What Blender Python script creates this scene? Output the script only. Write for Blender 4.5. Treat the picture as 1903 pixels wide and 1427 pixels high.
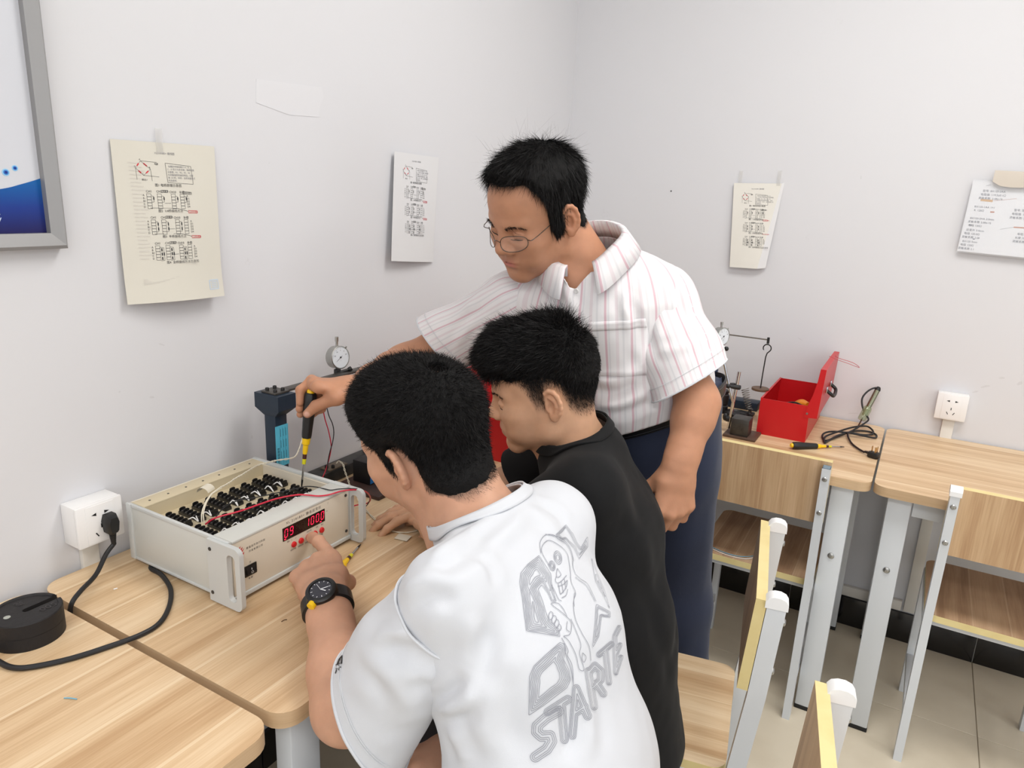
import bpy, bmesh, math, random
import numpy as np
from mathutils import Matrix, Vector, Quaternion
from mathutils.bvhtree import BVHTree

for _o in list(bpy.data.objects):
    bpy.data.objects.remove(_o)
SC = bpy.context.scene
COL = SC.collection
PI = math.pi

# ------------------------------------------------------------------ camera
CAM_POS = np.array([1.28730819, -2.65392858, 1.47890148])
CAM_F = np.array([-0.47534975, 0.84106155, -0.25818227])
CAM_R = np.array([0.86414942, 0.50143906, 0.04248125])
CAM_U = np.array([-0.16519202, 0.2029146, 0.96516178])
FPX = 1328.793
cd = bpy.data.cameras.new('camera')
cd.sensor_width = 36.0
cd.lens = FPX / 1903.0 * 36.0
cd.clip_start = 0.02
cam = bpy.data.objects.new('camera', cd)
COL.objects.link(cam)
cam.matrix_world = Matrix((
    (CAM_R[0], CAM_U[0], -CAM_F[0], CAM_POS[0]),
    (CAM_R[1], CAM_U[1], -CAM_F[1], CAM_POS[1]),
    (CAM_R[2], CAM_U[2], -CAM_F[2], CAM_POS[2]),
    (0, 0, 0, 1)))
SC.camera = cam

# ------------------------------------------------------------------ world, lights, exposure
wd = bpy.data.worlds.new('world'); SC.world = wd
wd.use_nodes = True
wd.node_tree.nodes['Background'].inputs[0].default_value = (0.75, 0.85, 1.0, 1)
wd.node_tree.nodes['Background'].inputs[1].default_value = 1.0
SC.view_settings.view_transform = 'Standard'
SC.view_settings.look = 'None'
SC.view_settings.gamma = 1.0
SC.view_settings.use_curve_mapping = False
SC.view_settings.exposure = -0.70

def area_light(name, loc, sx, sy, power, col, rot=(0, 0, 0)):
    l = bpy.data.lights.new(name, 'AREA'); l.shape = 'RECTANGLE'; l.size = sx; l.size_y = sy
    l.energy = power; l.color = col
    o = bpy.data.objects.new(name, l); COL.objects.link(o)
    o.location = loc; o.rotation_euler = rot
    return o
# ceiling LED panels (the panels themselves are built with the ceiling)
LAMPS = [(1.45, -1.25), (2.05, -3.6), (4.0, -1.55), (4.0, -3.6), (0.75, -3.6)]
LAMP_POWER = [38, 32, 24, 26, 14]
ROOM_X, ROOM_Y, ROOM_Z = 5.4, -5.2, 2.85
for (lx, ly), lp in zip(LAMPS, LAMP_POWER):
    area_light('ceiling_light', (lx, ly, ROOM_Z - 0.055), 1.15, 0.55, lp, (1.0, 0.985, 0.965))
# daylight through the right-hand window; the one behind the camera is added fill
area_light('window_daylight', (ROOM_X - 0.05, -2.6, 1.65), 3.2, 1.5, 40, (0.92, 0.965, 1.0), (0, PI / 2, 0))
area_light('window_daylight', (2.7, ROOM_Y + 0.05, 1.65), 4.0, 1.5, 40, (0.92, 0.965, 1.0), (PI / 2, 0, 0))

# ------------------------------------------------------------------ helpers
def lin(c):
    r = []
    for x in c[:3]:
        x = x / 255.0
        r.append(x / 12.92 if x <= 0.04045 else ((x + 0.055) / 1.055) ** 2.4)
    return (r[0], r[1], r[2], 1.0)

MATS = {}
def mat(name, col=(200, 200, 200), rough=0.5, metal=0.0, spec=0.5, bump=None, var=None, emit=None, alpha=None, trans=None, sub=None, sheen=None, coat=None):
    """plain procedural material. bump=(scale, strength) noise bump; var=(scale, colour2, amount)"""
    if name in MATS:
        return MATS[name]
    m = bpy.data.materials.new(name); m.use_nodes = True
    nt = m.node_tree; b = nt.nodes['Principled BSDF']
    b.inputs['Base Color'].default_value = lin(col)
    b.inputs['Roughness'].default_value = rough
    b.inputs['Metallic'].default_value = metal
    b.inputs['Specular IOR Level'].default_value = spec
    if emit:
        b.inputs['Emission Color'].default_value = lin(emit[0]); b.inputs['Emission Strength'].default_value = emit[1]
    if alpha is not None:
        b.inputs['Alpha'].default_value = alpha
    if trans is not None:
        b.inputs['Transmission Weight'].default_value = trans
    if sub:
        b.inputs['Subsurface Weight'].default_value = sub[0]
        b.inputs['Subsurface Radius'].default_value = sub[1]
        b.inputs['Subsurface Scale'].default_value = sub[2]
    if sheen:
        b.inputs['Sheen Weight'].default_value = sheen
    if coat:
        b.inputs['Coat Weight'].default_value = coat
    if bump or var:
        tc = nt.nodes.new('ShaderNodeTexCoord')
    if bump:
        n = nt.nodes.new('ShaderNodeTexNoise'); n.inputs['Scale'].default_value = bump[0]; n.inputs['Detail'].default_value = 4
        nt.links.new(tc.outputs['Object'], n.inputs['Vector'])
        bp = nt.nodes.new('ShaderNodeBump'); bp.inputs['Strength'].default_value = bump[1]; bp.inputs['Distance'].default_value = 0.002
        nt.links.new(n.outputs['Fac'], bp.inputs['Height']); nt.links.new(bp.outputs['Normal'], b.inputs['Normal'])
    if var:
        n = nt.nodes.new('ShaderNodeTexNoise'); n.inputs['Scale'].default_value = var[0]; n.inputs['Detail'].default_value = 5
        nt.links.new(tc.outputs['Object'], n.inputs['Vector'])
        r = nt.nodes.new('ShaderNodeMapRange'); r.inputs[1].default_value = 0.45; r.inputs[2].default_value = 0.75
        r.inputs[3].default_value = 0.0; r.inputs[4].default_value = var[2]
        mx = nt.nodes.new('ShaderNodeMix'); mx.data_type = 'RGBA'
        mx.inputs[6].default_value = lin(col); mx.inputs[7].default_value = lin(var[1])
        nt.links.new(n.outputs['Fac'], r.inputs[0]); nt.links.new(r.outputs[0], mx.inputs[0])
        nt.links.new(mx.outputs[2], b.inputs['Base Color'])
    MATS[name] = m
    return m

def wood_mat(name, axis, band_axis, cols, band=0.11, rough=0.42, seed=0.0, linecol=None):
    """laminate of long streaky boards: grain along object axis, boards stacked along band_axis"""
    if name in MATS:
        return MATS[name]
    m = bpy.data.materials.new(name); m.use_nodes = True
    nt = m.node_tree; N = nt.nodes; Lk = nt.links; b = N['Principled BSDF']
    b.inputs['Roughness'].default_value = rough; b.inputs['Specular IOR Level'].default_value = 0.4
    tc = N.new('ShaderNodeTexCoord'); sp = N.new('ShaderNodeSeparateXYZ'); Lk.new(tc.outputs['Object'], sp.inputs[0])
    ai, bi = 'XYZ'.index(axis), 'XYZ'.index(band_axis)
    def math_(op, a, bb=None, c=None):
        n = N.new('ShaderNodeMath'); n.operation = op
        for i, x in enumerate((a, bb, c)):
            if x is None: continue
            if isinstance(x, (int, float)): n.inputs[i].default_value = x
            else: Lk.new(x, n.inputs[i])
        return n.outputs[0]
    bandc = math_('ADD', math_('MULTIPLY', sp.outputs[bi], 1.0 / band), 50.37 + seed)
    idx = math_('FLOOR', bandc); frac = math_('FRACT', bandc)
    wn = N.new('ShaderNodeTexWhiteNoise'); wn.noise_dimensions = '1D'; Lk.new(math_('ADD', idx, seed), wn.inputs['W'])
    # long streaks
    cx = N.new('ShaderNodeCombineXYZ')
    Lk.new(math_('MULTIPLY', sp.outputs[ai], 1.1), cx.inputs[0])
    Lk.new(math_('MULTIPLY', sp.outputs[bi], 19.0), cx.inputs[1])
    Lk.new(math_('MULTIPLY', wn.outputs['Value'], 37.0), cx.inputs[2])
    n1 = N.new('ShaderNodeTexNoise'); n1.inputs['Scale'].default_value = 1.6; n1.inputs['Detail'].default_value = 5; n1.inputs['Roughness'].default_value = 0.6
    Lk.new(cx.outputs[0], n1.inputs['Vector'])
    cx2 = N.new('ShaderNodeCombineXYZ')
    Lk.new(math_('MULTIPLY', sp.outputs[ai], 4.0), cx2.inputs[0])
    Lk.new(math_('MULTIPLY', sp.outputs[bi], 160.0), cx2.inputs[1])
    Lk.new(idx, cx2.inputs[2])
    n2 = N.new('ShaderNodeTexNoise'); n2.inputs['Scale'].default_value = 2.0; n2.inputs['Detail'].default_value = 3
    Lk.new(cx2.outputs[0], n2.inputs['Vector'])
    f = math_('ADD', math_('MULTIPLY', n1.outputs['Fac'], 0.75), math_('MULTIPLY', n2.outputs['Fac'], 0.25))
    f = math_('ADD', f, math_('MULTIPLY', math_('SUBTRACT', wn.outputs['Value'], 0.5), 0.16))
    cr = N.new('ShaderNodeValToRGB')
    e = cr.color_ramp.elements
    e[0].position = 0.32; e[0].color = lin(cols[0]); e[1].position = 0.68; e[1].color = lin(cols[2])
    k = e.new(0.5); k.color = lin(cols[1])
    Lk.new(f, cr.inputs[0])
    # pale joint lines between boards
    d = math_('ABSOLUTE', math_('SUBTRACT', frac, 0.5))
    ln = math_('GREATER_THAN', d, 0.478)
    mx = N.new('ShaderNodeMix'); mx.data_type = 'RGBA'
    Lk.new(math_('MULTIPLY', ln, 0.65), mx.inputs[0]); Lk.new(cr.outputs[0], mx.inputs[6]); mx.inputs[7].default_value = lin(linecol or cols[2])
    Lk.new(mx.outputs[2], b.inputs['Base Color'])
    MATS[name] = m
    return m

ABS = {}      # object -> absolute matrix
def tag(o, label=None, cat=None, group=None, kind=None):
    if label: o['label'] = label
    if cat: o['category'] = cat
    if group: o['group'] = group
    if kind: o['kind'] = kind
    return o

def thing(name, loc, label, cat, group=None, rz=0.0, M=None):
    o = bpy.data.objects.new(name, None); COL.objects.link(o)
    o.empty_display_size = 0.05
    mw = M if M is not None else Matrix.Translation(Vector(loc)) @ Matrix.Rotation(rz, 4, 'Z')
    o.matrix_basis = mw
    ABS[o] = mw
    tag(o, label, cat, group)
    return o

def V(*a): return np.array(a, dtype=float)
def nrm(v):
    v = np.asarray(v, float); l = np.linalg.norm(v)
    return v / l if l > 1e-12 else v

def catmull(pts, n=8, closed=False):
    P = [np.asarray(p, float) for p in pts]
    if len(P) < 3:
        return P
    out = []
    L = len(P)
    rng = range(L) if closed else range(L - 1)
    for i in rng:
        if closed:
            p0, p1, p2, p3 = P[(i - 1) % L], P[i], P[(i + 1) % L], P[(i + 2) % L]
        else:
            p1, p2 = P[i], P[i + 1]
            p0 = P[i - 1] if i > 0 else 2 * p1 - p2
            p3 = P[i + 2] if i + 2 < L else 2 * p2 - p1
        for k in range(n):
            t = k / n
            out.append(0.5 * ((2 * p1) + (-p0 + p2) * t + (2 * p0 - 5 * p1 + 4 * p2 - p3) * t * t + (-p0 + 3 * p1 - 3 * p2 + p3) * t ** 3))
    if not closed:
        out.append(P[-1])
    return out

class G:
    def __init__(s):
        s.v = []; s.f = []; s.mi = []
    def add(s, verts, faces, mi=0):
        o = len(s.v)
        s.v.extend([tuple(map(float, p)) for p in verts])
        s.f.extend([tuple(i + o for i in f) for f in faces])
        s.mi.extend([mi] * len(faces))
        return s
    def box(s, c, size, bev=0.0, M=None, mi=0, seg=2):
        """box centred at c; optional bevel; M = 3x3/4x4 applied about c"""
        hx, hy, hz = [q / 2 for q in size]
        if bev > 0:
            bm = bmesh.new(); bmesh.ops.create_cube(bm, size=1.0)
            for v in bm.verts: v.co = Vector((v.co.x * size[0], v.co.y * size[1], v.co.z * size[2]))
            bmesh.ops.bevel(bm, geom=bm.edges[:], offset=min(bev, 0.49 * min(size)), segments=seg, affect='EDGES', profile=0.5)
            bm.verts.index_update()
            vs = [np.array(v.co) for v in bm.verts]; fs = [tuple(v.index for v in f.verts) for f in bm.faces]
            bm.free()
        else:
            vs = [V(x, y, z) for x in (-hx, hx) for y in (-hy, hy) for z in (-hz, hz)]
            fs = [(0, 1, 3, 2), (4, 6, 7, 5), (0, 4, 5, 1), (2, 3, 7, 6), (0, 2, 6, 4), (1, 5, 7, 3)]
        if M is not None:
            M3 = np.array(M)[:3, :3]
            vs = [M3 @ p for p in vs]
        c = np.asarray(c, float)
        return s.add([p + c for p in vs], fs, mi)
    def bx(s, x0, x1, y0, y1, z0, z1, bev=0.0, mi=0):
        return s.box(((x0 + x1) / 2, (y0 + y1) / 2, (z0 + z1) / 2), (abs(x1 - x0), abs(y1 - y0), abs(z1 - z0)), bev, None, mi)
    def ring_loft(s, rings, closed_ends=(True, True), mi=0, wrap=True):
        n = len(rings[0]); vs = [p for r in rings for p in r]; fs = []
        for i in range(len(rings) - 1):
            for j in range(n if wrap else n - 1):
                k = (j + 1) % n
                fs.append((i * n + j, i * n + k, (i + 1) * n + k, (i + 1) * n + j))
        if closed_ends[0]: fs.append(tuple(reversed(range(n))))
        if closed_ends[1]: fs.append(tuple((len(rings) - 1) * n + j for j in range(n)))
        return s.add(vs, fs, mi)
    def cyl(s, a, b, r1, r2=None, n=16, mi=0, caps=(True, True)):
        a = np.asarray(a, float); b = np.asarray(b, float); r2 = r1 if r2 is None else r2
        d = nrm(b - a); u = nrm(np.cross(d, (0, 0, 1) if abs(d[2]) < 0.9 else (1, 0, 0))); w = np.cross(d, u)
        rings = [[c + r * (math.cos(t) * u + math.sin(t) * w) for t in [2 * PI * k / n for k in range(n)]] for c, r in ((a, r1), (b, r2))]
        return s.ring_loft(rings, caps, mi)
    def tube(s, path, r, n=8, mi=0, smooth=0, caps=True):
        P = [np.asarray(p, float) for p in path]
        if smooth: P = catmull(P, smooth)
        rr = r if isinstance(r, (list, tuple)) else [r] * len(P)
        if len(rr) != len(P):
            rr = [float(np.interp(i / (len(P) - 1), np.linspace(0, 1, len(rr)), rr)) for i in range(len(P))]
        rings = []; u = None
        for i, p in enumerate(P):
            t = nrm(P[min(i + 1, len(P) - 1)] - P[max(i - 1, 0)])
            if u is None: u = nrm(np.cross(t, (0, 0, 1) if abs(t[2]) < 0.9 else (1, 0, 0)))
            u = nrm(u - t * (u @ t)); w = np.cross(t, u)
            rings.append([p + rr[i] * (math.cos(q) * u + math.sin(q) * w) for q in [2 * PI * k / n for k in range(n)]])
        return s.ring_loft(rings, (caps, caps), mi)
    def lathe(s, prof, o, axis=(0, 0, 1), n=24, mi=0, up=None):
        """prof: list of (radius, height) from bottom to top along axis"""
        o = np.asarray(o, float); d = nrm(axis); u = nrm(np.cross(d, (0, 0, 1) if abs(d[2]) < 0.9 else (1, 0, 0))); w = np.cross(d, u)
        rings = [[o + d * h + max(r, 1e-5) * (math.cos(t) * u + math.sin(t) * w) for t in [2 * PI * k / n for k in range(n)]] for r, h in prof]
        return s.ring_loft(rings, (True, True), mi)
    def prism(s, poly, o, ex, ey, h, mi=0, ez=None):
        """extrude 2-D polygon in plane (ex, ey) at o by h along ex x ey"""
        o = np.asarray(o, float); ex = np.asarray(ex, float); ey = np.asarray(ey, float)
        ez = nrm(np.cross(ex, ey)) if ez is None else np.asarray(ez, float)
        a = [o + ex * p[0] + ey * p[1] for p in poly]; b = [p + ez * h for p in a]
        n = len(poly)
        fs = [tuple(reversed(range(n))), tuple(range(n, 2 * n))] + [(i, (i + 1) % n, n + (i + 1) % n, n + i) for i in range(n)]
        return s.add(a + b, fs, mi)
    def sphere(s, c, r, n=12, mi=0, sc=(1, 1, 1)):
        c = np.asarray(c, float)
        rings = []
        m = max(4, n // 2)
        for i in range(m + 1):
            t = PI * i / m; rr = max(math.sin(t), 1e-4)
            rings.append([c + r * V(rr * math.cos(q) * sc[0], rr * math.sin(q) * sc[1], -math.cos(t) * sc[2]) for q in [2 * PI * k / n for k in range(n)]])
        return s.ring_loft(rings, (True, True), mi)
    def build(s, name, mats, parent=None, sharp=35.0, world=True):
        me = bpy.data.meshes.new(name)
        vs = s.v
        if parent is not None and world:
            inv = ABS[parent].inverted()
            vs = [tuple(inv @ Vector(p)) for p in vs]
        me.from_pydata(vs, [], s.f)
        if not isinstance(mats, (list, tuple)): mats = [mats]
        for m in mats: me.materials.append(m)
        me.polygons.foreach_set('material_index', s.mi)
        me.polygons.foreach_set('use_smooth', [True] * len(s.f))
        me.update()
        if sharp: me.set_sharp_from_angle(angle=math.radians(sharp))
        o = bpy.data.objects.new(name, me); COL.objects.link(o)
        if parent is not None:
            o.parent = parent
            ABS[o] = ABS[parent].copy()
        else:
            ABS[o] = Matrix.Identity(4)
        return o

def struct(o):
    o['kind'] = 'structure'; return o

def copy_tree(o, parent=None, M=None):
    c = o.copy(); COL.objects.link(c)
    if parent is not None: c.parent = parent
    if M is not None: c.matrix_basis = M; ABS[c] = M
    for ch in [x for x in bpy.data.objects if x.parent == o]:
        copy_tree(ch, c)
    return c

def rrect(w, h, r, n=5):
    pts = []
    for cx, cy, a0 in ((w / 2 - r, h / 2 - r, 0), (-w / 2 + r, h / 2 - r, 90), (-w / 2 + r, -h / 2 + r, 180), (w / 2 - r, -h / 2 + r, 270)):
        for k in range(n + 1):
            t = math.radians(a0 + 90 * k / n)
            pts.append((cx + r * math.cos(t), cy + r * math.sin(t)))
    return pts

def text_mesh(g, body, size, o, ex, ey, thick=0.0004, mi=0, align='LEFT', xscale=1.0, spacing=1.0, bold=0.0):
    """append lettering (flat, slightly raised) to G at o in plane (ex, ey)"""
    cu = bpy.data.curves.new('tmp_text', 'FONT'); cu.body = body; cu.size = size; cu.align_x = align
    cu.space_character = spacing; cu.extrude = 0.0; cu.resolution_u = 2; cu.offset = bold
    ob = bpy.data.objects.new('tmp_text', cu); COL.objects.link(ob)
    dg = bpy.context.evaluated_depsgraph_get(); dg.update()
    me = bpy.data.meshes.new_from_object(ob.evaluated_get(dg))
    ex = np.asarray(ex, float); ey = np.asarray(ey, float); ez = nrm(np.cross(ex, ey)); o = np.asarray(o, float)
    vs = [o + ex * v.co.x * xscale + ey * v.co.y + ez * thick for v in me.vertices]
    fs = [tuple(p.vertices) for p in me.polygons]
    g.add(vs, fs, mi)
    bpy.data.objects.remove(ob); bpy.data.curves.remove(cu); bpy.data.meshes.remove(me)
    return g

def line2d(g, pts, w, o, ex, ey, thick=0.0003, mi=0, closed=False):
    """flat ribbon polyline printed in plane"""
    ex = np.asarray(ex, float); ey = np.asarray(ey, float); ez = nrm(np.cross(ex, ey)); o = np.asarray(o, float)
    P = [np.asarray(p, float) for p in pts]
    if closed: P = P + [P[0]]
    for a, b in zip(P[:-1], P[1:]):
        d = b - a; l = np.linalg.norm(d)
        if l < 1e-9: continue
        d = d / l; nn = V(-d[1], d[0]) * w / 2
        q = [a + nn, b + nn, b - nn, a - nn]
        g.add([o + ex * t[0] + ey * t[1] + ez * thick for t in q], [(3, 2, 1, 0)], mi)
    return g
# ------------------------------------------------------------------ the room
ZT = 0.765
def wall_mat():
    m = mat('wall_paint', (217, 217, 220), 0.75, spec=0.25)
    nt = m.node_tree; N = nt.nodes; Lk = nt.links; b = N['Principled BSDF']
    tc = N.new('ShaderNodeTexCoord')
    n = N.new('ShaderNodeTexNoise'); n.inputs['Scale'].default_value = 260; n.inputs['Detail'].default_value = 3
    Lk.new(tc.outputs['Object'], n.inputs['Vector'])
    bp = N.new('ShaderNodeBump'); bp.inputs['Strength'].default_value = 0.06; bp.inputs['Distance'].default_value = 0.001
    Lk.new(n.outputs['Fac'], bp.inputs['Height']); Lk.new(bp.outputs['Normal'], b.inputs['Normal'])
    # scuffs: sparse grey smudges
    n2 = N.new('ShaderNodeTexNoise'); n2.inputs['Scale'].default_value = 9; n2.inputs['Detail'].default_value = 8; n2.inputs['Roughness'].default_value = 0.7
    Lk.new(tc.outputs['Object'], n2.inputs['Vector'])
    mr = N.new('ShaderNodeMapRange'); mr.inputs[1].default_value = 0.66; mr.inputs[2].default_value = 0.85; mr.inputs[4].default_value = 0.45
    Lk.new(n2.outputs['Fac'], mr.inputs[0])
    mx = N.new('ShaderNodeMix'); mx.data_type = 'RGBA'
    mx.inputs[6].default_value = lin((217, 217, 220)); mx.inputs[7].default_value = lin((170, 165, 158))
    Lk.new(mr.outputs[0], mx.inputs[0]); Lk.new(mx.outputs[2], b.inputs['Base Color'])
    return m
WALL = wall_mat()
CEIL = mat('ceiling_paint', (236, 236, 234), 0.9)
def shell(name, x0, x1, y0, y1, z0, z1, m):
    return struct(G().bx(x0, x1, y0, y1, z0, z1).build(name, m))
wall_l = shell('wall_left', -0.12, 0, ROOM_Y, 0.12, 0, ROOM_Z, WALL)
wall_r = shell('wall_right', 0, ROOM_X, 0, 0.12, 0, ROOM_Z, WALL)
g = G()
g.bx(0, ROOM_X, ROOM_Y - 0.12, ROOM_Y, 0, 0.9); g.bx(0, ROOM_X, ROOM_Y - 0.12, ROOM_Y, 2.4, ROOM_Z)
g.bx(0, 0.7, ROOM_Y - 0.12, ROOM_Y, 0.9, 2.4); g.bx(4.7, ROOM_X, ROOM_Y - 0.12, ROOM_Y, 0.9, 2.4)
struct(g.build('wall_rear', WALL))
wf = mat('window_frame_white', (235, 235, 235), 0.4)
g = G()
for xx in (0.7, 2.03, 3.37, 4.7): g.bx(xx - 0.03, xx + 0.03, ROOM_Y - 0.08, ROOM_Y - 0.03, 0.9, 2.4)
for zz in (0.93, 2.37): g.bx(0.7, 4.7, ROOM_Y - 0.079, ROOM_Y - 0.031, zz - 0.03, zz + 0.03)
struct(g.build('window_2', wf))  # unseen window frame, added with the fill light behind the camera
# wall with window opening, out of frame to the right
g = G()
g.bx(ROOM_X, ROOM_X + 0.12, ROOM_Y, 0, 0, 0.9); g.bx(ROOM_X, ROOM_X + 0.12, ROOM_Y, 0, 2.4, ROOM_Z)
g.bx(ROOM_X, ROOM_X + 0.12, ROOM_Y, -4.2, 0.9, 2.4); g.bx(ROOM_X, ROOM_X + 0.12, -1.0, 0, 0.9, 2.4)
struct(g.build('wall_window_side', WALL))
wf = mat('window_frame_white', (235, 235, 235), 0.4)
g = G()
for yy in (-4.2, -2.6, -1.0): g.bx(ROOM_X + 0.03, ROOM_X + 0.08, yy - 0.03, yy + 0.03, 0.9, 2.4)
for zz in (0.93, 2.37): g.bx(ROOM_X + 0.031, ROOM_X + 0.079, -4.2, -1.0, zz - 0.03, zz + 0.03)
win = struct(g.build('window_1', wf))
shell('ceiling', -0.12, ROOM_X + 0.12, ROOM_Y - 0.12, 0.12, ROOM_Z, ROOM_Z + 0.1, CEIL)
led = mat('led_diffuser', (255, 255, 255), 0.6, emit=((255, 250, 242), 2.5))
ledf = mat('led_frame', (230, 230, 230), 0.4)
for k, (lx, ly) in enumerate(LAMPS):
    where = ['nearest the corner of the two white walls', 'behind the camera along the left wall', 'near the window by the right wall', 'near the window behind the camera', 'over the near end of the left wall'][k]
    t = thing('ceiling_panel', (lx, ly, ROOM_Z), 'white rectangular ceiling light panel ' + where, 'ceiling light', 'ceiling light panels')
    G().bx(lx - 0.57, lx + 0.57, ly - 0.27, ly + 0.27, ROOM_Z - 0.045, ROOM_Z - 0.035).build('diffuser', led, t)
    g = G()
    for sx in (-1, 1): g.bx(lx + sx * 0.585 - 0.015, lx + sx * 0.585 + 0.015, ly - 0.3, ly + 0.3, ROOM_Z - 0.05, ROOM_Z)
    for sy in (-1, 1): g.bx(lx - 0.57, lx + 0.57, ly + sy * 0.285 - 0.015, ly + sy * 0.285 + 0.015, ROOM_Z - 0.05, ROOM_Z)
    g.build('frame', ledf, t)

# floor: 0.6 m beige tiles with recessed joints
grout = mat('grout', (150, 138, 120), 0.9)
tilem = mat('floor_tile', (220, 209, 188), 0.32, spec=0.45, var=(5, (204, 191, 168), 0.6))
fl = struct(G().bx(-0.12, ROOM_X + 0.12, ROOM_Y - 0.12, 0.12, -0.06, -0.002).build('floor', grout))
base_tile = None
x = 1.04 - 1.2
while x < ROOM_X:
    y = -0.42 + 0.6
    while y > ROOM_Y - 0.6:
        if x + 0.6 < 4.4 and y > -4.2:
            x0, x1, y0, y1 = max(x, 0.0), x + 0.6, y - 0.6, min(y, 0.0)
            full = x1 - x0 > 0.599 and y1 - y0 > 0.599
            if full and base_tile is not None:
                o = base_tile.copy(); COL.objects.link(o); o.location = (x, y, 0)
            else:
                g = G(); ox, oy = x, y
                g.box(((x0 + x1) / 2 - ox, (y0 + y1) / 2 - oy, -0.005), (x1 - x0 - 0.0024, y1 - y0 - 0.0024, 0.010), 0.0008, seg=1)
                o = g.build('tile', tilem, None); o.parent = fl; o.location = (x, y, 0)
                if full: base_tile = o
        y -= 0.6
    x += 0.6
# black skirting tiles on the two walls in view
black_tile = mat('black_tile', (22, 20, 21), 0.15, spec=0.6, var=(3, (38, 33, 32), 0.5))
sk_joint = mat('skirting_joint', (205, 200, 192), 0.8)
bbr = struct(G().bx(0.0, 4.4, -0.006, 0, 0, 0.108).build('baseboard_right', sk_joint))
x = 1.04 - 1.2
while x < 4.0:
    x0 = max(x, 0.012)
    G().bx(x0 + 0.0015, x + 0.5985, -0.012, -0.001, 0.0, 0.11, 0.001).build('tile', black_tile, bbr)
    x += 0.6
bbl = struct(G().bx(0, 0.006, -4.2, -0.012, 0, 0.108).build('baseboard_left', sk_joint))
y = -0.42 + 0.6
while y > -4.2:
    y1 = min(y, -0.013)
    G().bx(0.001, 0.012, y - 0.5985, y1 - 0.0015, 0, 0.11, 0.001).build('tile', black_tile, bbl)
    y -= 0.6
# plastic wiring ducts on the right wall
duct = mat('duct_plastic', (222, 218, 210), 0.5)
struct(G().bx(0.5, 1.404, -0.018, 0, 0.118, 0.155, 0.002).build('trim_1', duct))
struct(G().bx(1.412, 1.446, -0.014, 0, 0.118, 0.832, 0.002).build('trim_2', duct))
struct(G().bx(0, 0.012, -1.998, -1.966, 0.118, 0.822, 0.002).build('trim_3', duct))

# ------------------------------------------------------------------ desks
WOODC = ((192, 156, 116), (216, 185, 146), (232, 207, 172))
DESK = wood_mat('desk_laminate', 'X', 'Y', WOODC, 0.125, 0.38, linecol=(236, 214, 180))
EDGE = wood_mat('desk_edge', 'X', 'Z', ((176, 146, 112), (196, 166, 130), (208, 180, 146)), 0.2)
PWHITE = mat('white_powder_coat', (214, 218, 222), 0.38, bump=(300, 0.03))
RUB = mat('black_rubber', (22, 22, 22), 0.7)
SCREW = mat('screw_steel', (168, 168, 166), 0.3, metal=0.9)
def desk(name, M, L, D, label):
    """local: x along the length 0..L, y depth 0 (wall) .. -D (front), top at ZT"""
    t = thing(name, None, label, 'desk', 'wooden school desks along the walls', M=M)
    th = 0.026
    pts = rrect(L, D, 0.035, 6)
    g = G()
    g.prism([(p[0] + L / 2, p[1] - D / 2) for p in pts], (0, 0, ZT - th), (1, 0, 0), (0, 1, 0), th)
    # side walls of the prism get the edge banding
    for i, f in enumerate(g.f):
        g.mi[i] = 0 if i < 2 else 1
    o = g.build('desktop', [DESK, EDGE], t, world=False)
    for lx in (0.068, L - 0.068):
        for ly in (-0.05, -D + 0.048):
            l = G().bx(lx - 0.029, lx + 0.029, ly - 0.017, ly + 0.017, 0.012, ZT - th, 0.003).build('leg', PWHITE, t, world=False)
            G().bx(lx - 0.03, lx + 0.03, ly - 0.018, ly + 0.018, 0, 0.014, 0.002).build('rubber_foot', RUB, l, world=False)
            if ly < -0.1:
                G().lathe([(0.009, 0), (0.009, 0.002), (0.006, 0.0045), (0.0028, 0.005), (0.0025, 0.0035)], (lx, ly - 0.017, 0.52), (0, -1, 0), 14).build('bolt', SCREW, l, world=False)
    for ly in (-0.05, -D + 0.055):
        G().bx(0.1, L - 0.1, ly - 0.01, ly + 0.01, ZT - th - 0.055, ZT - th - 0.001, 0.002).build('rail', PWHITE, t, world=False)
    for lx in (0.068, L - 0.068):
        G().bx(lx - 0.01, lx + 0.01, -D + 0.07, -0.07, ZT - th - 0.05, ZT - th - 0.001, 0.002).build('side_rail', PWHITE, t, world=False)
        G().bx(lx - 0.01, lx + 0.01, -D + 0.07, -0.07, 0.10, 0.13, 0.002).build('stretcher', PWHITE, t, world=False)
    return t
RZL = Matrix.Rotation(PI / 2, 4, 'Z')       # left-wall desks: length along +y, depth towards +x
DD = 0.612
desk('desk', Matrix.Translation((0.012, -2.078, 0)) @ RZL, 1.25, DD, 'wooden desk under the strain instrument along the left wall')
desk('desk', Matrix.Translation((0.012, -3.342, 0)) @ RZL, 1.25, DD, 'wooden desk in the lower left corner carrying the black slotted weights')
desk('desk', Matrix.Translation((0.004, -0.008, 0)), 1.249, DD - 0.004, 'wooden desk against the right wall carrying the open red toolbox')
desk('desk', Matrix.Translation((1.259, -0.008, 0)), 1.25, DD - 0.004, 'bare wooden desk at the right edge below the wall socket')

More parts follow.
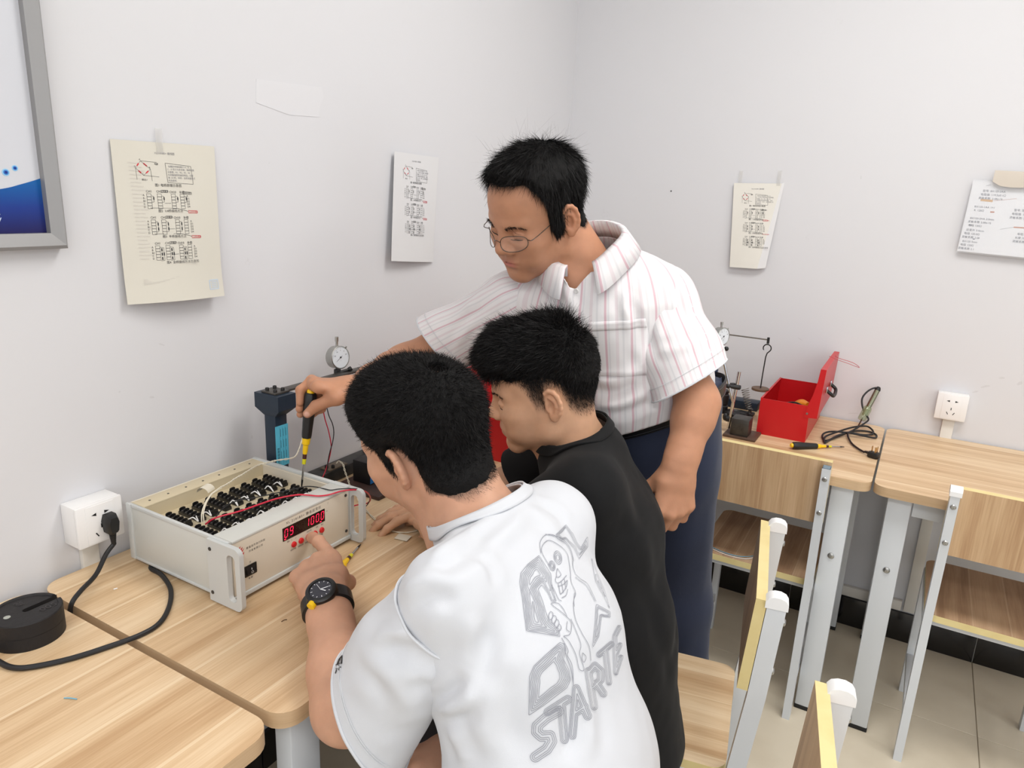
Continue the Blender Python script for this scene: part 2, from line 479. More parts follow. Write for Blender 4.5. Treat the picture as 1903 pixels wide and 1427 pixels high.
# ------------------------------------------------------------------ chairs
SEATW_SHADED = wood_mat('seat_laminate', 'Y', 'X', ((158, 124, 96), (184, 150, 119), (200, 168, 136)), 0.085, 0.4, 0.3, linecol=(206, 178, 148))  # tucked-in seats: shade under the desks is mixed into the brown
BACKW = wood_mat('back_laminate', 'Z', 'X', ((176, 140, 104), (200, 167, 130), (217, 186, 150)), 0.07, 0.42, 0.7, linecol=(200, 168, 132))
PLY = mat('pale_edge_band', (226, 208, 150), 0.5, var=(20, (214, 192, 128), 0.7))
CAP = mat('white_plastic_cap', (238, 238, 238), 0.35)
HOLLOW = mat('tube_inside', (120, 138, 150), 0.6)
def chair(name, M, label, caps=(True, True), seatm=None, label_group='white metal school chairs'):
    """local: origin on the floor mid-way, facing +y, rear legs at y=-0.18"""
    t = thing(name, None, label, 'chair', label_group, M=M)
    seatm = seatm or SEATW_SHADED
    SZ = 0.435
    for k, sx in enumerate((-1, 1)):
        x = sx * 0.16
        g = G()
        tw, td = 0.0105, 0.016
        path = [(x, -0.172, 0.0), (x, -0.172, SZ - 0.06), (x, -0.168, SZ), (x, -0.186, 0.62), (x, -0.197, 0.805)]
        rings = [[(px + a * tw, py + b * td, pz) for a, b in ((-1, -1), (1, -1), (1, 1), (-1, 1))] for px, py, pz in path]
        g.ring_loft(rings, (True, caps[k]))
        u = g.build('upright', PWHITE, t, sharp=60, world=False)
        if caps[k]:
            prof = [(-0.019, 0), (-0.019, 0.012), (-0.014, 0.019), (-0.005, 0.0225), (0.005, 0.0225), (0.014, 0.019), (0.019, 0.012), (0.019, 0)]
            G().prism(prof, (x - 0.0135, -0.1965, 0.803), (0, 1, 0), (0, 0, 1), 0.027).build('end_cap', CAP, u, world=False)
        else:
            G().bx(x - tw + 0.0015, x + tw - 0.0015, -0.213 + 0.0035, -0.181 - 0.0015, 0.78, 0.8056).build('tube_opening', HOLLOW, u, world=False)
        for bz, by in ((0.775, -0.2113), (0.675, -0.2053)):
            G().lathe([(0.0068, 0), (0.0068, 0.002), (0.005, 0.004), (0.0025, 0.0043), (0.0022, 0.003)], (x, by, bz), (0, -1, 0), 12).build('bolt', SCREW, u, world=False)
        # front leg and lower side bar
        G().bx(x - 0.0105, x + 0.0105, 0.15, 0.176, 0.0, SZ - 0.008, 0.002).build('leg', PWHITE, t, world=False)
        G().bx(x - 0.009, x + 0.009, -0.157, 0.151, 0.115, 0.14, 0.002).build('side_bar', PWHITE, t, world=False)
        G().bx(x - 0.009, x + 0.009, -0.153, 0.151, SZ - 0.034, SZ - 0.009, 0.002).build('seat_rail', PWHITE, t, world=False)
    G().bx(-0.15, 0.15, 0.153, 0.173, SZ - 0.034, SZ - 0.009, 0.002).build('front_rail', PWHITE, t, world=False)
    G().bx(-0.15, 0.15, -0.125, -0.105, SZ - 0.034, SZ - 0.009, 0.002).build('rear_rail', PWHITE, t, world=False)
    g = G()
    pts = rrect(0.335, 0.355, 0.03, 5)
    # notch-free seat between the uprights: 0.295 wide at the back
    g.prism([(p[0], p[1] + 0.025) for p in pts], (0, 0, SZ - 0.009), (1, 0, 0), (0, 1, 0), 0.019)
    for i in range(len(g.f)): g.mi[i] = 0 if i < 2 else 1
    g.build('seat', [seatm, PLY], t, world=False)
    # backrest board in front of the uprights, leaning with them
    g = G()
    a = math.atan2(0.011, 0.185)
    ey = V(0, -math.sin(a), math.cos(a)); ez = V(0, math.cos(a), math.sin(a))
    g.prism([(-0.17, 0), (0.17, 0), (0.17, 0.186), (-0.17, 0.186)], (0, -0.1695, 0.629), (-1, 0, 0), ey, 0.019)
    for i in range(len(g.f)): g.mi[i] = 0 if i < 2 else 1
    g.build('backrest', [BACKW, PLY], t, world=False)
    return t
def chair_at(px, py, facing, **k):
    """place by the midpoint of the rear feet"""
    f = nrm(V(facing[0], facing[1])); rz = math.atan2(f[1], f[0]) - PI / 2
    M = Matrix.Translation((px + f[0] * 0.172, py + f[1] * 0.172, 0)) @ Matrix.Rotation(rz, 4, 'Z')
    return chair('chair', M, **k)
chair_at(0.983, -0.640, (0.0, 1), label='empty chair tucked under the desk with the open toolbox', caps=(True, False))
chair_at(1.600, -0.642, (0.0, 1), label='empty chair tucked under the bare desk at the right edge')
chair_at(1.105, -1.300, (-0.985, -0.175), label='chair the person in the black shirt sits on', seatm=wood_mat('seat_laminate_light', 'Y', 'X', WOODC, 0.085, 0.4, 0.3, linecol=(232, 208, 172)))  # same seat wood without the shade in its colour
chair_at(1.285, -1.815, (-0.985, -0.175), label='chair the person in the white shirt sits on, its backrest cut by the bottom edge', seatm=MATS['seat_laminate_light'])
# ------------------------------------------------------------------ pixel -> point on a known plane
def ray(px, py):
    return CAM_F + CAM_R * (px - 951.5) / FPX - CAM_U * (py - 713.5) / FPX
def on(px, py, ax, val):
    d = ray(px, py); i = 'xyz'.index(ax)
    return CAM_POS + d * (val - CAM_POS[i]) / d[i]
def dep(px, py, z):
    return CAM_POS + ray(px, py) * z

BLACKP = mat('black_plastic', (20, 20, 21), 0.42)
BLACKC = mat('black_cable', (24, 24, 27), 0.5)
REDP = mat('red_plastic', (205, 32, 38), 0.35)
YELP = mat('yellow_plastic', (246, 200, 10), 0.35)
STEEL = mat('steel', (190, 192, 196), 0.22, metal=1.0)
DSTEEL = mat('dark_steel', (86, 84, 82), 0.45, metal=0.6, var=(60, (60, 52, 46), 0.6))
INK = mat('black_ink', (52, 52, 56), 0.8)
INKL = mat('grey_ink', (130, 130, 136), 0.8)
REDINK = mat('red_ink', (205, 45, 60), 0.8)
BLUEINK = mat('pale_blue_ink', (196, 208, 220), 0.8)
WHITEP = mat('white_plastic', (240, 239, 238), 0.3)
WIREW = mat('cream_wire', (226, 218, 198), 0.5)
WIRER = mat('red_wire_pvc', (205, 30, 60), 0.35)

# ------------------------------------------------------------------ framed poster, left wall
ALU = mat('brushed_aluminium', (150, 149, 149), 0.42, metal=0.35, spec=0.5)
PW = mat('poster_white', (208, 210, 217), 0.35)
def poster_blue():
    m = mat('poster_blue', (20, 60, 140), 0.3)
    nt = m.node_tree; N = nt.nodes; Lk = nt.links
    tc = N.new('ShaderNodeTexCoord'); sp = N.new('ShaderNodeSeparateXYZ'); Lk.new(tc.outputs['Object'], sp.inputs[0])
    mr = N.new('ShaderNodeMapRange'); mr.inputs[1].default_value = 0.028; mr.inputs[2].default_value = 0.105
    Lk.new(sp.outputs[2], mr.inputs[0])
    cr = N.new('ShaderNodeValToRGB'); e = cr.color_ramp.elements
    e[0].color = lin((22, 18, 84)); e[1].color = lin((0, 92, 166)); k = e.new(0.5); k.color = lin((18, 52, 136))
    Lk.new(mr.outputs[0], cr.inputs[0]); Lk.new(cr.outputs[0], N['Principled BSDF'].inputs['Base Color'])
    return m
fy1, fz0, fw = -1.965, 1.356, 0.026
fy0, fz1 = fy1 - 0.62, fz0 + 0.92
t = thing('picture_frame', (0, (fy0 + fy1) / 2, fz0), 'silver aluminium framed poster with a white field and deep blue wave', 'picture')
def fbar(y0, z0, y1, z1, inn):
    # mitred bar with a sloped face
    g = G()
    d = nrm(V(0, y1 - y0, z1 - z0)); i = np.asarray(inn, float)
    L0, L1 = V(0.001, y0, z0), V(0.001, y1, z1)
    prof = [(0, 0), (0.022, 0), (0.03, 0.006), (0.024, fw), (0.001, fw)]
    r0 = [L0 + V(1, 0, 0) * a + i * b + d * b for a, b in prof]
    r1 = [L1 + V(1, 0, 0) * a + i * b - d * b for a, b in prof]
    g.ring_loft([r0, r1])
    g.build('frame_bar', ALU, t)
fbar(fy1, fz0, fy1, fz1, (0, -1, 0)); fbar(fy0, fz1, fy0, fz0, (0, 1, 0))
fbar(fy0, fz0, fy1, fz0, (0, 0, 1)); fbar(fy1, fz1, fy0, fz1, (0, 0, -1))
xb = 0.012
pan = G().bx(0.004, xb, fy0 + 0.02, fy1 - 0.02, fz0 + 0.02, fz1 - 0.02).build('poster', PW, t)
PY, PZ = V(0, 1, 0), V(0, 0, 1)
org = V(xb, 0, 0)
wave = [(y, z) for y, z in [(fy0 + 0.02, 1.47), (-2.45, 1.44), (-2.30, 1.425), (-2.18, 1.432), (-2.06, 1.449), (-2.02, 1.459), (fy1 - 0.02, 1.4705)]]
g = G()
ws = catmull([V(a, b) for a, b in wave], 6)
poly = [(p[0], p[1]) for p in ws] + [(fy1 - 0.02, fz0 + 0.02), (fy0 + 0.02, fz0 + 0.02)]
# strip quads
for a, b in zip(ws[:-1], ws[1:]):
    g.add([(xb + 0.0006, a[0], a[1]), (xb + 0.0006, b[0], b[1]), (xb + 0.0006, b[0], fz0 + 0.02), (xb + 0.0006, a[0], fz0 + 0.02)], [(0, 3, 2, 1)])
g.build('blue_wave', poster_blue(), pan)
g = G()
for k, (dy, dz, r) in enumerate([(-2.027, 1.483, 0.0046), (-2.041, 1.476, 0.0056), (-2.058, 1.4695, 0.0068), (-2.079, 1.463, 0.0078), (-2.103, 1.457, 0.009), (-2.13, 1.452, 0.0098)]):
    for rr, mi, th in ((r, 0, 0.0006), (r * 0.7, 1, 0.0008), (r * 0.38, 2, 0.001)):
        g.prism([(dy + rr * math.cos(q), dz + rr * math.sin(q)) for q in np.linspace(0, 2 * PI, 17)[:-1]], (xb, 0, 0), PY, PZ, th, mi)
g.build('blue_dots', [mat('dot_pale', (150, 200, 232), 0.4), mat('dot_mid', (60, 130, 205), 0.4), mat('dot_dark', (14, 40, 130), 0.4)], pan)
g = G()
text_mesh(g, 'Laboratory', 0.0135, V(xb + 0.0008, -2.0565, 1.4008), PY, PZ, align='RIGHT')
text_mesh(g, '实验中心', 0.0145, V(xb + 0.0008, -2.057, 1.4095), PY, PZ, align='RIGHT')
g.build('lettering', mat('poster_text', (206, 220, 240), 0.4), pan)

# ------------------------------------------------------------------ paper sheets with wiring diagrams
class Sheet:
    def __init__(s, TL, TR, BL, BR, nrml, bulge=0.0, curl=0.0):
        s.c = [np.asarray(q, float) for q in (TL, TR, BL, BR)]; s.n = np.asarray(nrml, float); s.b = bulge; s.k = curl
    def __call__(s, u, v):
        TL, TR, BL, BR = s.c
        p = (1 - v) * ((1 - u) * TL + u * TR) + v * ((1 - u) * BL + u * BR)
        return p + s.n * (s.b * math.sin(PI * u) * (0.2 + 0.8 * v) * math.sin(PI * min(v, 0.5)) + s.k * max(0, v - 0.75) ** 2 * 16 * (0.4 + 0.6 * u))
    def frame(s, u, v):
        e = 1e-3
        du = (s(u + e, v) - s(u - e, v)) / (2 * e); dv = (s(u, v + e) - s(u, v - e)) / (2 * e)
        return du, dv, nrm(np.cross(dv, du))
def sheet_mesh(S, nu=12, nv=16, clip=None, thick=0.0004, dy=None):
    g = G()
    P = [[S(min(i / nu, clip(j / nv)) if clip else i / nu, j / nv) for i in range(nu + 1)] for j in range(nv + 1)]
    if clip: P = [[S(i / nu * clip(j / nv), j / nv) for i in range(nu + 1)] for j in range(nv + 1)]
    vs = [p for r in P for p in r]; fs = []
    n = nu + 1
    for j in range(nv):
        for i in range(nu):
            fs.append((j * n + i, (j + 1) * n + i, (j + 1) * n + i + 1, j * n + i + 1))
    m = len(vs)
    vs2 = vs + [p - nrm(S.n) * thick for p in vs]
    fs2 = fs + [tuple(reversed([q + m for q in f])) for f in fs]
    rim = [(0, i) for i in range(nu)] + [(j, nu) for j in range(nv)] + [(nv, i) for i in range(nu, 0, -1)] + [(j, 0) for j in range(nv, 0, -1)]
    idx = [a * n + b for a, b in rim]
    for a, b in zip(idx, idx[1:] + idx[:1]): fs2.append((a, b, b + m, a + m))
    g.add(vs2, fs2)
    return g
class Pen:
    def __init__(s, S, clip=None, mats=None):
        s.S = S; s.clip = clip; s.g = G()
    def line(s, pts, w=0.0006, mi=0, closed=False):
        pts = list(pts) + ([pts[0]] if closed else [])
        for a, b in zip(pts[:-1], pts[1:]):
            if s.clip and (max(a[0], b[0]) > s.clip(max(a[1], b[1])) - 0.01): continue
            A, B = s.S(*a), s.S(*b); du, dv, n = s.S.frame(*a)
            if (n @ s.S.n) < 0: n = -n
            d = B - A; l = np.linalg.norm(d)
            if l < 1e-7: continue
            q = nrm(np.cross(n, d)) * w / 2
            o = n * 0.0005
            s.g.add([A + q + o, B + q + o, B - q + o, A - q + o], [(0, 3, 2, 1)], mi)
    def text(s, body, u, v, h, mi=0, align='LEFT'):
        if s.clip and u > s.clip(v) - 0.03: return
        du, dv, n = s.S.frame(u, v)
        if (n @ s.S.n) < 0: n = -n
        ex = nrm(du); ey = -nrm(dv)
        text_mesh(s.g, body, h, s.S(u, v) + n * 0.0005, ex, ey, 0.0, mi, align)
    def bar(s, u, v, du, dv, w, mi): s.line([(u, v), (u + du, v + dv)], w, mi)
def wiring_diagram(p, tone=0):
    T = 0
    p.text('XL2101B5+ 接线图', 0.38, 0.072, 0.0052, 3)
    # bridge
    A_, B_, C_, D_ = (0.245, 0.118), (0.33, 0.165), (0.262, 0.205), (0.195, 0.162)
    for a, b in ((A_, B_), (B_, C_), (C_, D_), (D_, A_)):
        p.line([a, b], 0.0005)
        m0 = (a[0] * .7 + b[0] * .3, a[1] * .7 + b[1] * .3); m1 = (a[0] * .35 + b[0] * .65, a[1] * .35 + b[1] * .65)
        p.line([m0, m1], 0.0022, 1)
    p.line([A_, (0.395, 0.123)], 0.0005); p.line([C_, (0.405, 0.212)], 0.0005)
    p.line([D_, (0.198, 0.232)], 0.0005); p.line([B_, (0.335, 0.238)], 0.0005)
    for q, tx in ((A_, 'A'), (B_, 'B'), (C_, 'C'), (D_, 'D')): p.text(tx, q[0] - 0.012, q[1] - 0.004, 0.0042)
    p.text('E', 0.39, 0.138, 0.0042); p.text('电源', 0.37, 0.228 - 0.09, 0.004); p.text('输出U', 0.24, 0.236, 0.004)
    # note box
    p.line([(0.475, 0.125), (0.73, 0.138), (0.74, 0.252), (0.482, 0.245)], 0.0006, closed=True)
    for k, l in enumerate(['  在图示中接线端子 A、B、', 'C、D 定义为各支路；电桥电路', '示意图，R1、R2、R3、R4', '为测量电桥的接线电阻，公用', '做 1/4 桥、半桥、全桥测量方式', '的连接线。']):
        p.text(l, 0.49, 0.150 + k * 0.0175, 0.0042, 3)
    p.text('图1 电桥原理示意图', 0.355, 0.270, 0.0062)
    for k, (v0, cap) in enumerate(((0.308, '图2  1/4桥接线方法'), (0.469, '图3  半桥接线方法'), (0.631, '图4  全桥接线方法示意图'))):
        du = 0.015 * k
        p.text('CH1', 0.265 + du, v0, 0.0058); p.text('CH2', 0.36 + du, v0, 0.0058); p.text('CH10', 0.485 + du, v0 + 0.002, 0.0058); p.text('补偿', 0.585 + du, v0 + 0.003, 0.0058)
        p.line([(0.41 + du, v0 - 0.015), (0.47 + du, v0 - 0.015), (0.468 + du, v0 - 0.001), (0.41 + du, v0 - 0.001)], 0.0006, closed=True)
        p.text('测量片', 0.415 + du, v0 - 0.003, 0.0045)
        for c, cu in enumerate((0.268, 0.365, 0.5, 0.59)):
            cu += du
            for r in range(5):
                va = v0 + 0.008 + r * 0.0185
                p.line([(cu, va), (cu + 0.04, va), (cu + 0.041, va + 0.0178), (cu + 0.001, va + 0.0178)], 0.0005, closed=True)
            if c < 3 or k == 0:
                x0 = cu + 0.04
                if k == 0:
                    p.line([(x0, v0 + 0.02), (x0 + 0.022, v0 + 0.024), (x0 + 0.022, v0 + 0.058), (x0, v0 + 0.06)], 0.0005)
                    p.line([(x0 + 0.022, v0 + 0.028), (x0 + 0.022, v0 + 0.046)], 0.0022)
                elif k == 1:
                    p.line([(x0, v0 + 0.02), (x0 + 0.022, v0 + 0.022), (x0 + 0.022, v0 + 0.082), (x0, v0 + 0.084)], 0.0005)
                    for q in (0.022, 0.052): p.line([(x0 + 0.022, v0 + q + .004), (x0 + 0.022, v0 + q + 0.022)], 0.0022)
                else:
                    p.line([(x0, v0 + 0.018), (x0 + 0.035, v0 + 0.022), (x0 + 0.037, v0 + 0.102), (x0, v0 + 0.104)], 0.0005)
                    for q in (0.026, 0.052, 0.08): p.line([(x0 + 0.017, v0 + q), (x0 + 0.017, v0 + q + 0.019)], 0.0022)
                    p.line([(x0 + 0.036, v0 + 0.052), (x0 + 0.036, v0 + 0.071)], 0.0022)
        p.line([(0.43 + du, v0 + 0.066), (0.49 + du, v0 + 0.066)], 0.0005)
        for r, (l, l2) in enumerate(zip('A B B1 C D'.split(), 'A D1 D2 D3 D4'.split())):
            p.text(l, 0.232 + du, v0 + 0.023 + r * 0.0180, 0.0050); p.text(l2, 0.655 + du, v0 + 0.025 + r * 0.0170, 0.0050)
        if k < 2:
            p.line([(0.29 + du, v0 + 0.096), (0.55 + du, v0 + 0.098), (0.66 + du, v0 + 0.117)], 0.0006)
            p.line([(0.66 + du, v0 + 0.112), (0.755 + du, v0 + 0.114), (0.755 + du, v0 + 0.130), (0.66 + du, v0 + 0.128)], 0.0007, 1, closed=True)
            p.text('公共补偿线', 0.667 + du, v0 + 0.126, 0.0040, 1)
        if k == 0:
            p.line([(0.62, v0 - 0.008), (0.71, v0 - 0.005), (0.71, v0 + 0.009), (0.62, v0 + 0.007)], 0.0006, closed=True)
            p.text('公用补偿片', 0.625, v0 + 0.005, 0.0036)
        p.text(cap, 0.36 + du, v0 + (0.121 if k < 2 else 0.124), 0.0060)
def hang_sheet(S, label, papermat, clip=None, stamp=False, ghost=False):
    base = S(0.5, 1.0)
    t = thing('paper_sheet', base, label, 'paper', 'printed sheets taped to the walls')
    sheet_mesh(S, clip=clip).build('sheet', papermat, t)
    p = Pen(S, clip); wiring_diagram(p)
    if stamp:
        p.line([(0.83, 0.885), (0.935, 0.885), (0.935, 0.945), (0.83, 0.945)], 0.0025, 2, closed=True)
        for k in range(4): p.line([(0.85, 0.897 + k * 0.012), (0.92, 0.897 + k * 0.012)], 0.0018, 2)
    if ghost:
        for k in range(26):
            v = 0.13 + k * 0.0235
            L_ = 0.10 + 0.05 * ((k * 7) % 5) / 5
            p.line([(0.13 + 0.004 * k ** 0.5, v), (0.13 + L_, v + 0.002)], 0.002, 4)
        for k in range(5): p.line([(0.16, 0.85 + k * 0.008), (0.5 - 0.05 * k, 0.842 + k * 0.008)], 0.0012, 4)
    p.g.build('printed_diagram', [INK, REDINK, BLUEINK, INKL, mat('show_through', (209, 204, 194), 0.8)], t)
    return t
cream = mat('cream_paper', (214, 210, 198), 0.75, bump=(60, 0.05))
whitepaper = mat('white_paper', (222, 222, 223), 0.75)
offwhite = mat('offwhite_paper', (228, 225, 216), 0.75)
hang_sheet(Sheet(on(204, 258, 'x', .004), on(398, 272, 'x', .004), on(236, 566, 'x', .012), on(414, 549, 'x', .026), (1, 0, 0), 0.012, 0.006),
           'large cream sheet of wiring diagrams above the white socket', cream, stamp=True, ghost=True)
hang_sheet(Sheet(on(733, 281, 'x', .012), on(815, 293, 'x', .003), on(727, 485, 'x', .026), on(804, 487, 'x', .004), (1, 0, 0), 0.006, 0.002),
           'white sheet of wiring diagrams just left of the standing man', whitepaper)
clip3 = lambda v: 1.0 - 0.40 * v
TL3, BL3 = on(1364, 340, 'y', -.010), on(1356, 496, 'y', -.022)
TR3 = on(1453, 341, 'y', -.004); BR3 = BL3 + (TR3 - TL3) * 1.0
t3 = hang_sheet(Sheet(TL3, TR3, BL3, BR3, (0, -1, 0), 0.006, 0.0), 'off-white sheet of wiring diagrams with a folded-back edge on the right wall', offwhite, clip=clip3)
S3 = Sheet(TL3, TR3, BL3, BR3, (0, -1, 0), 0.006, 0.0)
g = G()
fl3 = [[S3(clip3(v), v) + V(0.0, 0.0005, 0), S3(clip3(v), v) + V(0.008 + 0.018 * v, 0.004 + 0.006 * v, 0.004)] for v in np.linspace(0, 1, 9)]
g.add([p for r in fl3 for p in r], [(2 * i, 2 * i + 2, 2 * i + 3, 2 * i + 1) for i in range(8)])
g.build('folded_edge', whitepaper, t3)
# small strips of adhesive tape above the sheets
tape = mat('clear_tape', (224, 222, 218), 0.2, alpha=0.22)
for (px, py, ax, lab) in ((296, 262, 'x', 'clear tape strip holding the large cream sheet'), (1376, 331, 'y', 'clear tape strip at the left top of the folded sheet'), (1448, 331, 'y', 'clear tape strip at the right top of the folded sheet')):
    c = on(px, py, ax, 0.006 if ax == 'x' else -0.006)
    g = G()
    if ax == 'x': g.box(c, (0.0006, 0.014, 0.045))
    else: g.box(c, (0.012, 0.0006, 0.05))
    tag(g.build('adhesive_tape', tape), lab, 'tape')
# pale torn paper residue high on the left wall
g = G()
g.prism([(-1.531, 1.640), (-1.528, 1.687), (-1.43, 1.692), (-1.338, 1.696), (-1.331, 1.676), (-1.345, 1.655), (-1.35, 1.63), (-1.44, 1.625)], (0.0, 0, 0), PY, PZ, 0.0008)
tag(g.build('paper_remnant', mat('remnant', (219, 219, 222), 0.75)), 'faint white paper remnant stuck high on the left wall', 'paper')

# ------------------------------------------------------------------ plastic sleeve of notes, right wall
xs0, zs0 = 1.36, 1.362
t = thing('plastic_sleeve', (1.5, 0, zs0), 'clear plastic sleeve of handwritten gauge notes at the right edge', 'plastic sleeve')
S4 = Sheet(V(1.364, -.010, 1.572), V(1.66, -.008, 1.566), V(1.358, -.018, 1.364), V(1.66, -.014, 1.352), (0, -1, 0), 0.004, 0.0)
sheet_mesh(S4, 16, 12).build('note_sheet', mat('note_paper', (222, 223, 226), 0.6), t)
p = Pen(S4)
def scrib(u, v, lines):
    for k, l in enumerate(lines): p.text(l, u - 0.012 * k, v + k * 0.052, 0.0078, 0)
scrib(0.10, 0.14, ['型号: BX120-3AA', '电阻值: 119.5±0.1Ω', '灵敏系数: 2.08±1%']); scrib(0.06, 0.365, ['BX120-1AA 1×1', '  R: 120Ω'])
scrib(0.045, 0.53, ['BX120-2HA 2.0mm', '灵敏系数 2.08±1%', '   电阻 120Ω']); scrib(0.035, 0.70, ['应变片 3.0mm', '电阻 120.0Ω', '灵敏系数 2.08']); scrib(0.025, 0.865, ['BX120 5mm', '电阻 120Ω', '灵敏系数 2.1'])
scrib(0.40, 0.38, ['型号: 箔式', '电阻值: 120±0.2', '灵敏系数: 2.0']); scrib(0.47, 0.70, ['电阻: 120Ω', '长度 20mm', '灵敏系数 2.1'])
p.line([(0.10, 0.255), (0.205, 0.262)], 0.0065, 1); p.line([(0.215, 0.258), (0.40, 0.21)], 0.0006, 2)
p.line([(0.205, 0.415), (0.24, 0.413)], 0.0035, 2); p.line([(0.43, 0.60), (0.80, 0.592)], 0.0032, 2); p.line([(0.43, 0.60), (0.32, 0.645)], 0.0006, 0)
p.line([(0.05, 0.615), (0.075, 0.618)], 0.0018, 0); p.line([(0.11, 0.81), (0.128, 0.812)], 0.002, 0); p.line([(0.12, 0.055), (0.16, 0.04)], 0.0008, 0)
p.g.build('handwriting', [mat('pen_ink', (84, 90, 104), 0.8), mat('gauge_tan', (200, 160, 110), 0.4), mat('gauge_copper', (176, 104, 62), 0.35)], t)
S5 = Sheet(V(1.362, -.014, 1.576), V(1.665, -.012, 1.570), V(1.356, -.022, 1.360), V(1.665, -.018, 1.348), (0, -1, 0), 0.005, 0.0)
film = mat('clear_film', (245, 247, 250), 0.12, alpha=0.10, spec=0.8, bump=(26, 0.6))
sheet_mesh(S5, 16, 12, thick=0.0002).build('film', film, t)
g = G().prism([(1.413, 1.604), (1.64, 1.596), (1.64, 1.560), (1.46, 1.556), (1.432, 1.560), (1.412, 1.572)], (0, -0.0245, 0), (1, 0, 0), (0, 0, 1), 0.0006)
g.build('masking_tape', mat('masking_tape', (222, 212, 198), 0.3, alpha=0.75), t)

# ------------------------------------------------------------------ wall sockets
def socket(name, c, ex, n, depth, w, h, label, holes):
    ex = np.asarray(ex, float); n = np.asarray(n, float); up = V(0, 0, 1); c = np.asarray(c, float)
    t = thing(name, c, label, 'wall socket', 'surface mounted white sockets')
    M = np.column_stack([ex, up, n])
    G().box(c + n * (depth - 0.008) / 2, (w, h, depth - 0.008), 0.003, M).build('back_box', WHITEP, t)
    G().box(c + n * (depth - 0.004), (w + 0.001, h + 0.001, 0.008), 0.003, M).build('face_plate', WHITEP, t)
    G().box(c + n * (depth + 0.0003), (w * 0.62, h * 0.92, 0.0012), 0.0004, M).build('insert', WHITEP, t)
    g = G(); f = c + n * (depth + 0.0011)
    for (x, z, wx, wz, a) in holes:
        d1 = ex * math.cos(a) + up * math.sin(a); d2 = -ex * math.sin(a) + up * math.cos(a)
        if wx > 0.004:
            g.prism([(-wx / 2, 0), (wx / 2, -wz / 2), (wx / 2, wz / 2)], f + ex * x + up * z, d1, d2, 0.0003)
        else:
            g.box(f + ex * x + up * z, (wx, wz, 0.0006), 0, np.column_stack([d1, d2, n]))
    g.build('slots', mat('slot_dark', (16, 16, 18), 0.8), t)
    return t
H5 = [(-0.012, 0.019, 0.009, 0.006, 0), (0.012, 0.019, 0.009, 0.006, PI), (0, -0.006, 0.002, 0.008, 0), (-0.009, -0.021, 0.002, 0.009, 0.55), (0.009, -0.021, 0.002, 0.009, -0.55)]
socket('wall_socket', (1.4275, 0, 0.875), (1, 0, 0), (0, -1, 0), 0.034, 0.086, 0.086, 'white five-hole wall socket above the bare desk', H5)
socket('wall_socket', (0, -1.978, 0.8615), (0, 1, 0), (1, 0, 0), 0.05, 0.085, 0.079, 'white wall socket with a black plug beside the instrument', H5)
# plug in the left socket
t = thing('power_plug', (0.05, -1.970, 0.855), 'black three-pin power plug pushed into the left socket', 'plug')
g = G(); c0 = V(0.0512, -1.966, 0.857)
poly = [(-0.0125, 0.006), (-0.0085, 0.019), (0.0085, 0.019), (0.0125, 0.006), (0.0095, -0.016), (0.0055, -0.02), (-0.0055, -0.02), (-0.0095, -0.016)]
r0 = [c0 + V(0, a, b) for a, b in poly]; r1 = [c0 + V(0.014, a, b) for a, b in poly]; r2 = [c0 + V(0.022, a * 0.72, b * 0.75) for a, b in poly]
g.ring_loft([r0, r1, r2]); g.build('plug_body', BLACKP, t)
g = G()
for k in range(5):
    g.cyl(c0 + V(0.011, 0, -0.018 - 0.0045 * k), c0 + V(0.011, 0, -0.0215 - 0.0045 * k), 0.0062 - 0.0005 * k, n=12)
g.cyl(c0 + V(0.011, 0, -0.016), c0 + V(0.011, 0, -0.042), 0.0044, n=12)
g.build('strain_relief', BLACKP, t)
g = G().tube([c0 + V(0.011, 0, -0.041), on(197, 1030, 'x', 0.063), on(178, 1068, 'x', 0.085), on(150, 1098, 'x', 0.115), on(133, 1122, 'y', -2.083), on(130, 1150, 'y', -2.0845), on(132, 1180, 'y', -2.0845)], 0.0042, 10, smooth=8)
tag(g.build('power_cable', BLACKC), 'black cable hanging from the plug into the gap between the desks', 'cable')
zc = ZT + 0.0046
g = G().tube([(0.10, -1.90, zc + 0.001), on(280, 1054, 'z', zc), on(300, 1068, 'z', zc), on(317, 1095, 'z', zc), on(314, 1128, 'z', zc), on(296, 1158, 'z', zc), on(260, 1180, 'z', zc), on(200, 1202, 'z', zc), on(130, 1224, 'z', zc), on(60, 1239, 'z', zc), on(22, 1240, 'z', zc), on(-5, 1228, 'z', zc), on(-40, 1205, 'z', zc)], 0.0042, 10, smooth=8)
tag(g.build('power_cable', BLACKC), 'black cable looping from under the instrument across both desks', 'cable')

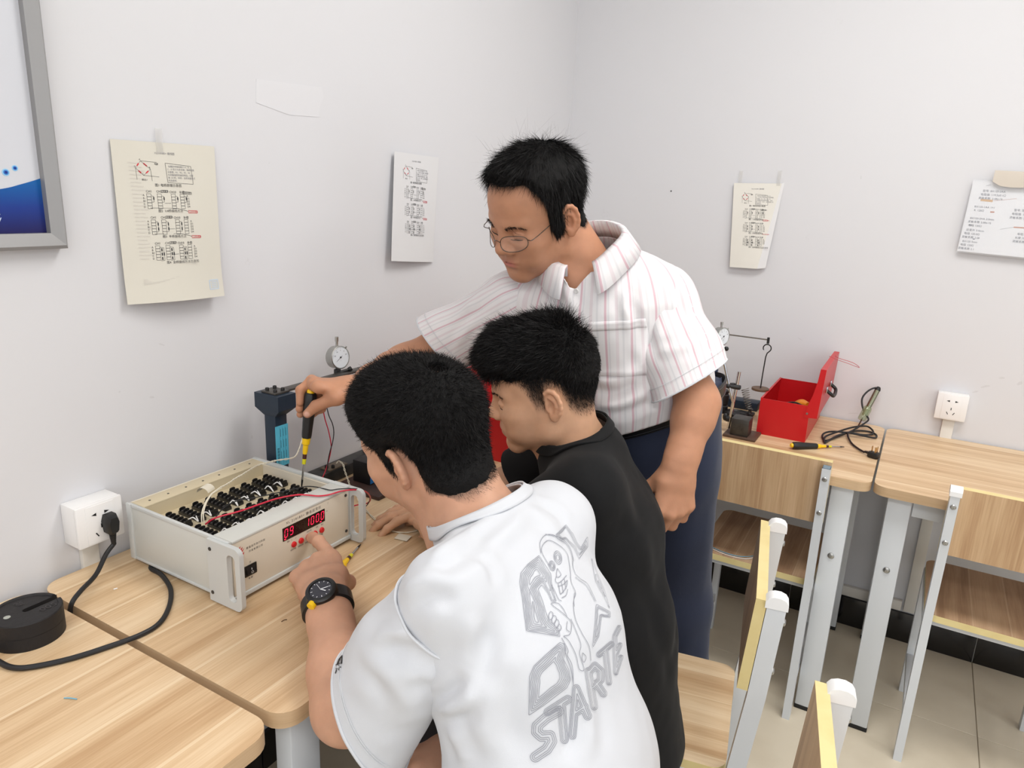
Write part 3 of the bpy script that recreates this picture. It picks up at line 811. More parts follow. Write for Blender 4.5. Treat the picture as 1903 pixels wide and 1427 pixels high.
# ------------------------------------------------------------------ slotted iron weights on the near desk
IRON = mat('cast_iron_black', (33, 31, 32), 0.55, spec=0.35, bump=(120, 0.25))
wc = V(0.1445, -2.1605)
def slotted_disc(z0, h, R, top):
    """disc polygon with a radial slot towards +y"""
    sw = 0.0055
    a0 = math.asin(sw / R)
    arc = [(R * math.sin(a), R * math.cos(a)) for a in np.linspace(a0, 2 * PI - a0, 56)]
    inner = [(-sw, 0.0), (-sw * 0.7, -0.004), (0, -0.0055), (sw * 0.7, -0.004), (sw, 0.0)]
    poly = arc + inner
    g = G()
    g.prism([(p[0] + wc[0], p[1] + wc[1]) for p in reversed(poly)], (0, 0, z0), (0, 1, 0), (1, 0, 0), h, ez=V(0, 0, 1)) if False else None
    n = len(poly)
    vs = [(p[0] + wc[0], p[1] + wc[1], z0) for p in poly] + [(p[0] + wc[0], p[1] + wc[1], z0 + h) for p in poly]
    m_ = len(arc)
    fs = [(i, (i + 1) % n, n + (i + 1) % n, n + i) for i in range(n)]
    # caps: fan quads between the arc and the inner slot points
    def cap(off, flip):
        out = []
        for i in range(m_ - 1):
            t = i / (m_ - 1); k = m_ + int(round((1 - t) * 4))
            t2 = (i + 1) / (m_ - 1); k2 = m_ + int(round((1 - t2) * 4))
            f = (i, i + 1, k) if k == k2 else (i, i + 1, k2, k)
            out.append(tuple(off + q for q in (f if not flip else reversed(f))))
        return out
    fs += cap(0, False) + cap(n, True)
    g.add(vs, fs)
    return g
def iron_weight(z0, h, top, label):
    t = thing('slotted_weight', (wc[0], wc[1], z0), label, 'weight', 'black slotted weights')
    slotted_disc(z0, h, 0.0498, top).build('disc', IRON, t)
    if top:
        g = G()
        for r_a, r_b in ((0.0495, 0.0425),):
            aa = np.linspace(0.16, 2 * PI - 0.16, 60)
            for a, b in zip(aa[:-1], aa[1:]):
                q = [(wc[0] + r * math.sin(s), wc[1] + r * math.cos(s)) for r, s in ((r_a, a), (r_a, b), (r_b, b), (r_b, a))]
                qi = [(wc[0] + r * math.sin(s), wc[1] + r * math.cos(s)) for r, s in ((r_a - .001, a), (r_a - .001, b), (r_b + .001, b), (r_b + .001, a))]
                g.add([(x, y, z0 + h - 0.0003) for x, y in q] + [(x, y, z0 + h + 0.0016) for x, y in qi], [(4, 7, 6, 5), (0, 4, 5, 1), (2, 6, 7, 3)])
        g.build('raised_rim', IRON, t)
        g = G()
        text_mesh(g, '500', 0.017, V(wc[0] + 0.013, wc[1] + 0.036, z0 + h), V(0, -1, 0), V(1, 0, 0), 0.001, align='LEFT')
        text_mesh(g, '克', 0.015, V(wc[0] - 0.031, wc[1] + 0.010, z0 + h), V(0, -1, 0), V(1, 0, 0), 0.001)
        g.build('raised_lettering', mat('iron_worn', (52, 48, 49), 0.5), t)
        G().lathe([(0.0048, 0), (0.0048, 0.0006), (0.004, 0.001)], (0.142, -2.187, z0 + h), (0, 0, 1), 16).build('calibration_plug', mat('lead_plug', (168, 170, 162), 0.5), t)
iron_weight(ZT, 0.0222, False, 'lower black slotted weight resting on the near desk')
iron_weight(ZT + 0.0226, 0.0215, True, 'upper black slotted weight with raised rim and round plug, stacked on another')

# small scraps on the desks
def scrap(name, pts, r, m, label, cat):
    tag(G().tube(pts, r, 6, smooth=4).build(name, m), label, cat)
scrap('wire_offcut', [on(119, 1297, 'z', ZT + .001), on(130, 1297, 'z', ZT + .0018), on(143, 1299, 'z', ZT + .001)], 0.0008, mat('cyan_wire', (110, 176, 206), 0.4), 'short pale blue wire offcut on the near desk', 'wire')
scrap('wire_offcut', [on(211, 1095, 'z', ZT + .0012), on(218, 1093, 'z', ZT + .0012)], 0.0011, WHITEP, 'tiny white wire offcut between socket and instrument', 'wire')
scrap('wire_offcut', [on(523, 1155, 'z', ZT + .001), on(528, 1152, 'z', ZT + .0016), on(533, 1151, 'z', ZT + .001)], 0.0007, mat('brown_scrap', (96, 66, 40), 0.6), 'tiny brown scrap on the desk in front of the instrument', 'scrap')

# scuffs and small stains on the two walls
SCUFF = mat('scuff', (160, 153, 146), 0.9, alpha=0.09)
for (px, py, ax, w_, h_, a_) in ((1812, 728, 'y', 0.02, 0.006, 0.5), (1832, 718, 'y', 0.03, 0.008, 0.4), (1862, 702, 'y', 0.02, 0.008, 0.2), (1895, 712, 'y', 0.02, 0.012, 0.7), (1487, 630, 'y', 0.022, 0.004, -0.5), (1585, 768, 'y', 0.04, 0.004, 0.2), (1600, 330, 'y', 0.004, 0.018, 0.1), (1428, 640, 'y', 0.008, 0.003, 0.3), (300, 640, 'x', 0.016, 0.004, -0.4), (282, 738, 'x', 0.014, 0.005, -0.3), (222, 728, 'x', 0.006, 0.004, 0.1), (500, 303, 'x', 0.006, 0.002, 0.4), (468, 812, 'x', 0.004, 0.012, 0.1)):
    c_ = on(px, py, ax, 0.0)
    ex_ = V(1, 0, 0) if ax == 'y' else V(0, 1, 0); n_ = V(0, -1, 0) if ax == 'y' else V(1, 0, 0)
    rs = np.random.default_rng(int(px)); pts = []
    for t_ in np.linspace(0, 2 * PI, 15)[:-1]:
        r_ = 0.6 + 0.4 * rs.random(); x_, y_ = math.cos(t_) * w_ / 2 * r_, math.sin(t_) * h_ / 2 * r_
        pts.append(c_ + ex_ * (x_ * math.cos(a_) - y_ * math.sin(a_)) + V(0, 0, 1) * (x_ * math.sin(a_) + y_ * math.cos(a_)) + n_ * 0.0006)
    g = G(); g.add([c_ + n_ * 0.0006] + pts, [(0, i + 1, (i + 1) % 14 + 1) for i in range(14)]); g.build('scuff_mark', SCUFF, wall_r if ax == 'y' else wall_l)
# ------------------------------------------------------------------ strain instrument
CREAM = mat('cream_panel', (222, 212, 194), 0.4, spec=0.4)
GREYM = mat('grey_cabinet', (206, 206, 200), 0.4, spec=0.4, bump=(200, 0.03))
TRAYM = mat('cream_tray', (206, 192, 162), 0.5)
HANDLE = mat('satin_handle', (203, 205, 203), 0.35, spec=0.5)
IX0, IXF, IY0, IY1 = 0.062, 0.342, -1.932, -1.636
IZ0, IZ1 = ZT + 0.009, 0.886
inst = thing('strain_instrument', ((IX0 + IXF) / 2, (IY0 + IY1) / 2, ZT), 'cream strain measuring instrument with red digits and rows of black terminals', 'instrument')
for y0, y1, nm in ((IY0, IY0 + 0.006, 'side_panel'), (IY1 - 0.006, IY1, 'side_panel')):
    sp_ = G().bx(IX0, IXF, y0, y1, IZ0, IZ1, 0.0015).build(nm, GREYM, inst)
# extruded corner strips on the left side panel
G().bx(IX0 - 0.002, IX0 + 0.012, IY0 - 0.003, IY0 + 0.002, IZ0, IZ1 + 0.001, 0.001).build('corner_strip', HANDLE, inst)
G().bx(IX0 + 0.012, IXF, IY0 - 0.002, IY0 + 0.004, IZ1 - 0.006, IZ1 + 0.001, 0.001).build('top_strip', HANDLE, inst)
G().bx(IX0 + 0.012, IXF, IY0 - 0.002, IY0 + 0.004, IZ0, IZ0 + 0.005, 0.001).build('bottom_strip', HANDLE, inst)
G().bx(IX0 + 0.002, IXF, IY1 - 0.008, IY1 + 0.002, IZ1 - 0.004, IZ1 + 0.002, 0.001).build('top_strip', HANDLE, inst)
G().bx(IX0, IX0 + 0.004, IY0 + 0.006, IY1 - 0.006, IZ0, IZ1).build('rear_panel', CREAM, inst)
G().bx(IX0 + 0.004, IXF - 0.006, IY0 + 0.006, IY1 - 0.006, IZ0, IZ0 + 0.004).build('bottom_plate', GREYM, inst)
fp = G().bx(IXF - 0.004, IXF + 0.001, IY0 + 0.006, IY1 - 0.006, IZ0 + 0.007, IZ1 - 0.003, 0.0006).build('front_panel', CREAM, inst)
G().bx(IXF - 0.008, IXF + 0.004, IY0 + 0.002, IY1 - 0.002, IZ0 - 0.001, IZ0 + 0.007, 0.001).build('bottom_trim', HANDLE, inst)
G().bx(IXF - 0.046, IXF + 0.002, IY0 + 0.006, IY1 - 0.006, IZ1 - 0.005, IZ1, 0.001).build('top_rail', GREYM, inst)
G().bx(IXF - 0.046, IXF - 0.043, IY0 + 0.006, IY1 - 0.006, 0.857, IZ1 - 0.004).build('tray_wall', CREAM, inst)
rr_ = G().bx(IX0 + 0.004, IX0 + 0.040, IY0 + 0.006, IY1 - 0.006, IZ1 - 0.004, IZ1, 0.0008).build('rear_rail', TRAYM, inst)
G().bx(IX0 + 0.037, IX0 + 0.040, IY0 + 0.006, IY1 - 0.006, 0.857, IZ1 - 0.003).build('tray_wall', TRAYM, inst)
G().bx(IX0 + 0.04, IXF - 0.046, IY1 - 0.012, IY1 - 0.0065, 0.857, IZ1 - 0.004).build('tray_wall', CREAM, inst)
G().bx(IX0 + 0.04, IXF - 0.045, IY0 + 0.006, IY1 - 0.006, 0.853, 0.858).build('tray', TRAYM, inst)
for k in range(7):
    G().lathe([(0.0022, 0), (0.0022, 0.0006), (0.0012, 0.0009)], (IX0 + 0.022, IY0 + 0.03 + k * 0.039, IZ1), n=10).build('screw', DSTEEL, rr_)
for fx in (IX0 + 0.03, IXF - 0.03):
    for fy in (IY0 + 0.03, IY1 - 0.03):
        G().cyl((fx, fy, ZT), (fx, fy, IZ0), 0.008, n=12).build('foot', RUB, inst)
def handle(yc, sgn, x0):
    g = G()
    th = 0.009
    zc, xc = 0.8265, (x0 + 0.378) / 2
    o_ = rrect(0.378 - x0, 0.117, 0.013, 5)
    w_in = 0.020; xi = 0.356
    i_ = [(p[0] + xi - xc, p[1]) for p in rrect(w_in, 0.088, 0.0085, 5)]
    n = len(o_)
    # order both loops from the same start corner
    ya, yb = yc - th / 2, yc + th / 2
    ring = lambda pts, y: [V(xc + p[0], y, zc + p[1]) for p in pts]
    # front corners rounded, rear corners squared off
    o2 = []
    for p in o_:
        q = list(p)
        if q[0] < -(0.378 - x0) / 2 + 0.013:
            q[0] = -(0.378 - x0) / 2; q[1] = math.copysign(0.0585, q[1]) if abs(q[1]) > 0.045 else q[1]
        o2.append(tuple(q))
    g.ring_loft([ring(o2, ya), ring(i_, ya), ring(i_, yb), ring(o2, yb), ring(o2, ya)], (False, False))
    h = g.build('handle', HANDLE, inst, sharp=30)
    for zz in (0.785, 0.868):
        G().lathe([(0.0035, 0), (0.0035, 0.001), (0.0015, 0.0014)], (x0 + 0.008, yc + sgn * th / 2, zz), (0, sgn, 0), 12).build('screw', DSTEEL, h)
    return h
handle(IY0 - 0.004, -1, 0.296); handle(IY1 + 0.004, 1, 0.296)
for zz in (0.793, 0.872):
    for yy in (IY1 - 0.013,):
        G().lathe([(0.0032, 0), (0.0032, 0.0012), (0.0015, 0.0015)], (IXF + 0.001, yy, zz), (1, 0, 0), 12).build('screw', DSTEEL, fp)
# display
xf = IXF + 0.001
dsp = G().bx(xf - 0.001, xf + 0.0008, -1.8155, -1.7085, 0.8395, 0.8655).build('display', mat('display_window', (26, 4, 7), 0.12, spec=0.6), inst)
SEGON = mat('led_segment_lit', (255, 40, 90), 0.4, emit=((255, 28, 72), 2.4))
SEGOFF = mat('led_segment_unlit', (52, 8, 14), 0.4)
SEGM = {'0': 'abcdef', '1': 'bc', '9': 'abcdfg', '8': 'abcdefg'}
def digit(g, ch, yc, zc, mi):
    w, h, t_ = 0.0068, 0.0155, 0.0013
    sl = 0.10
    def q(y, z): return (xf + 0.001, yc + y + sl * z, zc + z)
    seg = {'a': ((-w / 2, h / 2), (w / 2, h / 2)), 'g': ((-w / 2, 0), (w / 2, 0)), 'd': ((-w / 2, -h / 2), (w / 2, -h / 2)),
           'f': ((-w / 2, h / 2), (-w / 2, 0)), 'b': ((w / 2, h / 2), (w / 2, 0)), 'e': ((-w / 2, 0), (-w / 2, -h / 2)), 'c': ((w / 2, 0), (w / 2, -h / 2))}
    for s_ in SEGM[ch]:
        (a0, b0), (a1, b1) = seg[s_]
        if a0 == a1:
            z0, z1 = min(b0, b1) + 0.0007, max(b0, b1) - 0.0007
            pts = [(a0 - t_ / 2, z0), (a0 + t_ / 2, z0), (a0 + t_ / 2, z1), (a0 - t_ / 2, z1)]
        else:
            pts = [(a0 + 0.0007, b0 - t_ / 2), (a1 - 0.0007, b0 - t_ / 2), (a1 - 0.0007, b0 + t_ / 2), (a0 + 0.0007, b0 + t_ / 2)]
        g.add([q(*p_) for p_ in pts], [(0, 1, 2, 3)], mi)
for k, ch in enumerate('09881000'):
    g = G(); digit(g, ch, -1.8075 + k * 0.01318, 0.8537, 0)
    g.build('digit', SEGOFF if k in (2, 3) else SEGON, dsp)
for yy, zz in ((-1.8105, 0.8425), (-1.7205, 0.8425)):
    G().bx(xf + 0.0008, xf + 0.0012, yy - 0.002, yy + 0.002, zz - 0.0008, zz + 0.0008).build('indicator', SEGON, dsp)
for yy in (-1.790, -1.772, -1.754, -1.736, -1.718):
    G().lathe([(0.0058, 0), (0.0058, 0.002), (0.005, 0.0034), (0.003, 0.0041)], (xf, yy, 0.8235), (1, 0, 0), 20).build('button', REDP, inst)
sw = G().bx(xf, xf + 0.002, -1.904, -1.878, 0.8075, 0.8285, 0.0008).build('power_switch', BLACKP, inst)
G().add([(xf + 0.0015, -1.901, 0.8098), (xf + 0.0015, -1.881, 0.8098), (xf + 0.0015, -1.881, 0.8262), (xf + 0.0015, -1.901, 0.8262), (xf + 0.0058, -1.901, 0.8135), (xf + 0.0058, -1.881, 0.8135), (xf + 0.0026, -1.881, 0.8245), (xf + 0.0026, -1.901, 0.8245)],
        [(4, 5, 6, 7), (0, 1, 5, 4), (1, 2, 6, 5), (2, 3, 7, 6), (3, 0, 4, 7)]).build('rocker', BLACKP, sw)
g = G(); g.bx(xf + 0.0037, xf + 0.0046, -1.8914, -1.8904, 0.8192, 0.8226)
ring = [(0.0021 * math.cos(a), 0.0021 * math.sin(a)) for a in np.linspace(0, 2 * PI, 17)]
line2d(g, [(-1.891 + a, 0.8155 + b) for a, b in ring], 0.0007, (xf + 0.0056, 0, 0), PY, PZ)
g.build('switch_marking', WHITEP, sw)
g = G(); xo = V(xf + 0.0002, 0, 0)
def pt(body, y, z, h, sp=1.0, mi=0, xs=1.0): text_mesh(g, body, h, xo + V(0, y, z), PY, PZ, 0.0002, mi, 'LEFT', xs, sp)
pt('XL 2101B5+ 静态应变仪', -1.8065, 0.8705, 0.0068, 1.35)
pt('秦皇岛市协力科技', -1.8975, 0.8600, 0.0048, 1.2); pt('开发有限公司', -1.8925, 0.8520, 0.0048, 1.2)
pt('开', -1.8925, 0.8310, 0.0042); pt('电 源', -1.8965, 0.8010, 0.0042)
for k, s_ in enumerate(['自动平衡', '系数切换', '通道减', '通道加', '回零键']): pt(s_, -1.7985 + k * 0.0182, 0.8125, 0.0036)
for k, s_ in enumerate(['通道', 'Ω', 'µε']): pt(s_, -1.806 + k * 0.010, 0.8335, 0.0032)
pt('自动平衡', -1.757, 0.8335, 0.0032); pt('通道', -1.733, 0.8335, 0.0032); pt('确认', -1.719, 0.8335, 0.0032)
pt('/', -1.700, 0.872, 0.006); pt('µε', -1.698, 0.880, 0.0032); pt('kN', -1.7045, 0.857, 0.003); pt('———', -1.735, 0.8085, 0.003)
# company emblem: red flame-like strokes
lg = [[(0, 0), (0.006, 0.003), (0.009, 0.009), (0.004, 0.006)], [(0.002, -0.004), (0.008, 0.0), (0.0115, 0.0055), (0.007, 0.0025)], [(-0.001, 0.005), (0.003, 0.007), (0.005, 0.012), (0.001, 0.0095)], [(0.004, -0.0065), (0.010, -0.006), (0.0115, -0.0015), (0.008, -0.0035)]]
for pl in lg:
    g.prism([(-1.9135 + a, 0.859 + b) for a, b in pl], xo, PY, PZ, 0.0002, 1)
pt('XIELI', -1.9145, 0.8480, 0.0034)
g.build('panel_printing', [mat('panel_ink', (92, 84, 78), 0.7), REDINK], inst)
# terminal blocks
def terminal_mesh():
    g = G()
    L = 0.063; n = 5
    g.bx(-L / 2, L / 2, -0.0072, 0.0072, 0, 0.0065, 0.0006)
    for k in range(n + 1):
        x = -L / 2 + 0.003 + k * (L - 0.006) / n
        g.prism([(-0.0068, 0.006), (0.0068, 0.006), (0.0062, 0.0120), (0.003, 0.0135), (-0.003, 0.0135), (-0.0062, 0.0120)], (x - 0.0008, 0, 0), (0, 1, 0), (0, 0, 1), 0.0016)
    for k in range(n):
        x = -L / 2 + 0.003 + (k + 0.5) * (L - 0.006) / n
        g.lathe([(0.0032, 0.0064), (0.0032, 0.0088), (0.002, 0.0093)], (x, -0.0032, 0), n=8, mi=1)
        g.bx(x - 0.0034, x + 0.0034, -0.0062, 0.0062, 0.0064, 0.0071, mi=1)
    return g
TB = mat('bakelite_black', (21, 20, 21), 0.34)
proto = None
tz = 0.8581
def tb_pos(r, k):
    return (0.158, -1.8955 + k * 0.0288) if r == 0 else (0.2445, -1.8975 + k * 0.0286)
for r in range(2):
    for k in range(9):
        x, y = tb_pos(r, k)
        if proto is None:
            proto = terminal_mesh().build('terminal_block', [TB, DSTEEL], None); o = proto
        else:
            o = proto.copy(); COL.objects.link(o)
        o.parent = inst; o.location = V(x, y, tz) - V(*inst.location)
random.seed(4)
for r in range(2):
    for k in range(8):
        x, y = tb_pos(r, k); x2, y2 = tb_pos(r, k + 1)
        xe = x + 0.024 + random.uniform(-.004, .004)
        if r == 0 and k == 2: continue
        g = G().tube([(xe, y + 0.006, tz + 0.011), (xe + 0.006, y + 0.011, tz + 0.013 + random.uniform(0, .006)), (xe + 0.013 + random.uniform(0, .004), (y + y2) / 2, tz + 0.007), (xe + 0.004, y2 - 0.010, tz + 0.012), (xe - 0.004, y2 - 0.004, tz + 0.009)], 0.0011, 6, smooth=5)
        g.build('jumper_wire', WHITEP, inst)

# loose leads
def P5(X, Y): return 290 + X / 5.767, 850 + Y / 5.767
def PA(X, Y): return 560 + X / 10.975, 830 + Y / 10.975
def wpath(lst): return [on(*p_, 'z', z) for p_, z in lst]
red = wpath([(P5(530, 715), .870), (P5(600, 665), .880), (P5(700, 628), .886), (P5(900, 575), .890), (P5(1100, 505), .893), (P5(1300, 440), .893), (P5(1500, 402), .891), (P5(1620, 403), .8895), (PA(350, 1005), .8895), (PA(560, 980), .890), (PA(800, 910), .890), (PA(1000, 882), .889), (PA(1200, 885), .878), (PA(1330, 930), .860), (PA(1400, 1010), .832), (PA(1405, 1090), .806), (PA(1340, 1155), .784), (PA(1200, 1175), .775), (PA(1000, 1225), .770), (PA(900, 1260), .769)])
tag(G().tube(red, 0.0016, 8, smooth=5).build('lead_wire', WIRER), 'red lead lying across the instrument and looping past its right handle', 'wire')
blk = wpath([(P5(615, 690), .870), (P5(640, 640), .882), (P5(700, 565), .888), (P5(780, 505), .890), (P5(880, 462), .889), (P5(1050, 432), .887), (P5(1250, 390), .886), (P5(1450, 345), .886), (P5(1600, 312), .885), (P5(1700, 315), .885), (P5(1800, 335), .887), (PA(600, 885), .889), (PA(750, 865), .889), (PA(950, 855), .889), (PA(1150, 862), .884), (PA(1290, 900), .868), (PA(1385, 990), .835), (PA(1395, 1080), .806), (PA(1340, 1190), .784), (PA(1260, 1245), .772), (PA(1200, 1258), .769)])
tag(G().tube(blk, 0.0011, 8, smooth=5).build('lead_wire', BLACKC), 'thin black lead lying across the instrument terminals', 'wire')
for k in range(2):
    o_ = V(0.0012, 0.0012, 0) * (k * 2 - 1)
    w_ = wpath([(P5(490 + 25 * k, 700), .869), (P5(490 + 18 * k, 600), .884), (P5(530 + 12 * k, 480), .892), (P5(590 + 10 * k, 390), .896), (P5(640, 340), .899)])
    mid = [on(*P5(X, Y), 'z', z) for X, Y, z in ((700, 318, .900), (780, 275, .899), (850, 225, .897), (930, 180, .896), (1000, 135, .895), (1100, 80, .896), (1200, 55, .899), (1300, 30, .904))] + [on(546, 850, 'x', .16), on(556, 834, 'x', .155), on(563, 812, 'x', .15), on(572, 790, 'x', .14), on(585, 770, 'x', .13), on(592, 755, 'x', .12)]
    tw = [p_ + V(0, 0.0014 * math.sin(q * 2.2 + PI * k), 0.0014 * math.cos(q * 2.2 + PI * k)) for q, p_ in enumerate(catmull(mid, 4))]
    tag(G().tube(catmull(w_[:-1], 4) + tw, 0.0011, 7).build('lead_wire', WIREW), ['outer', 'inner'][k] + ' cream strand of the twisted pair running from the first terminal to the blue column', 'wire', 'twisted cream pair')
g = G()
ctr = on(384, 912, 'z', .893)
arcp = [ctr + V(-0.002 + 0.012 * math.sin(a), 0.012 * math.sin(a) * 0.3, 0.010 * math.cos(a)) for a in np.linspace(-1.7, 1.5, 9)]
vs = [q for p_ in arcp for q in (p_ + V(0.004, -0.011, 0), p_ + V(-0.004, 0.011, 0))]
g.add(vs, [(2 * i, 2 * i + 1, 2 * i + 3, 2 * i + 2) for i in range(8)])
o = g.build('tape_flag', mat('paper_tape', (222, 214, 196), 0.6)); tag(o, 'curled cream tape flag on the wire pair above the terminals', 'tape')
# ------------------------------------------------------------------ loading frame beside the instrument
NAVY = mat('navy_enamel', (34, 47, 62), 0.4, spec=0.4, bump=(160, 0.08))
BARM = mat('oily_steel', (88, 84, 80), 0.4, metal=0.55, var=(40, (62, 56, 50), 0.7))
BOLTM = mat('black_bolt', (34, 33, 33), 0.45, metal=0.3)
def hexbolt(c, r, h, par, m=None):
    G().lathe([(r, 0), (r, h * 0.85), (r * 0.85, h), (r * 0.45, h), (r * 0.42, h * 0.6)], c, n=12).build('bolt', m or BOLTM, par)
fr = thing('loading_frame', (0.1, -1.6, ZT), 'navy cast column with a blue barcode label on a long dark base beam', 'test frame')
cx_ = G(); cx_.bx(0.080, 0.114, -1.6185, -1.585, ZT + 0.03, 1.004, 0.002)
# flared neck and head block
cx_.ring_loft([[(0.080, -1.6185, 0.985), (0.114, -1.6185, 0.985), (0.114, -1.585, 0.985), (0.080, -1.585, 0.985)], [(0.063, -1.628, 1.003), (0.136, -1.628, 1.003), (0.136, -1.578, 1.003), (0.063, -1.578, 1.003)], [(0.063, -1.628, 1.036), (0.136, -1.628, 1.036), (0.136, -1.578, 1.036), (0.063, -1.578, 1.036)]])
cx_.build('column', NAVY, fr)
G().bx(0.078, 0.122, -1.622, -1.582, 1.036, 1.0405, 0.0008).build('clamp_plate', BARM, fr)
for bx_, by_ in ((0.087, -1.613), (0.112, -1.613), (0.087, -1.592), (0.112, -1.592)):
    hexbolt((bx_, by_, 1.0405), 0.0042, 0.006, fr)
bb = G().bx(0.088, 0.112, -1.581, -1.06, 1.0335, 1.0385, 0.0008).build('spring_beam', BARM, fr)
stk = G().bx(0.1141, 0.1147, -1.620, -1.584, 0.868, 0.963).build('label_sticker', mat('sticker_blue', (88, 186, 214), 0.45), fr)
g = G()
for k in range(16):
    z0 = 0.874 + k * 0.0025
    line2d(g, [(-1.6165, z0), (-1.6105, z0)], 0.0008 if k % 3 else 0.0014, (0.1148, 0, 0), PY, PZ)
for k, s_ in enumerate(['设备名称', '编号', '日期']):
    for q in range(3): line2d(g, [(-1.606 + k * 0.0075, 0.885 + q * 0.026), (-1.606 + k * 0.0075, 0.903 + q * 0.026)], 0.0009, (0.1148, 0, 0), PY, PZ)
for k in range(4): line2d(g, [(-1.608 + k * 0.0075, 0.872), (-1.608 + k * 0.0075, 0.958)], 0.0003, (0.1148, 0, 0), PY, PZ)
g.build('sticker_print', mat('sticker_ink', (30, 52, 74), 0.6), stk)
G().bx(0.054, 0.1, -1.632, -1.02, ZT, ZT + 0.031, 0.0015).build('base_beam', [mat('base_beam_grey', (70, 71, 70), 0.42, metal=0.4, var=(30, (46, 46, 48), 0.8))], fr)
pl = G().bx(0.066, 0.098, -1.442, -1.378, ZT + 0.0312, ZT + 0.0345, 0.0005).build('terminal_plate', mat('brown_board', (112, 98, 82), 0.5), fr)
for c_ in ((0.080, -1.434, ZT + 0.0345), (0.092, -1.424, ZT + 0.0345)): hexbolt(c_, 0.0045, 0.0075, pl)
G().bx(0.07, 0.094, -1.29, -1.25, ZT + 0.031, ZT + 0.046, 0.001).build('guide_block', BARM, fr)
# leads hanging from the beam
def PD(X, Y): return 460 + X / 4.459, 600 + Y / 4.459
lr = [on(*PD(X, Y), 'x', x) for X, Y, x in ((625, 700, .106), (640, 790, .108), (670, 890, .110), (692, 1000, .110), (690, 1060, .108), (670, 1150, .104), (640, 1240, .112), (615, 1295, .118))]
tag(G().tube(lr, 0.0013, 7, smooth=5).build('lead_wire', WIRER), 'red lead hanging from the spring beam to the base beam', 'wire')
lb = [on(*PD(X, Y), 'x', x) for X, Y, x in ((655, 690, .104), (675, 770, .108), (705, 840, .111), (715, 910, .113), (705, 990, .113), (685, 1060, .112), (668, 1140, .108), (655, 1250, .116))]
tag(G().tube(lb, 0.0012, 7, smooth=5).build('lead_wire', BLACKC), 'black lead hanging beside the red one from the spring beam', 'wire')
# magnetic stand with dial gauge
def dial_gauge(par, c, n, up, R=0.029, th=0.022, stem=0.02, plunge=0.035):
    c = np.asarray(c, float); n = nrm(n); up = nrm(up); s_ = np.cross(up, n)
    case = G(); case.lathe([(R * 0.93, -th), (R * 0.97, -th + 0.002), (R * 0.97, -0.004), (R, -0.003), (R, 0.002), (R * 0.93, 0.003), (R * 0.9, 0.0012), (0.001, 0.0012)], c, n, 36)
    case.cyl(c + up * R * 0.95 - n * th / 2, c + up * (R + stem * 0.6) - n * th / 2, 0.0032, n=10); case.cyl(c + up * (R + stem * 0.5) - n * th / 2, c + up * (R + stem) - n * th / 2, 0.0045, n=12)
    case.cyl(c - up * R * 0.95 - n * th / 2, c - up * (R + 0.012) - n * th / 2, 0.004, n=10); case.cyl(c - up * (R + 0.01) - n * th / 2, c - up * (R + plunge) - n * th / 2, 0.002, n=8)
    case.cyl(c + s_ * R * 0.62 + up * R * 0.75, c + s_ * R * 0.72 + up * R * 0.86, 0.002, n=8)
    o = case.build('dial_gauge', mat('satin_gauge', (178, 178, 174), 0.28, metal=0.85), par)
    f = G(); f.lathe([(R * 0.9, 0.0013), (R * 0.9, 0.0018)], c, n, 32)
    fo = f.build('dial_face', mat('dial_white', (226, 232, 238), 0.35), o)
    g = G()
    def d2(pts, w): line2d(g, pts, w, c + n * 0.002, s_, up)
    for k in range(100):
        a = 2 * PI * k / 100; r0 = R * (0.74 if k % 10 == 0 else 0.8)
        d2([(r0 * math.sin(a), r0 * math.cos(a)), (R * 0.86 * math.sin(a), R * 0.86 * math.cos(a))], 0.00035 if k % 10 == 0 else 0.00018)
    for k in range(10):
        a = 2 * PI * k / 10
        text_mesh(g, str(k * 10), 0.0042, c + n * 0.002 + s_ * R * 0.62 * math.sin(a) + up * (R * 0.62 * math.cos(a) - 0.0014), s_, up, 0.0, 0, 'CENTER')
    cs = [(R * 0.24 * math.sin(q), -R * 0.38 + R * 0.24 * math.cos(q)) for q in np.linspace(0, 2 * PI, 21)]
    d2(cs, 0.0002)
    g.build('dial_marks', INK, fo)
    g = G()
    a = math.radians(236)
    line2d(g, [(-0.22 * R * math.sin(a), -0.22 * R * math.cos(a)), (R * 0.78 * math.sin(a), R * 0.78 * math.cos(a))], 0.0008, c + n * 0.0026, s_, up)
    line2d(g, [(0, -R * 0.28), (0, -R * 0.5)], 0.0007, c + n * 0.0026, s_, up)
    g.lathe([(0.0022, 0.002), (0.0022, 0.0034)], c, n, 10)
    g.build('needle', INK, fo)
    return o
CHROME = mat('chrome_rod', (205, 206, 208), 0.12, metal=1.0)
CLAMP = mat('black_clamp', (26, 26, 27), 0.4)
ds = thing('dial_stand', (0.17, -1.385, ZT), 'round dial gauge on a stand with a black block, behind the held screwdriver', 'dial gauge', 'dial gauges on magnetic stands')
G().bx(0.125, 0.262, -1.452, -1.30, ZT, ZT + 0.010, 0.002).build('base_plate', mat('rusty_plate', (78, 52, 44), 0.6, var=(30, (44, 38, 38), 0.9)), ds)
mb = G().bx(0.146, 0.200, -1.412, -1.355, ZT + 0.0102, ZT + 0.066, 0.002).build('magnet_block', mat('magnet_black', (24, 24, 26), 0.4), ds)
G().bx(0.2001, 0.2006, -1.410, -1.382, ZT + 0.013, ZT + 0.040).build('blue_label', mat('label_blue', (40, 124, 200), 0.4), mb)
dc = on(632, 664, 'x', 0.085)
G().cyl((0.165, -1.375, ZT + 0.064), (0.150, -1.375, 1.02), 0.005, n=12).build('rod', CHROME, ds)
G().cyl((0.152, -1.375, 1.012), dc + V(-0.010, 0.0, -0.052), 0.0045, n=12).build('arm', CHROME, ds)
cb = on(627, 692, 'x', 0.085)
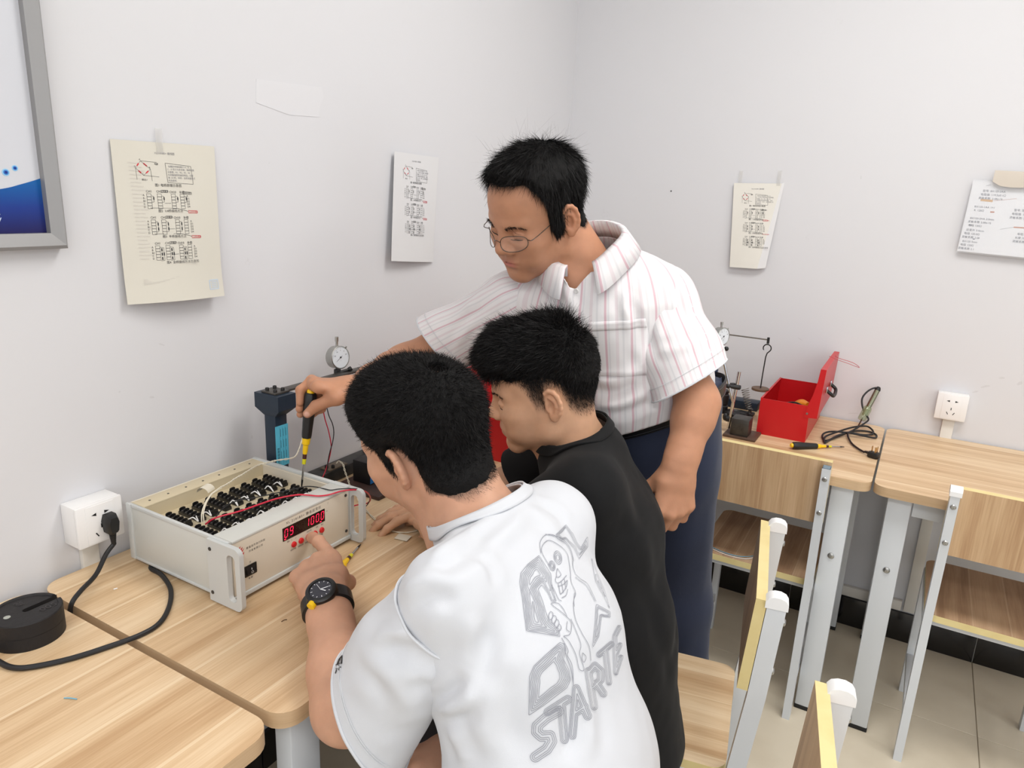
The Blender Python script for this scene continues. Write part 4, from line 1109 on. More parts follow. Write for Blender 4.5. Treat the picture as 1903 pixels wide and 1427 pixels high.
g = G(); g.box(cb + V(0, 0, 0), (0.012, 0.014, 0.018), 0.002); g.cyl(cb + V(0, -0.004, -0.002), on(651, 686, 'x', 0.100), 0.0042, n=12); g.cyl(on(648, 687, 'x', 0.099), on(653, 684, 'x', 0.102), 0.0058, n=12)
g.cyl(cb, (0.150, -1.378, 1.01), 0.005, n=10)
g.build('clamp', CLAMP, ds)
dial_gauge(ds, dc, (0.985, -0.10, 0.12), (0, 0, 1), 0.0285, 0.022, 0.022, 0.030)
# cream pair from the terminal plate across the desk, with a tape tag
for k in range(2):
    q = [on(*PA(X, Y), 'z', z) for X, Y, z in ((720, 340, .806), (765, 290, .812), (850, 360, .812), (880, 470, .806), (920, 590, .796), (960, 700, .786), (985, 800, .780), (1020, 850, .778))] + \
        [on(px, py, 'z', ZT + 0.0115) for px, py in ((662, 920),)] + [on(px, py, 'z', ZT + 0.0022) for px, py in ((670, 935), (682, 950), (700, 968), (716, 980), (735, 988), (760, 989), (785, 982), (800, 972), (815, 955))]
    c_ = catmull(q, 5)
    tw = [p_ + V(0.0015 * math.sin(i * 0.9 + PI * k), 0.0015 * math.cos(i * 0.9 + PI * k), 0.0006 * math.sin(i * 0.9 + PI * k)) for i, p_ in enumerate(c_)]
    tag(G().tube(tw, 0.0010, 6).build('lead_wire', WIREW), ['left', 'right'][k] + ' strand of the cream pair curving over the desk under the chin', 'wire', 'cream pair on the desk')
c_ = on(746, 999, 'z', ZT + 0.001)
g = G().box(c_ + V(0.004, 0, 0.002), (0.030, 0.021, 0.0012), 0.0004, np.array(Matrix.Rotation(0.15, 3, 'Z') @ Matrix.Rotation(0.1, 3, 'X')))
tag(g.build('tape_tag', MATS['paper_tape']), 'square cream tape tag on the wires on the desk', 'tape')

# ------------------------------------------------------------------ screwdrivers
def screwdriver(tip, d, label, scale=1.0, phillips=True):
    """tip position, unit direction from tip to handle"""
    tip = np.asarray(tip, float); d = nrm(d)
    t = thing('screwdriver', tip, label, 'screwdriver', 'black and yellow screwdrivers')
    S_ = scale
    G().lathe([(0.0009, 0), (0.0017 * S_, 0.006 * S_), (0.0020 * S_, 0.012 * S_)], tip, d, 8).lathe([(0.00225 * S_, 0.012 * S_), (0.00225 * S_, 0.019 * S_)], tip, d, 10).build('tip', BOLTM, t)
    G().cyl(tip + d * 0.018 * S_, tip + d * 0.060 * S_, 0.0022 * S_, n=12).build('shaft', STEEL, t)
    G().lathe([(0.0040 * S_, 0.055 * S_), (0.0044 * S_, 0.067 * S_)], tip, d, 14).build('lime_sleeve', mat('lime_sleeve', (214, 208, 30), 0.4), t)
    G().lathe([(0.0043 * S_, 0.067 * S_), (0.0045 * S_, 0.078 * S_)], tip, d, 14).build('band', mat('band_dark', (70, 26, 22), 0.4), t)
    G().lathe([(0.0046 * S_, 0.078 * S_), (0.0056 * S_, 0.086 * S_), (0.0058 * S_, 0.098 * S_), (0.0082 * S_, 0.101 * S_), (0.0088 * S_, 0.112 * S_), (0.0092 * S_, 0.118 * S_)], tip, d, 16).build('collar', YELP, t)
    h = G(); prof = [(0.0094, 0.115), (0.0102, 0.121), (0.0106, 0.135), (0.0115, 0.16), (0.0130, 0.180), (0.0133, 0.198), (0.0122, 0.212), (0.0096, 0.2155), (0.009, 0.2158)]
    # six-sided grip
    rings = []
    u = nrm(np.cross(d, (0, 0, 1) if abs(d[2]) < 0.9 else (1, 0, 0))); w = np.cross(d, u)
    for r, hh in prof:
        rings.append([tip + d * hh * S_ + r * S_ * (1 + 0.05 * math.cos(6 * a)) * (math.cos(a) * u + math.sin(a) * w) for a in np.linspace(0, 2 * PI, 37)[:-1]])
    h.ring_loft(rings); h.build('handle', mat('black_grip', (24, 24, 25), 0.5), t)
    G().lathe([(0.0085 * S_, 0.2145 * S_), (0.0082 * S_, 0.2195 * S_), (0.0065 * S_, 0.2225 * S_)], tip, d, 16).build('end_cap', YELP, t)
    return t
SD_TIP = V(0.2405, -1.6690, 0.8705)
SD_DIR = nrm(on(578, 728, 'y', -1.651) - SD_TIP)
screwdriver(SD_TIP, SD_DIR, 'screwdriver held upright on the instrument terminals by the standing man', 0.95)
tp = V(1.157, -0.333, ZT + 0.0035)
screwdriver(tp, nrm(V(1.018, -0.452, ZT + 0.0128) - tp), 'screwdriver lying beside the red toolbox on the desk', 0.82)
tp = V(0.374, -1.640, ZT + 0.003)
screwdriver(tp, nrm(V(0.446, -1.83, ZT + 0.0135) - tp), 'screwdriver lying on the desk, half hidden under the pressing hand', 0.92)

# ------------------------------------------------------------------ red toolboxes
REDM = mat('red_enamel', (196, 22, 28), 0.36, spec=0.5, bump=(120, 0.04))
def toolbox(x0, y0, mir, label, handle=True):
    """x0,y0 = front corner on the hinge side; mir=+1: hinge on +x"""
    Wd, Dp, Hh = 0.148, 0.33, 0.118
    t = thing('toolbox', (x0 - mir * Wd / 2, y0 + Dp / 2, ZT), label, 'toolbox', 'red metal toolboxes')
    xs = sorted((x0, x0 - mir * Wd)); xa, xb_ = xs
    z0 = ZT; e = 0.002
    g = G()
    g.bx(xa, xb_, y0, y0 + Dp, z0, z0 + e)
    g.bx(xa, xb_, y0, y0 + e, z0 + e, z0 + Hh); g.bx(xa, xb_, y0 + Dp - e, y0 + Dp, z0 + e, z0 + Hh)
    g.bx(xa, xa + e, y0 + e, y0 + Dp - e, z0 + e, z0 + Hh); g.bx(xb_ - e, xb_, y0 + e, y0 + Dp - e, z0 + e, z0 + Hh)
    # folded rims
    g.bx(xa, xa + 0.006, y0 + e, y0 + Dp - e, z0 + Hh - 0.0005, z0 + Hh + 0.002)
    g.build('body', REDM, t)
    X = lambda a: x0 + mir * a
    lid = G()
    pol = [(-0.014, 0.080), (0.024, 0.083), (0.030, 0.238), (0.0135, 0.238), (0.0105, 0.200), (0.003, 0.155), (-0.008, 0.118)]
    for yy in (y0 - 0.0022, y0 + Dp + 0.0003):
        a_ = [V(X(p_[0]), yy, z0 + p_[1]) for p_ in pol]; b_ = [p_ + V(0, 0.002, 0) for p_ in a_]
        n = len(pol)
        lid.add(a_ + b_, [tuple(range(n)), tuple(range(2 * n - 1, n - 1, -1))] + [(i, n + i, n + (i + 1) % n, (i + 1) % n) for i in range(n)])
    # outer plate and top lip
    def slab(p0, p1, th):
        a_ = V(X(p0[0]), 0, z0 + p0[1]); b_ = V(X(p1[0]), 0, z0 + p1[1]); nn = nrm(np.cross(b_ - a_, (0, 1, 0))) * th
        vs = [q + V(0, yy, 0) for q in (a_, b_, b_ + nn, a_ + nn) for yy in (y0 - 0.002, y0 + Dp + 0.002)]
        lid.add(vs, [(0, 2, 3, 1), (2, 4, 5, 3), (4, 6, 7, 5), (6, 0, 1, 7), (0, 6, 4, 2), (1, 3, 5, 7)])
    slab((0.024, 0.083), (0.030, 0.238), 0.0016); slab((0.0135, 0.2365), (0.030, 0.2365), 0.0016)
    lo = lid.build('lid', REDM, t)
    for yy in (y0 - 0.0023, y0 + Dp + 0.0023):
        G().lathe([(0.0035, 0), (0.003, 0.0012)], (X(-0.006), yy, z0 + 0.094), (0, -1 if yy < y0 else 1, 0), 12).build('rivet', SCREW, lo)
    if handle:
        hx = X(0.029)
        g = G().tube([V(hx, y0 + 0.11, z0 + 0.150), V(hx + mir * 0.016, y0 + 0.112, z0 + 0.138), V(hx + mir * 0.020, y0 + 0.135, z0 + 0.130), V(hx + mir * 0.020, y0 + 0.185, z0 + 0.130), V(hx + mir * 0.016, y0 + 0.208, z0 + 0.138), V(hx, y0 + 0.21, z0 + 0.150)], 0.0055, 10, smooth=4)
        g.build('carry_handle', BLACKP, lo)
        for yy in (y0 + 0.11, y0 + 0.21):
            G().box((hx, yy, z0 + 0.152), (0.006, 0.014, 0.02), 0.002).build('handle_bracket', STEEL, lo)
    return t
toolbox(1.046, -0.356, 1, 'open red toolbox with raised lid on the desk by the right wall')
toolbox(0.238, -1.066, -1, 'red toolbox between the two seated heads on the left desk')
# pliers inside the open toolbox
t = thing('pliers', (1.0, -0.27, ZT + 0.003), 'orange and black handled pliers lying in the open toolbox', 'pliers')
ORG = mat('orange_grip', (238, 140, 20), 0.45)
for k, (dy, m_) in enumerate(((0.0, ORG), (0.016, ORG))):
    G().tube([(1.034, -0.318 + dy, ZT + 0.112 - .004 * k), (1.010, -0.296 + dy * 1.4, ZT + 0.106), (0.985, -0.262 + dy, ZT + 0.085), (0.965, -0.24 + dy * 0.5, ZT + 0.060)], [0.0075, 0.0095, 0.008, 0.006], 10, smooth=5).build('grip', m_, t)
G().tube([(0.965, -0.236, ZT + 0.060), (0.945, -0.20, ZT + 0.035), (0.93, -0.17, ZT + 0.008)], [0.008, 0.012, 0.004], 10, smooth=4).build('jaws', DSTEEL, t)
G().tube([(1.036, -0.342, ZT + 0.105), (1.0, -0.318, ZT + 0.112), (0.965, -0.30, ZT + 0.100), (0.94, -0.285, ZT + 0.080), (0.925, -0.25, ZT + 0.02)], 0.0028, 8, smooth=5).build('spring_wire', BLACKP, t)
g = G().tube([on(1541, 662, 'y', -.29), on(1555, 668, 'y', -.28), on(1575, 675, 'y', -.27), on(1597, 683, 'y', -.26), on(1585, 674, 'y', -.27), on(1560, 666, 'y', -.275), on(1552, 661, 'y', -.28)], 0.0008, 6, smooth=5)
tag(g.build('tie_wire', mat('red_tie', (186, 60, 74), 0.5)), 'thin red tie wire sticking out over the toolbox lid', 'wire')

# ------------------------------------------------------------------ second rig on the right desk
fr2 = thing('loading_frame', (0.64, -0.2, ZT), 'navy loading frame with a thin beam behind the standing man\'s elbow', 'test frame')
g = G(); g.bx(0.655, 0.705, -0.275, -0.235, ZT + 0.03, 0.945, 0.002); g.ring_loft([[(0.655, -0.275, 0.925), (0.715, -0.275, 0.925), (0.715, -0.235, 0.925), (0.655, -0.235, 0.925)], [(0.64, -0.285, 0.945), (0.742, -0.285, 0.945), (0.742, -0.225, 0.945), (0.64, -0.225, 0.945)], [(0.64, -0.285, 0.968), (0.742, -0.285, 0.968), (0.742, -0.225, 0.968), (0.64, -0.225, 0.968)]])
g.build('column', NAVY, fr2)
G().bx(0.645, 0.744, -0.28, -0.23, 0.968, 0.973, 0.001).build('clamp_plate', BARM, fr2)
G().bx(0.62, 0.70, -0.36, -0.11, ZT, ZT + 0.03, 0.002).build('base_beam', NAVY, fr2)
G().bx(0.66, 0.848, -0.105, -0.050, ZT, ZT + 0.030, 0.002).build('base_cross', NAVY, fr2)
G().cyl((0.69, -0.25, 0.973), (0.69, -0.25, 1.056), 0.006, n=12).build('post', STEEL, fr2)
G().cyl((0.64, -0.25, 1.0525), (0.881, -0.25, 1.0525), 0.0022, n=10).build('beam_rod', mat('dull_rod', (120, 116, 110), 0.35, metal=0.8), fr2)
hg = thing('weight_hanger', (0.876, -0.25, 0.885), 'hook and small brown disc weight hanging from the thin beam', 'weight hanger')
g = G(); hx, hy = 0.8785, -0.25
g.cyl((hx, hy, 1.040), (hx, hy, 1.060), 0.0042, n=10)
hk = [(hx, hy, 1.042), (hx + 0.004, hy, 1.034)] + [(hx + 0.0 + 0.0125 * math.cos(a), hy, 1.026 + 0.0125 * math.sin(a)) for a in np.linspace(PI * 1.15, -PI * 0.25, 12)]
g.tube([(hx - 0.0125, hy, 1.020)] + [(hx + 0.0125 * math.cos(a), hy, 1.0245 + 0.0125 * math.sin(a)) for a in np.linspace(PI * 1.2, -PI * 0.2, 14)] + [(hx + 0.002, hy, 1.008), (hx - 0.001, hy, 0.995), (hx - 0.003, hy, 0.94), (hx - 0.004, hy, 0.889)], 0.0019, 8)
g.build('hook_rod', BOLTM, hg)
G().lathe([(0.026, 0), (0.028, 0.001), (0.028, 0.007), (0.027, 0.008)], (hx - 0.004, hy, 0.8815), n=28).build('disc', mat('brown_disc', (104, 80, 62), 0.5, metal=0.2), hg)
# dial stand 2
ds2 = thing('dial_stand', (0.865, -0.415, ZT), 'magnetic stand with a dial gauge beside the standing man\'s arm', 'dial gauge', 'dial gauges on magnetic stands')
G().bx(0.815, 0.915, -0.455, -0.36, ZT, ZT + 0.008, 0.002).build('base_plate', mat('plate_brown', (92, 72, 60), 0.5, metal=0.3), ds2)
G().bx(0.834, 0.889, -0.446, -0.388, ZT + 0.0082, ZT + 0.062, 0.002).build('magnet_block', mat('block_grey', (72, 70, 66), 0.4, metal=0.5, var=(50, (48, 46, 44), 0.8)), ds2)
yS = -0.405
def P2(X, Y): return 1310 + X / 7.51, 640 + Y / 7.51
a0, a1 = on(*P2(325, 1165), 'y', yS), on(*P2(480, 380), 'y', yS)
G().cyl(a0, a1, 0.0052, n=14).build('post', CHROME, ds2)
b0, b1 = on(*P2(245, 150), 'y', yS - .02), on(*P2(335, 575), 'y', yS - .02)
G().tube([b0, b1, on(*P2(395, 825), 'y', yS - .012), on(*P2(365, 1010), 'y', yS - .006)], 0.0042, 12).build('arm', CHROME, ds2)
g = G(); k0, k1 = on(*P2(325, 580), 'y', yS - .02), on(*P2(495, 600), 'y', yS)
g.cyl(k0, k1, 0.0065, n=14); g.sphere(k0, 0.0085, 12); g.box(on(*P2(440, 595), 'y', yS), (0.026, 0.018, 0.013), 0.003); g.cyl(on(*P2(385, 540), 'y', yS), on(*P2(385, 560), 'y', yS), 0.008, n=12)
g.cyl(on(*P2(300, 1030), 'y', yS), on(*P2(350, 1040), 'y', yS), 0.010, n=14)
wing = on(*P2(285, 1010), 'y', yS); g.sphere(wing, 0.011, 10, sc=(0.8, 0.5, 1.2))
g.build('clamp', CLAMP, ds2)
g = G(); cc = on(*P2(225, 55), 'y', yS - .02)
g.box(cc, (0.018, 0.014, 0.014), 0.003); g.cyl(cc, on(*P2(315, 60), 'y', yS - .02), 0.0048, n=10); g.sphere(on(*P2(300, 60), 'y', yS - .02), 0.0075, 10); g.cyl(cc, on(*P2(245, 155), 'y', yS - .02), 0.0055, n=10)
g.build('top_clamp', CLAMP, ds2)
dial_gauge(ds2, on(1344, 625, 'y', yS - .02) + V(0, 0, 0), (0.90, -0.42, 0.05), (0, 0, 1), 0.028, 0.022, 0.016, 0.028)
# stacked small weights
for k in range(2):
    z0 = ZT + 0.0405 * k
    G_ = G().lathe([(0.021, 0), (0.0215, 0.001), (0.0215, 0.024), (0.0185, 0.027), (0.0185, 0.031), (0.0205, 0.033), (0.0205, 0.04)], (0.742, -0.186, z0), n=24)
    tag(G_.build('cylinder_weight', mat('weight_black', (30, 28, 28), 0.5)), ['lower', 'upper'][k] + ' black cylinder weight stacked beside the dial stand', 'weight', 'black cylinder weights')
# soldering stand with spring
st = thing('soldering_stand', (0.80, -0.185, ZT), 'soldering iron stand with black ring base and wire spring', 'soldering stand')
g = G()
rings = []
for a in np.linspace(0, 2 * PI, 33)[:-1]:
    pass
g.lathe([(0.040, 0), (0.042, 0.003), (0.041, 0.010), (0.034, 0.012), (0.030, 0.006), (0.001, 0.005)], (0.795, -0.190, ZT), n=32)
g.bx(0.805, 0.850, -0.185, -0.14, ZT, ZT + 0.008, 0.003)
g.build('base', mat('stand_black', (30, 30, 31), 0.45), st)
g = G(); s0 = V(0.832, -0.165, ZT + 0.020); s1 = V(0.806, -0.150, ZT + 0.088); dd = nrm(s1 - s0); uu = nrm(np.cross(dd, (0, 1, 0))); vv = np.cross(dd, uu)
g.tube([s0 + (s1 - s0) * q + (0.009 + 0.004 * q) * (math.cos(q * 60) * uu + math.sin(q * 60) * vv) for q in np.linspace(0, 1, 110)], 0.0013, 6)
g.build('spring', mat('spring_wire', (150, 148, 140), 0.3, metal=0.9), st)
G().lathe([(0.012, 0), (0.006, 0.006), (0.005, 0.014), (0.010, 0.018)], (0.836, -0.167, ZT + 0.006), n=16).build('stem', DSTEEL, st)
# bent wire clip and little block near the frame
t = thing('wire_clip', (0.735, -0.37, ZT), 'thin bent wire clip on the desk behind the man\'s forearm', 'wire clip')
G().box((0.748, -0.36, ZT + 0.030), (0.045, 0.022, 0.016), 0.002, np.array(Matrix.Rotation(-0.3, 3, 'Z'))).build('clip_block', NAVY, t)
G().tube([(0.752, -0.37, ZT + 0.024), (0.775, -0.375, ZT + 0.012), (0.782, -0.376, ZT + 0.010), (0.778, -0.395, ZT + 0.0012)], 0.0011, 6).build('wire', DSTEEL, t)
G().box((0.748, -0.36, ZT + 0.011), (0.012, 0.012, 0.0225), 0.001).build('clip_foot', WIREW, t)

# ------------------------------------------------------------------ soldering iron with coiled cord
si = thing('soldering_iron', (1.175, -0.08, ZT), 'soldering iron leaning on the wall above its coiled black cord', 'soldering iron')
i0, i1 = on(1598, 786, 'y', -0.085), on(1630, 726, 'y', -0.028)
ax_ = nrm(i1 - i0)
G().cyl(i0 + ax_ * 0.030, i1, 0.0082, 0.0088, 18).build('steel_handle', mat('greenish_steel', (140, 140, 120), 0.22, metal=0.9), si)
G().lathe([(0.0125, 0.012), (0.0138, 0.016), (0.0138, 0.052), (0.012, 0.060)], i0, ax_, 18).build('clear_guard', mat('clear_guard', (150, 165, 120), 0.1, alpha=0.45, spec=0.7), si)
G().lathe([(0.0006, -0.03), (0.0022, -0.018), (0.0022, 0.02)], i0, ax_, 10).build('bit', mat('bit_copper', (84, 58, 46), 0.4, metal=0.7), si)
G().lathe([(0.0085, 0), (0.0095, 0.003), (0.0075, 0.010), (0.005, 0.014)], i1, ax_, 16).build('cord_grip', BLACKP, si)
def P7(X, Y): return 1300 + X / 5.097, 590 + Y / 5.097
zl = ZT + 0.0050
pth = [i1 + ax_ * 0.012] + [on(*P7(X, Y), 'y', y) for X, Y, y in ((1640, 672, -.03), (1580, 710, -.04), (1540, 770, -.05), (1545, 850, -.06), (1575, 920, -.075), (1600, 960, -.09))]
pth += [on(*P7(X, Y), 'z', z) for X, Y, z in ((1580, 990, ZT + .03), (1500, 1040, ZT + .02), (1420, 1085, ZT + .012), (1300, 1130, zl), (1200, 1165, zl), (1165, 1140, zl), (1175, 1100, ZT + .01), (1250, 1080, ZT + .014), (1400, 1090, ZT + .014), (1550, 1120, ZT + .01), (1660, 1140, zl), (1672, 1110, zl), (1600, 1080, zl), (1480, 1075, ZT + .008), (1330, 1110, ZT + .012), (1230, 1160, zl), (1185, 1185, zl), (1190, 1130, ZT + .008), (1300, 1085, ZT + .014), (1450, 1040, ZT + .014), (1580, 1030, ZT + .012), (1640, 1070, ZT + .008), (1635, 1105, ZT + .006), (1540, 1110, ZT + .008), (1420, 1090, ZT + .016), (1405, 1120, ZT + .01), (1440, 1190, zl), (1500, 1240, zl), (1560, 1275, ZT + .006))]
G().tube(pth, 0.0030, 8, smooth=6).build('cord', BLACKC, si)
pc = on(*P7(1650, 1300), 'z', ZT + 0.010)
Rz = np.array(Matrix.Rotation(-0.35, 3, 'Z'))
plug = G().box(pc, (0.032, 0.024, 0.018), 0.005, Rz).build('plug', BLACKP, si)
G().cyl(pc + Rz @ V(-0.014, 0.004, 0), pc + Rz @ V(-0.030, 0.008, -0.001), 0.0052, 0.0034, 10).build('strain_relief', BLACKP, plug)
BRASS = mat('brass_pin', (196, 160, 110), 0.25, metal=0.9)
for dx, dy, rot in ((0.006, 0.006, 0.5), (0.006, -0.006, -0.5), (-0.007, 0.0, 0)):
    G().box(pc + Rz @ V(dx, dy, 0.017), (0.0018, 0.0065, 0.018), 0.0004, Rz @ np.array(Matrix.Rotation(rot, 3, 'Z'))).build('pin', BRASS, plug)
# loose thin wire on the seat of the first chair
for k in range(2):
    q = [on(px, py + 3 * k, 'z', 0.4475) for px, py in ((1322, 1016), (1345, 1026), (1370, 1033), (1392, 1034 + k), (1415, 1030 - 4 * k))]
    tag(G().tube(q, 0.0010, 6, smooth=4).build('loose_wire', [MATS['cyan_wire'], WHITEP][k]), ['pale blue', 'white'][k] + ' thin wire lying on the empty chair seat', 'wire', 'wires on the seat')
# fly-speck on the right wall
c_ = on(1247, 355, 'y', -0.001)
tag(G().lathe([(0.003, 0), (0.0026, 0.0015), (0.001, 0.003)], c_ + V(0, 0.001, 0), (0, -1, 0), 10).build('wall_anchor', mat('anchor_grey', (90, 90, 92), 0.6)), 'small grey screw anchor in the bare right wall', 'wall anchor')
# ------------------------------------------------------------------ smooth solid modelling for people and cloth
F32 = np.float32
def rot_to(fwd, up):
    """3x3 with columns right(x), forward(y), up(z)"""
    f = nrm(fwd); u = nrm(np.asarray(up, float) - f * (np.asarray(up, float) @ f)); r = np.cross(f, u)
    return np.column_stack([r, f, u])
class Fr:
    """local frame: x right, y forward, z up"""
    def __init__(s, o, R): s.o = np.asarray(o, float); s.R = np.asarray(R, float)
    def p(s, *a): return s.o + s.R @ np.asarray(a, float)
    def d(s, *a): return s.R @ np.asarray(a, float)
    def inv(s, P): return (np.asarray(P) - s.o) @ s.R
class Sdf:
    def __init__(s): s.ops = []
    def cone(s, a, b, ra, rb=None, k=0.01, op='u'):
        s.ops.append((op, k, 'c', np.asarray(a, F32), np.asarray(b, F32), ra, ra if rb is None else rb)); return s
    def chain(s, pts, rad, k=0.01, op='u'):
        for i in range(len(pts) - 1):
            s.cone(pts[i], pts[i + 1], rad[i], rad[i + 1], k, op)
        return s
    def ell(s, c, r, R=None, k=0.01, op='u'):
        s.ops.append((op, k, 'e', np.asarray(c, F32), np.asarray(r, F32), None if R is None else np.asarray(R, F32))); return s
    def econe(s, a, b, A, B, side, k=0.01, op='u'):
        """elliptic cone; A=(half width along side, half thickness) at a, B at b"""
        a = np.asarray(a, float); b = np.asarray(b, float); d = nrm(b - a); sd = nrm(np.asarray(side, float) - d * (np.asarray(side, float) @ d)); tt = np.cross(d, sd)
        s.ops.append((op, k, 'x', a.astype(F32), (d).astype(F32), sd.astype(F32), tt.astype(F32), float(np.linalg.norm(b - a)), A, B)); return s
    def fn(s, f):
        s.ops.append(('f', 0, 'f', f)); return s
    def ev(s, P):
        P = P.astype(F32)
        D = np.full(len(P), 9.0, F32)
        for o in s.ops:
            op, k, t = o[0], o[1], o[2]
            if t == 'f':
                D = o[3](P, D); continue
            if t == 'c':
                a, b, ra, rb = o[3:]
                ba = b - a; pa = P - a
                L2 = max(float(ba @ ba), 1e-12)
                h = np.clip(pa @ ba / L2, 0, 1)
                q = pa - h[:, None] * ba
                d = np.sqrt(np.einsum('ij,ij->i', q, q)) - (ra + (rb - ra) * h)
            elif t == 'e':
                c, r, R = o[3:]
                q = P - c
                if R is not None: q = q @ R
                q1 = q / r; q2 = q1 / r
                k0 = np.sqrt(np.einsum('ij,ij->i', q1, q1)); k1 = np.sqrt(np.einsum('ij,ij->i', q2, q2)) + 1e-9
                d = k0 * (k0 - 1) / k1
            else:
                a, dd, sd, tt, L, A, B = o[3:]
                q = P - a
                ax = q @ dd; h = np.clip(ax / L, 0, 1)
                ex = ax - h * L
                w = A[0] + (B[0] - A[0]) * h; th = A[1] + (B[1] - A[1]) * h
                u = q @ sd; v = q @ tt
                m_ = np.minimum(w, th)
                n1 = np.stack([u / w, v / th, ex / m_], 1); n2 = np.stack([u / w ** 2, v / th ** 2, ex / m_ ** 2], 1)
                k0 = np.sqrt(np.einsum('ij,ij->i', n1, n1)); k1 = np.sqrt(np.einsum('ij,ij->i', n2, n2)) + 1e-6
                d = np.where(k0 < 1e-3, -m_, k0 * (k0 - 1) / k1)
            d = d.astype(F32)
            if op == 'u':
                if k > 0:
                    hh = np.clip(0.5 + 0.5 * (D - d) / k, 0, 1)
                    D = D * (1 - hh) + d * hh - k * hh * (1 - hh)
                else: D = np.minimum(D, d)
            elif op == 's':
                if k > 0:
                    hh = np.clip(0.5 - 0.5 * (D + d) / k, 0, 1)
                    D = D * (1 - hh) - d * hh + k * hh * (1 - hh)
                else: D = np.maximum(D, -d)
            elif op == 'i':
                D = np.maximum(D, d)
        return D
    def mesh(s, lo, hi, h):
        """sparse surface nets -> verts (N,3), quads (M,4)"""
        lo = np.asarray(lo, float); hi = np.asarray(hi, float)
        B = 8
        nb = np.ceil((hi - lo) / (h * B)).astype(int)
        cx = [lo[i] + (np.arange(nb[i]) + 0.5) * h * B for i in range(3)]
        C = np.stack(np.meshgrid(*cx, indexing='ij'), -1).reshape(-1, 3)
        dc = s.ev(C)
        shape = tuple(nb * B + 1)
        Vv = np.repeat(np.repeat(np.repeat(np.sign(dc).reshape(nb), B, 0), B, 1), B, 2)
        Vv = np.pad(Vv, ((0, 1), (0, 1), (0, 1)), mode='edge').astype(F32)
        near = np.nonzero(np.abs(dc) < h * B * 1.35)[0]
        loc = np.stack(np.meshgrid(*[np.arange(B + 1)] * 3, indexing='ij'), -1).reshape(-1, 3)
        for c0 in range(0, len(near), 600):
            ids = near[c0:c0 + 600]
            bi = np.stack(np.unravel_index(ids, nb), -1)
            I = (bi[:, None, :] * B + loc[None]).reshape(-1, 3)
            Vv[I[:, 0], I[:, 1], I[:, 2]] = s.ev(lo + I * h)
        S = Vv < 0
        c8 = [S[i:shape[0] - 1 + i, j:shape[1] - 1 + j, k:shape[2] - 1 + k] for i in (0, 1) for j in (0, 1) for k in (0, 1)]
        anyi = c8[0].copy(); alli = c8[0].copy()
        for q in c8[1:]: anyi |= q; alli &= q
        act = anyi & ~alli
        cells = np.argwhere(act)
        if len(cells) == 0: return np.zeros((0, 3)), np.zeros((0, 4), int)
        idx = np.full(act.shape, -1, np.int32); idx[act] = np.arange(len(cells))
        acc = np.zeros((len(cells), 3)); cnt = np.zeros(len(cells))
        corners = [(i, j, k) for i in (0, 1) for j in (0, 1) for k in (0, 1)]
        vals = {c: Vv[cells[:, 0] + c[0], cells[:, 1] + c[1], cells[:, 2] + c[2]] for c in corners}
        for c in corners:
            for ax in range(3):
                if c[ax]: continue
                e = list(c); e[ax] = 1; e = tuple(e)
                va, vb = vals[c], vals[e]
                m_ = (va < 0) != (vb < 0)
                t = np.where(m_, va / np.where(m_, va - vb, 1), 0)
                pt_ = np.zeros((len(cells), 3)); pt_ += c; pt_[:, ax] += t
                acc[m_] += pt_[m_]; cnt[m_] += 1
        verts = lo + (cells + acc / np.maximum(cnt, 1)[:, None]) * h
        quads = []
        for ax in range(3):
            o1, o2 = (ax + 1) % 3, (ax + 2) % 3
            sl0 = [slice(1, n - 1) for n in shape]; sl1 = [slice(1, n - 1) for n in shape]
            sl0[ax] = slice(0, shape[ax] - 1); sl1[ax] = slice(1, shape[ax])
            a, b = S[tuple(sl0)], S[tuple(sl1)]
            E = np.argwhere(a != b)
            if len(E) == 0: continue
            flip = a[E[:, 0], E[:, 1], E[:, 2]]
            base = E.copy(); base[:, o1] += 1; base[:, o2] += 1
            def ci(d1, d2):
                q = base.copy(); q[:, o1] -= d1; q[:, o2] -= d2
                return idx[q[:, 0], q[:, 1], q[:, 2]]
            Q = np.stack([ci(1, 1), ci(0, 1), ci(0, 0), ci(1, 0)], 1)
            Q[~flip] = Q[~flip][:, ::-1]
            quads.append(Q)
        Q = np.concatenate(quads)
        Q = Q[(Q >= 0).all(1)]
        a_, b_, c_ = verts[Q[:, 0]], verts[Q[:, 1]], verts[Q[:, 2]]
        if np.einsum('ij,ij->i', a_ - verts.mean(0), np.cross(b_ - a_, c_ - a_)).sum() < 0: Q = Q[:, ::-1]
        return verts, Q
def smooth_mesh(v, q, it=2, lam=0.5):
    n = len(v)
    e = np.concatenate([q[:, [0, 1]], q[:, [1, 2]], q[:, [2, 3]], q[:, [3, 0]]])
    for _ in range(it):
        acc = np.zeros_like(v); cnt = np.zeros(n)
        np.add.at(acc, e[:, 0], v[e[:, 1]]); np.add.at(acc, e[:, 1], v[e[:, 0]])
        np.add.at(cnt, e[:, 0], 1); np.add.at(cnt, e[:, 1], 1)
        v = v + lam * (acc / np.maximum(cnt, 1)[:, None] - v)
    return v
def vnormals(v, q):
    n = np.zeros_like(v)
    fn = np.cross(v[q[:, 2]] - v[q[:, 0]], v[q[:, 3]] - v[q[:, 1]])
    for i in range(4): np.add.at(n, q[:, i], fn)
    return n / (np.linalg.norm(n, axis=1, keepdims=True) + 1e-12)
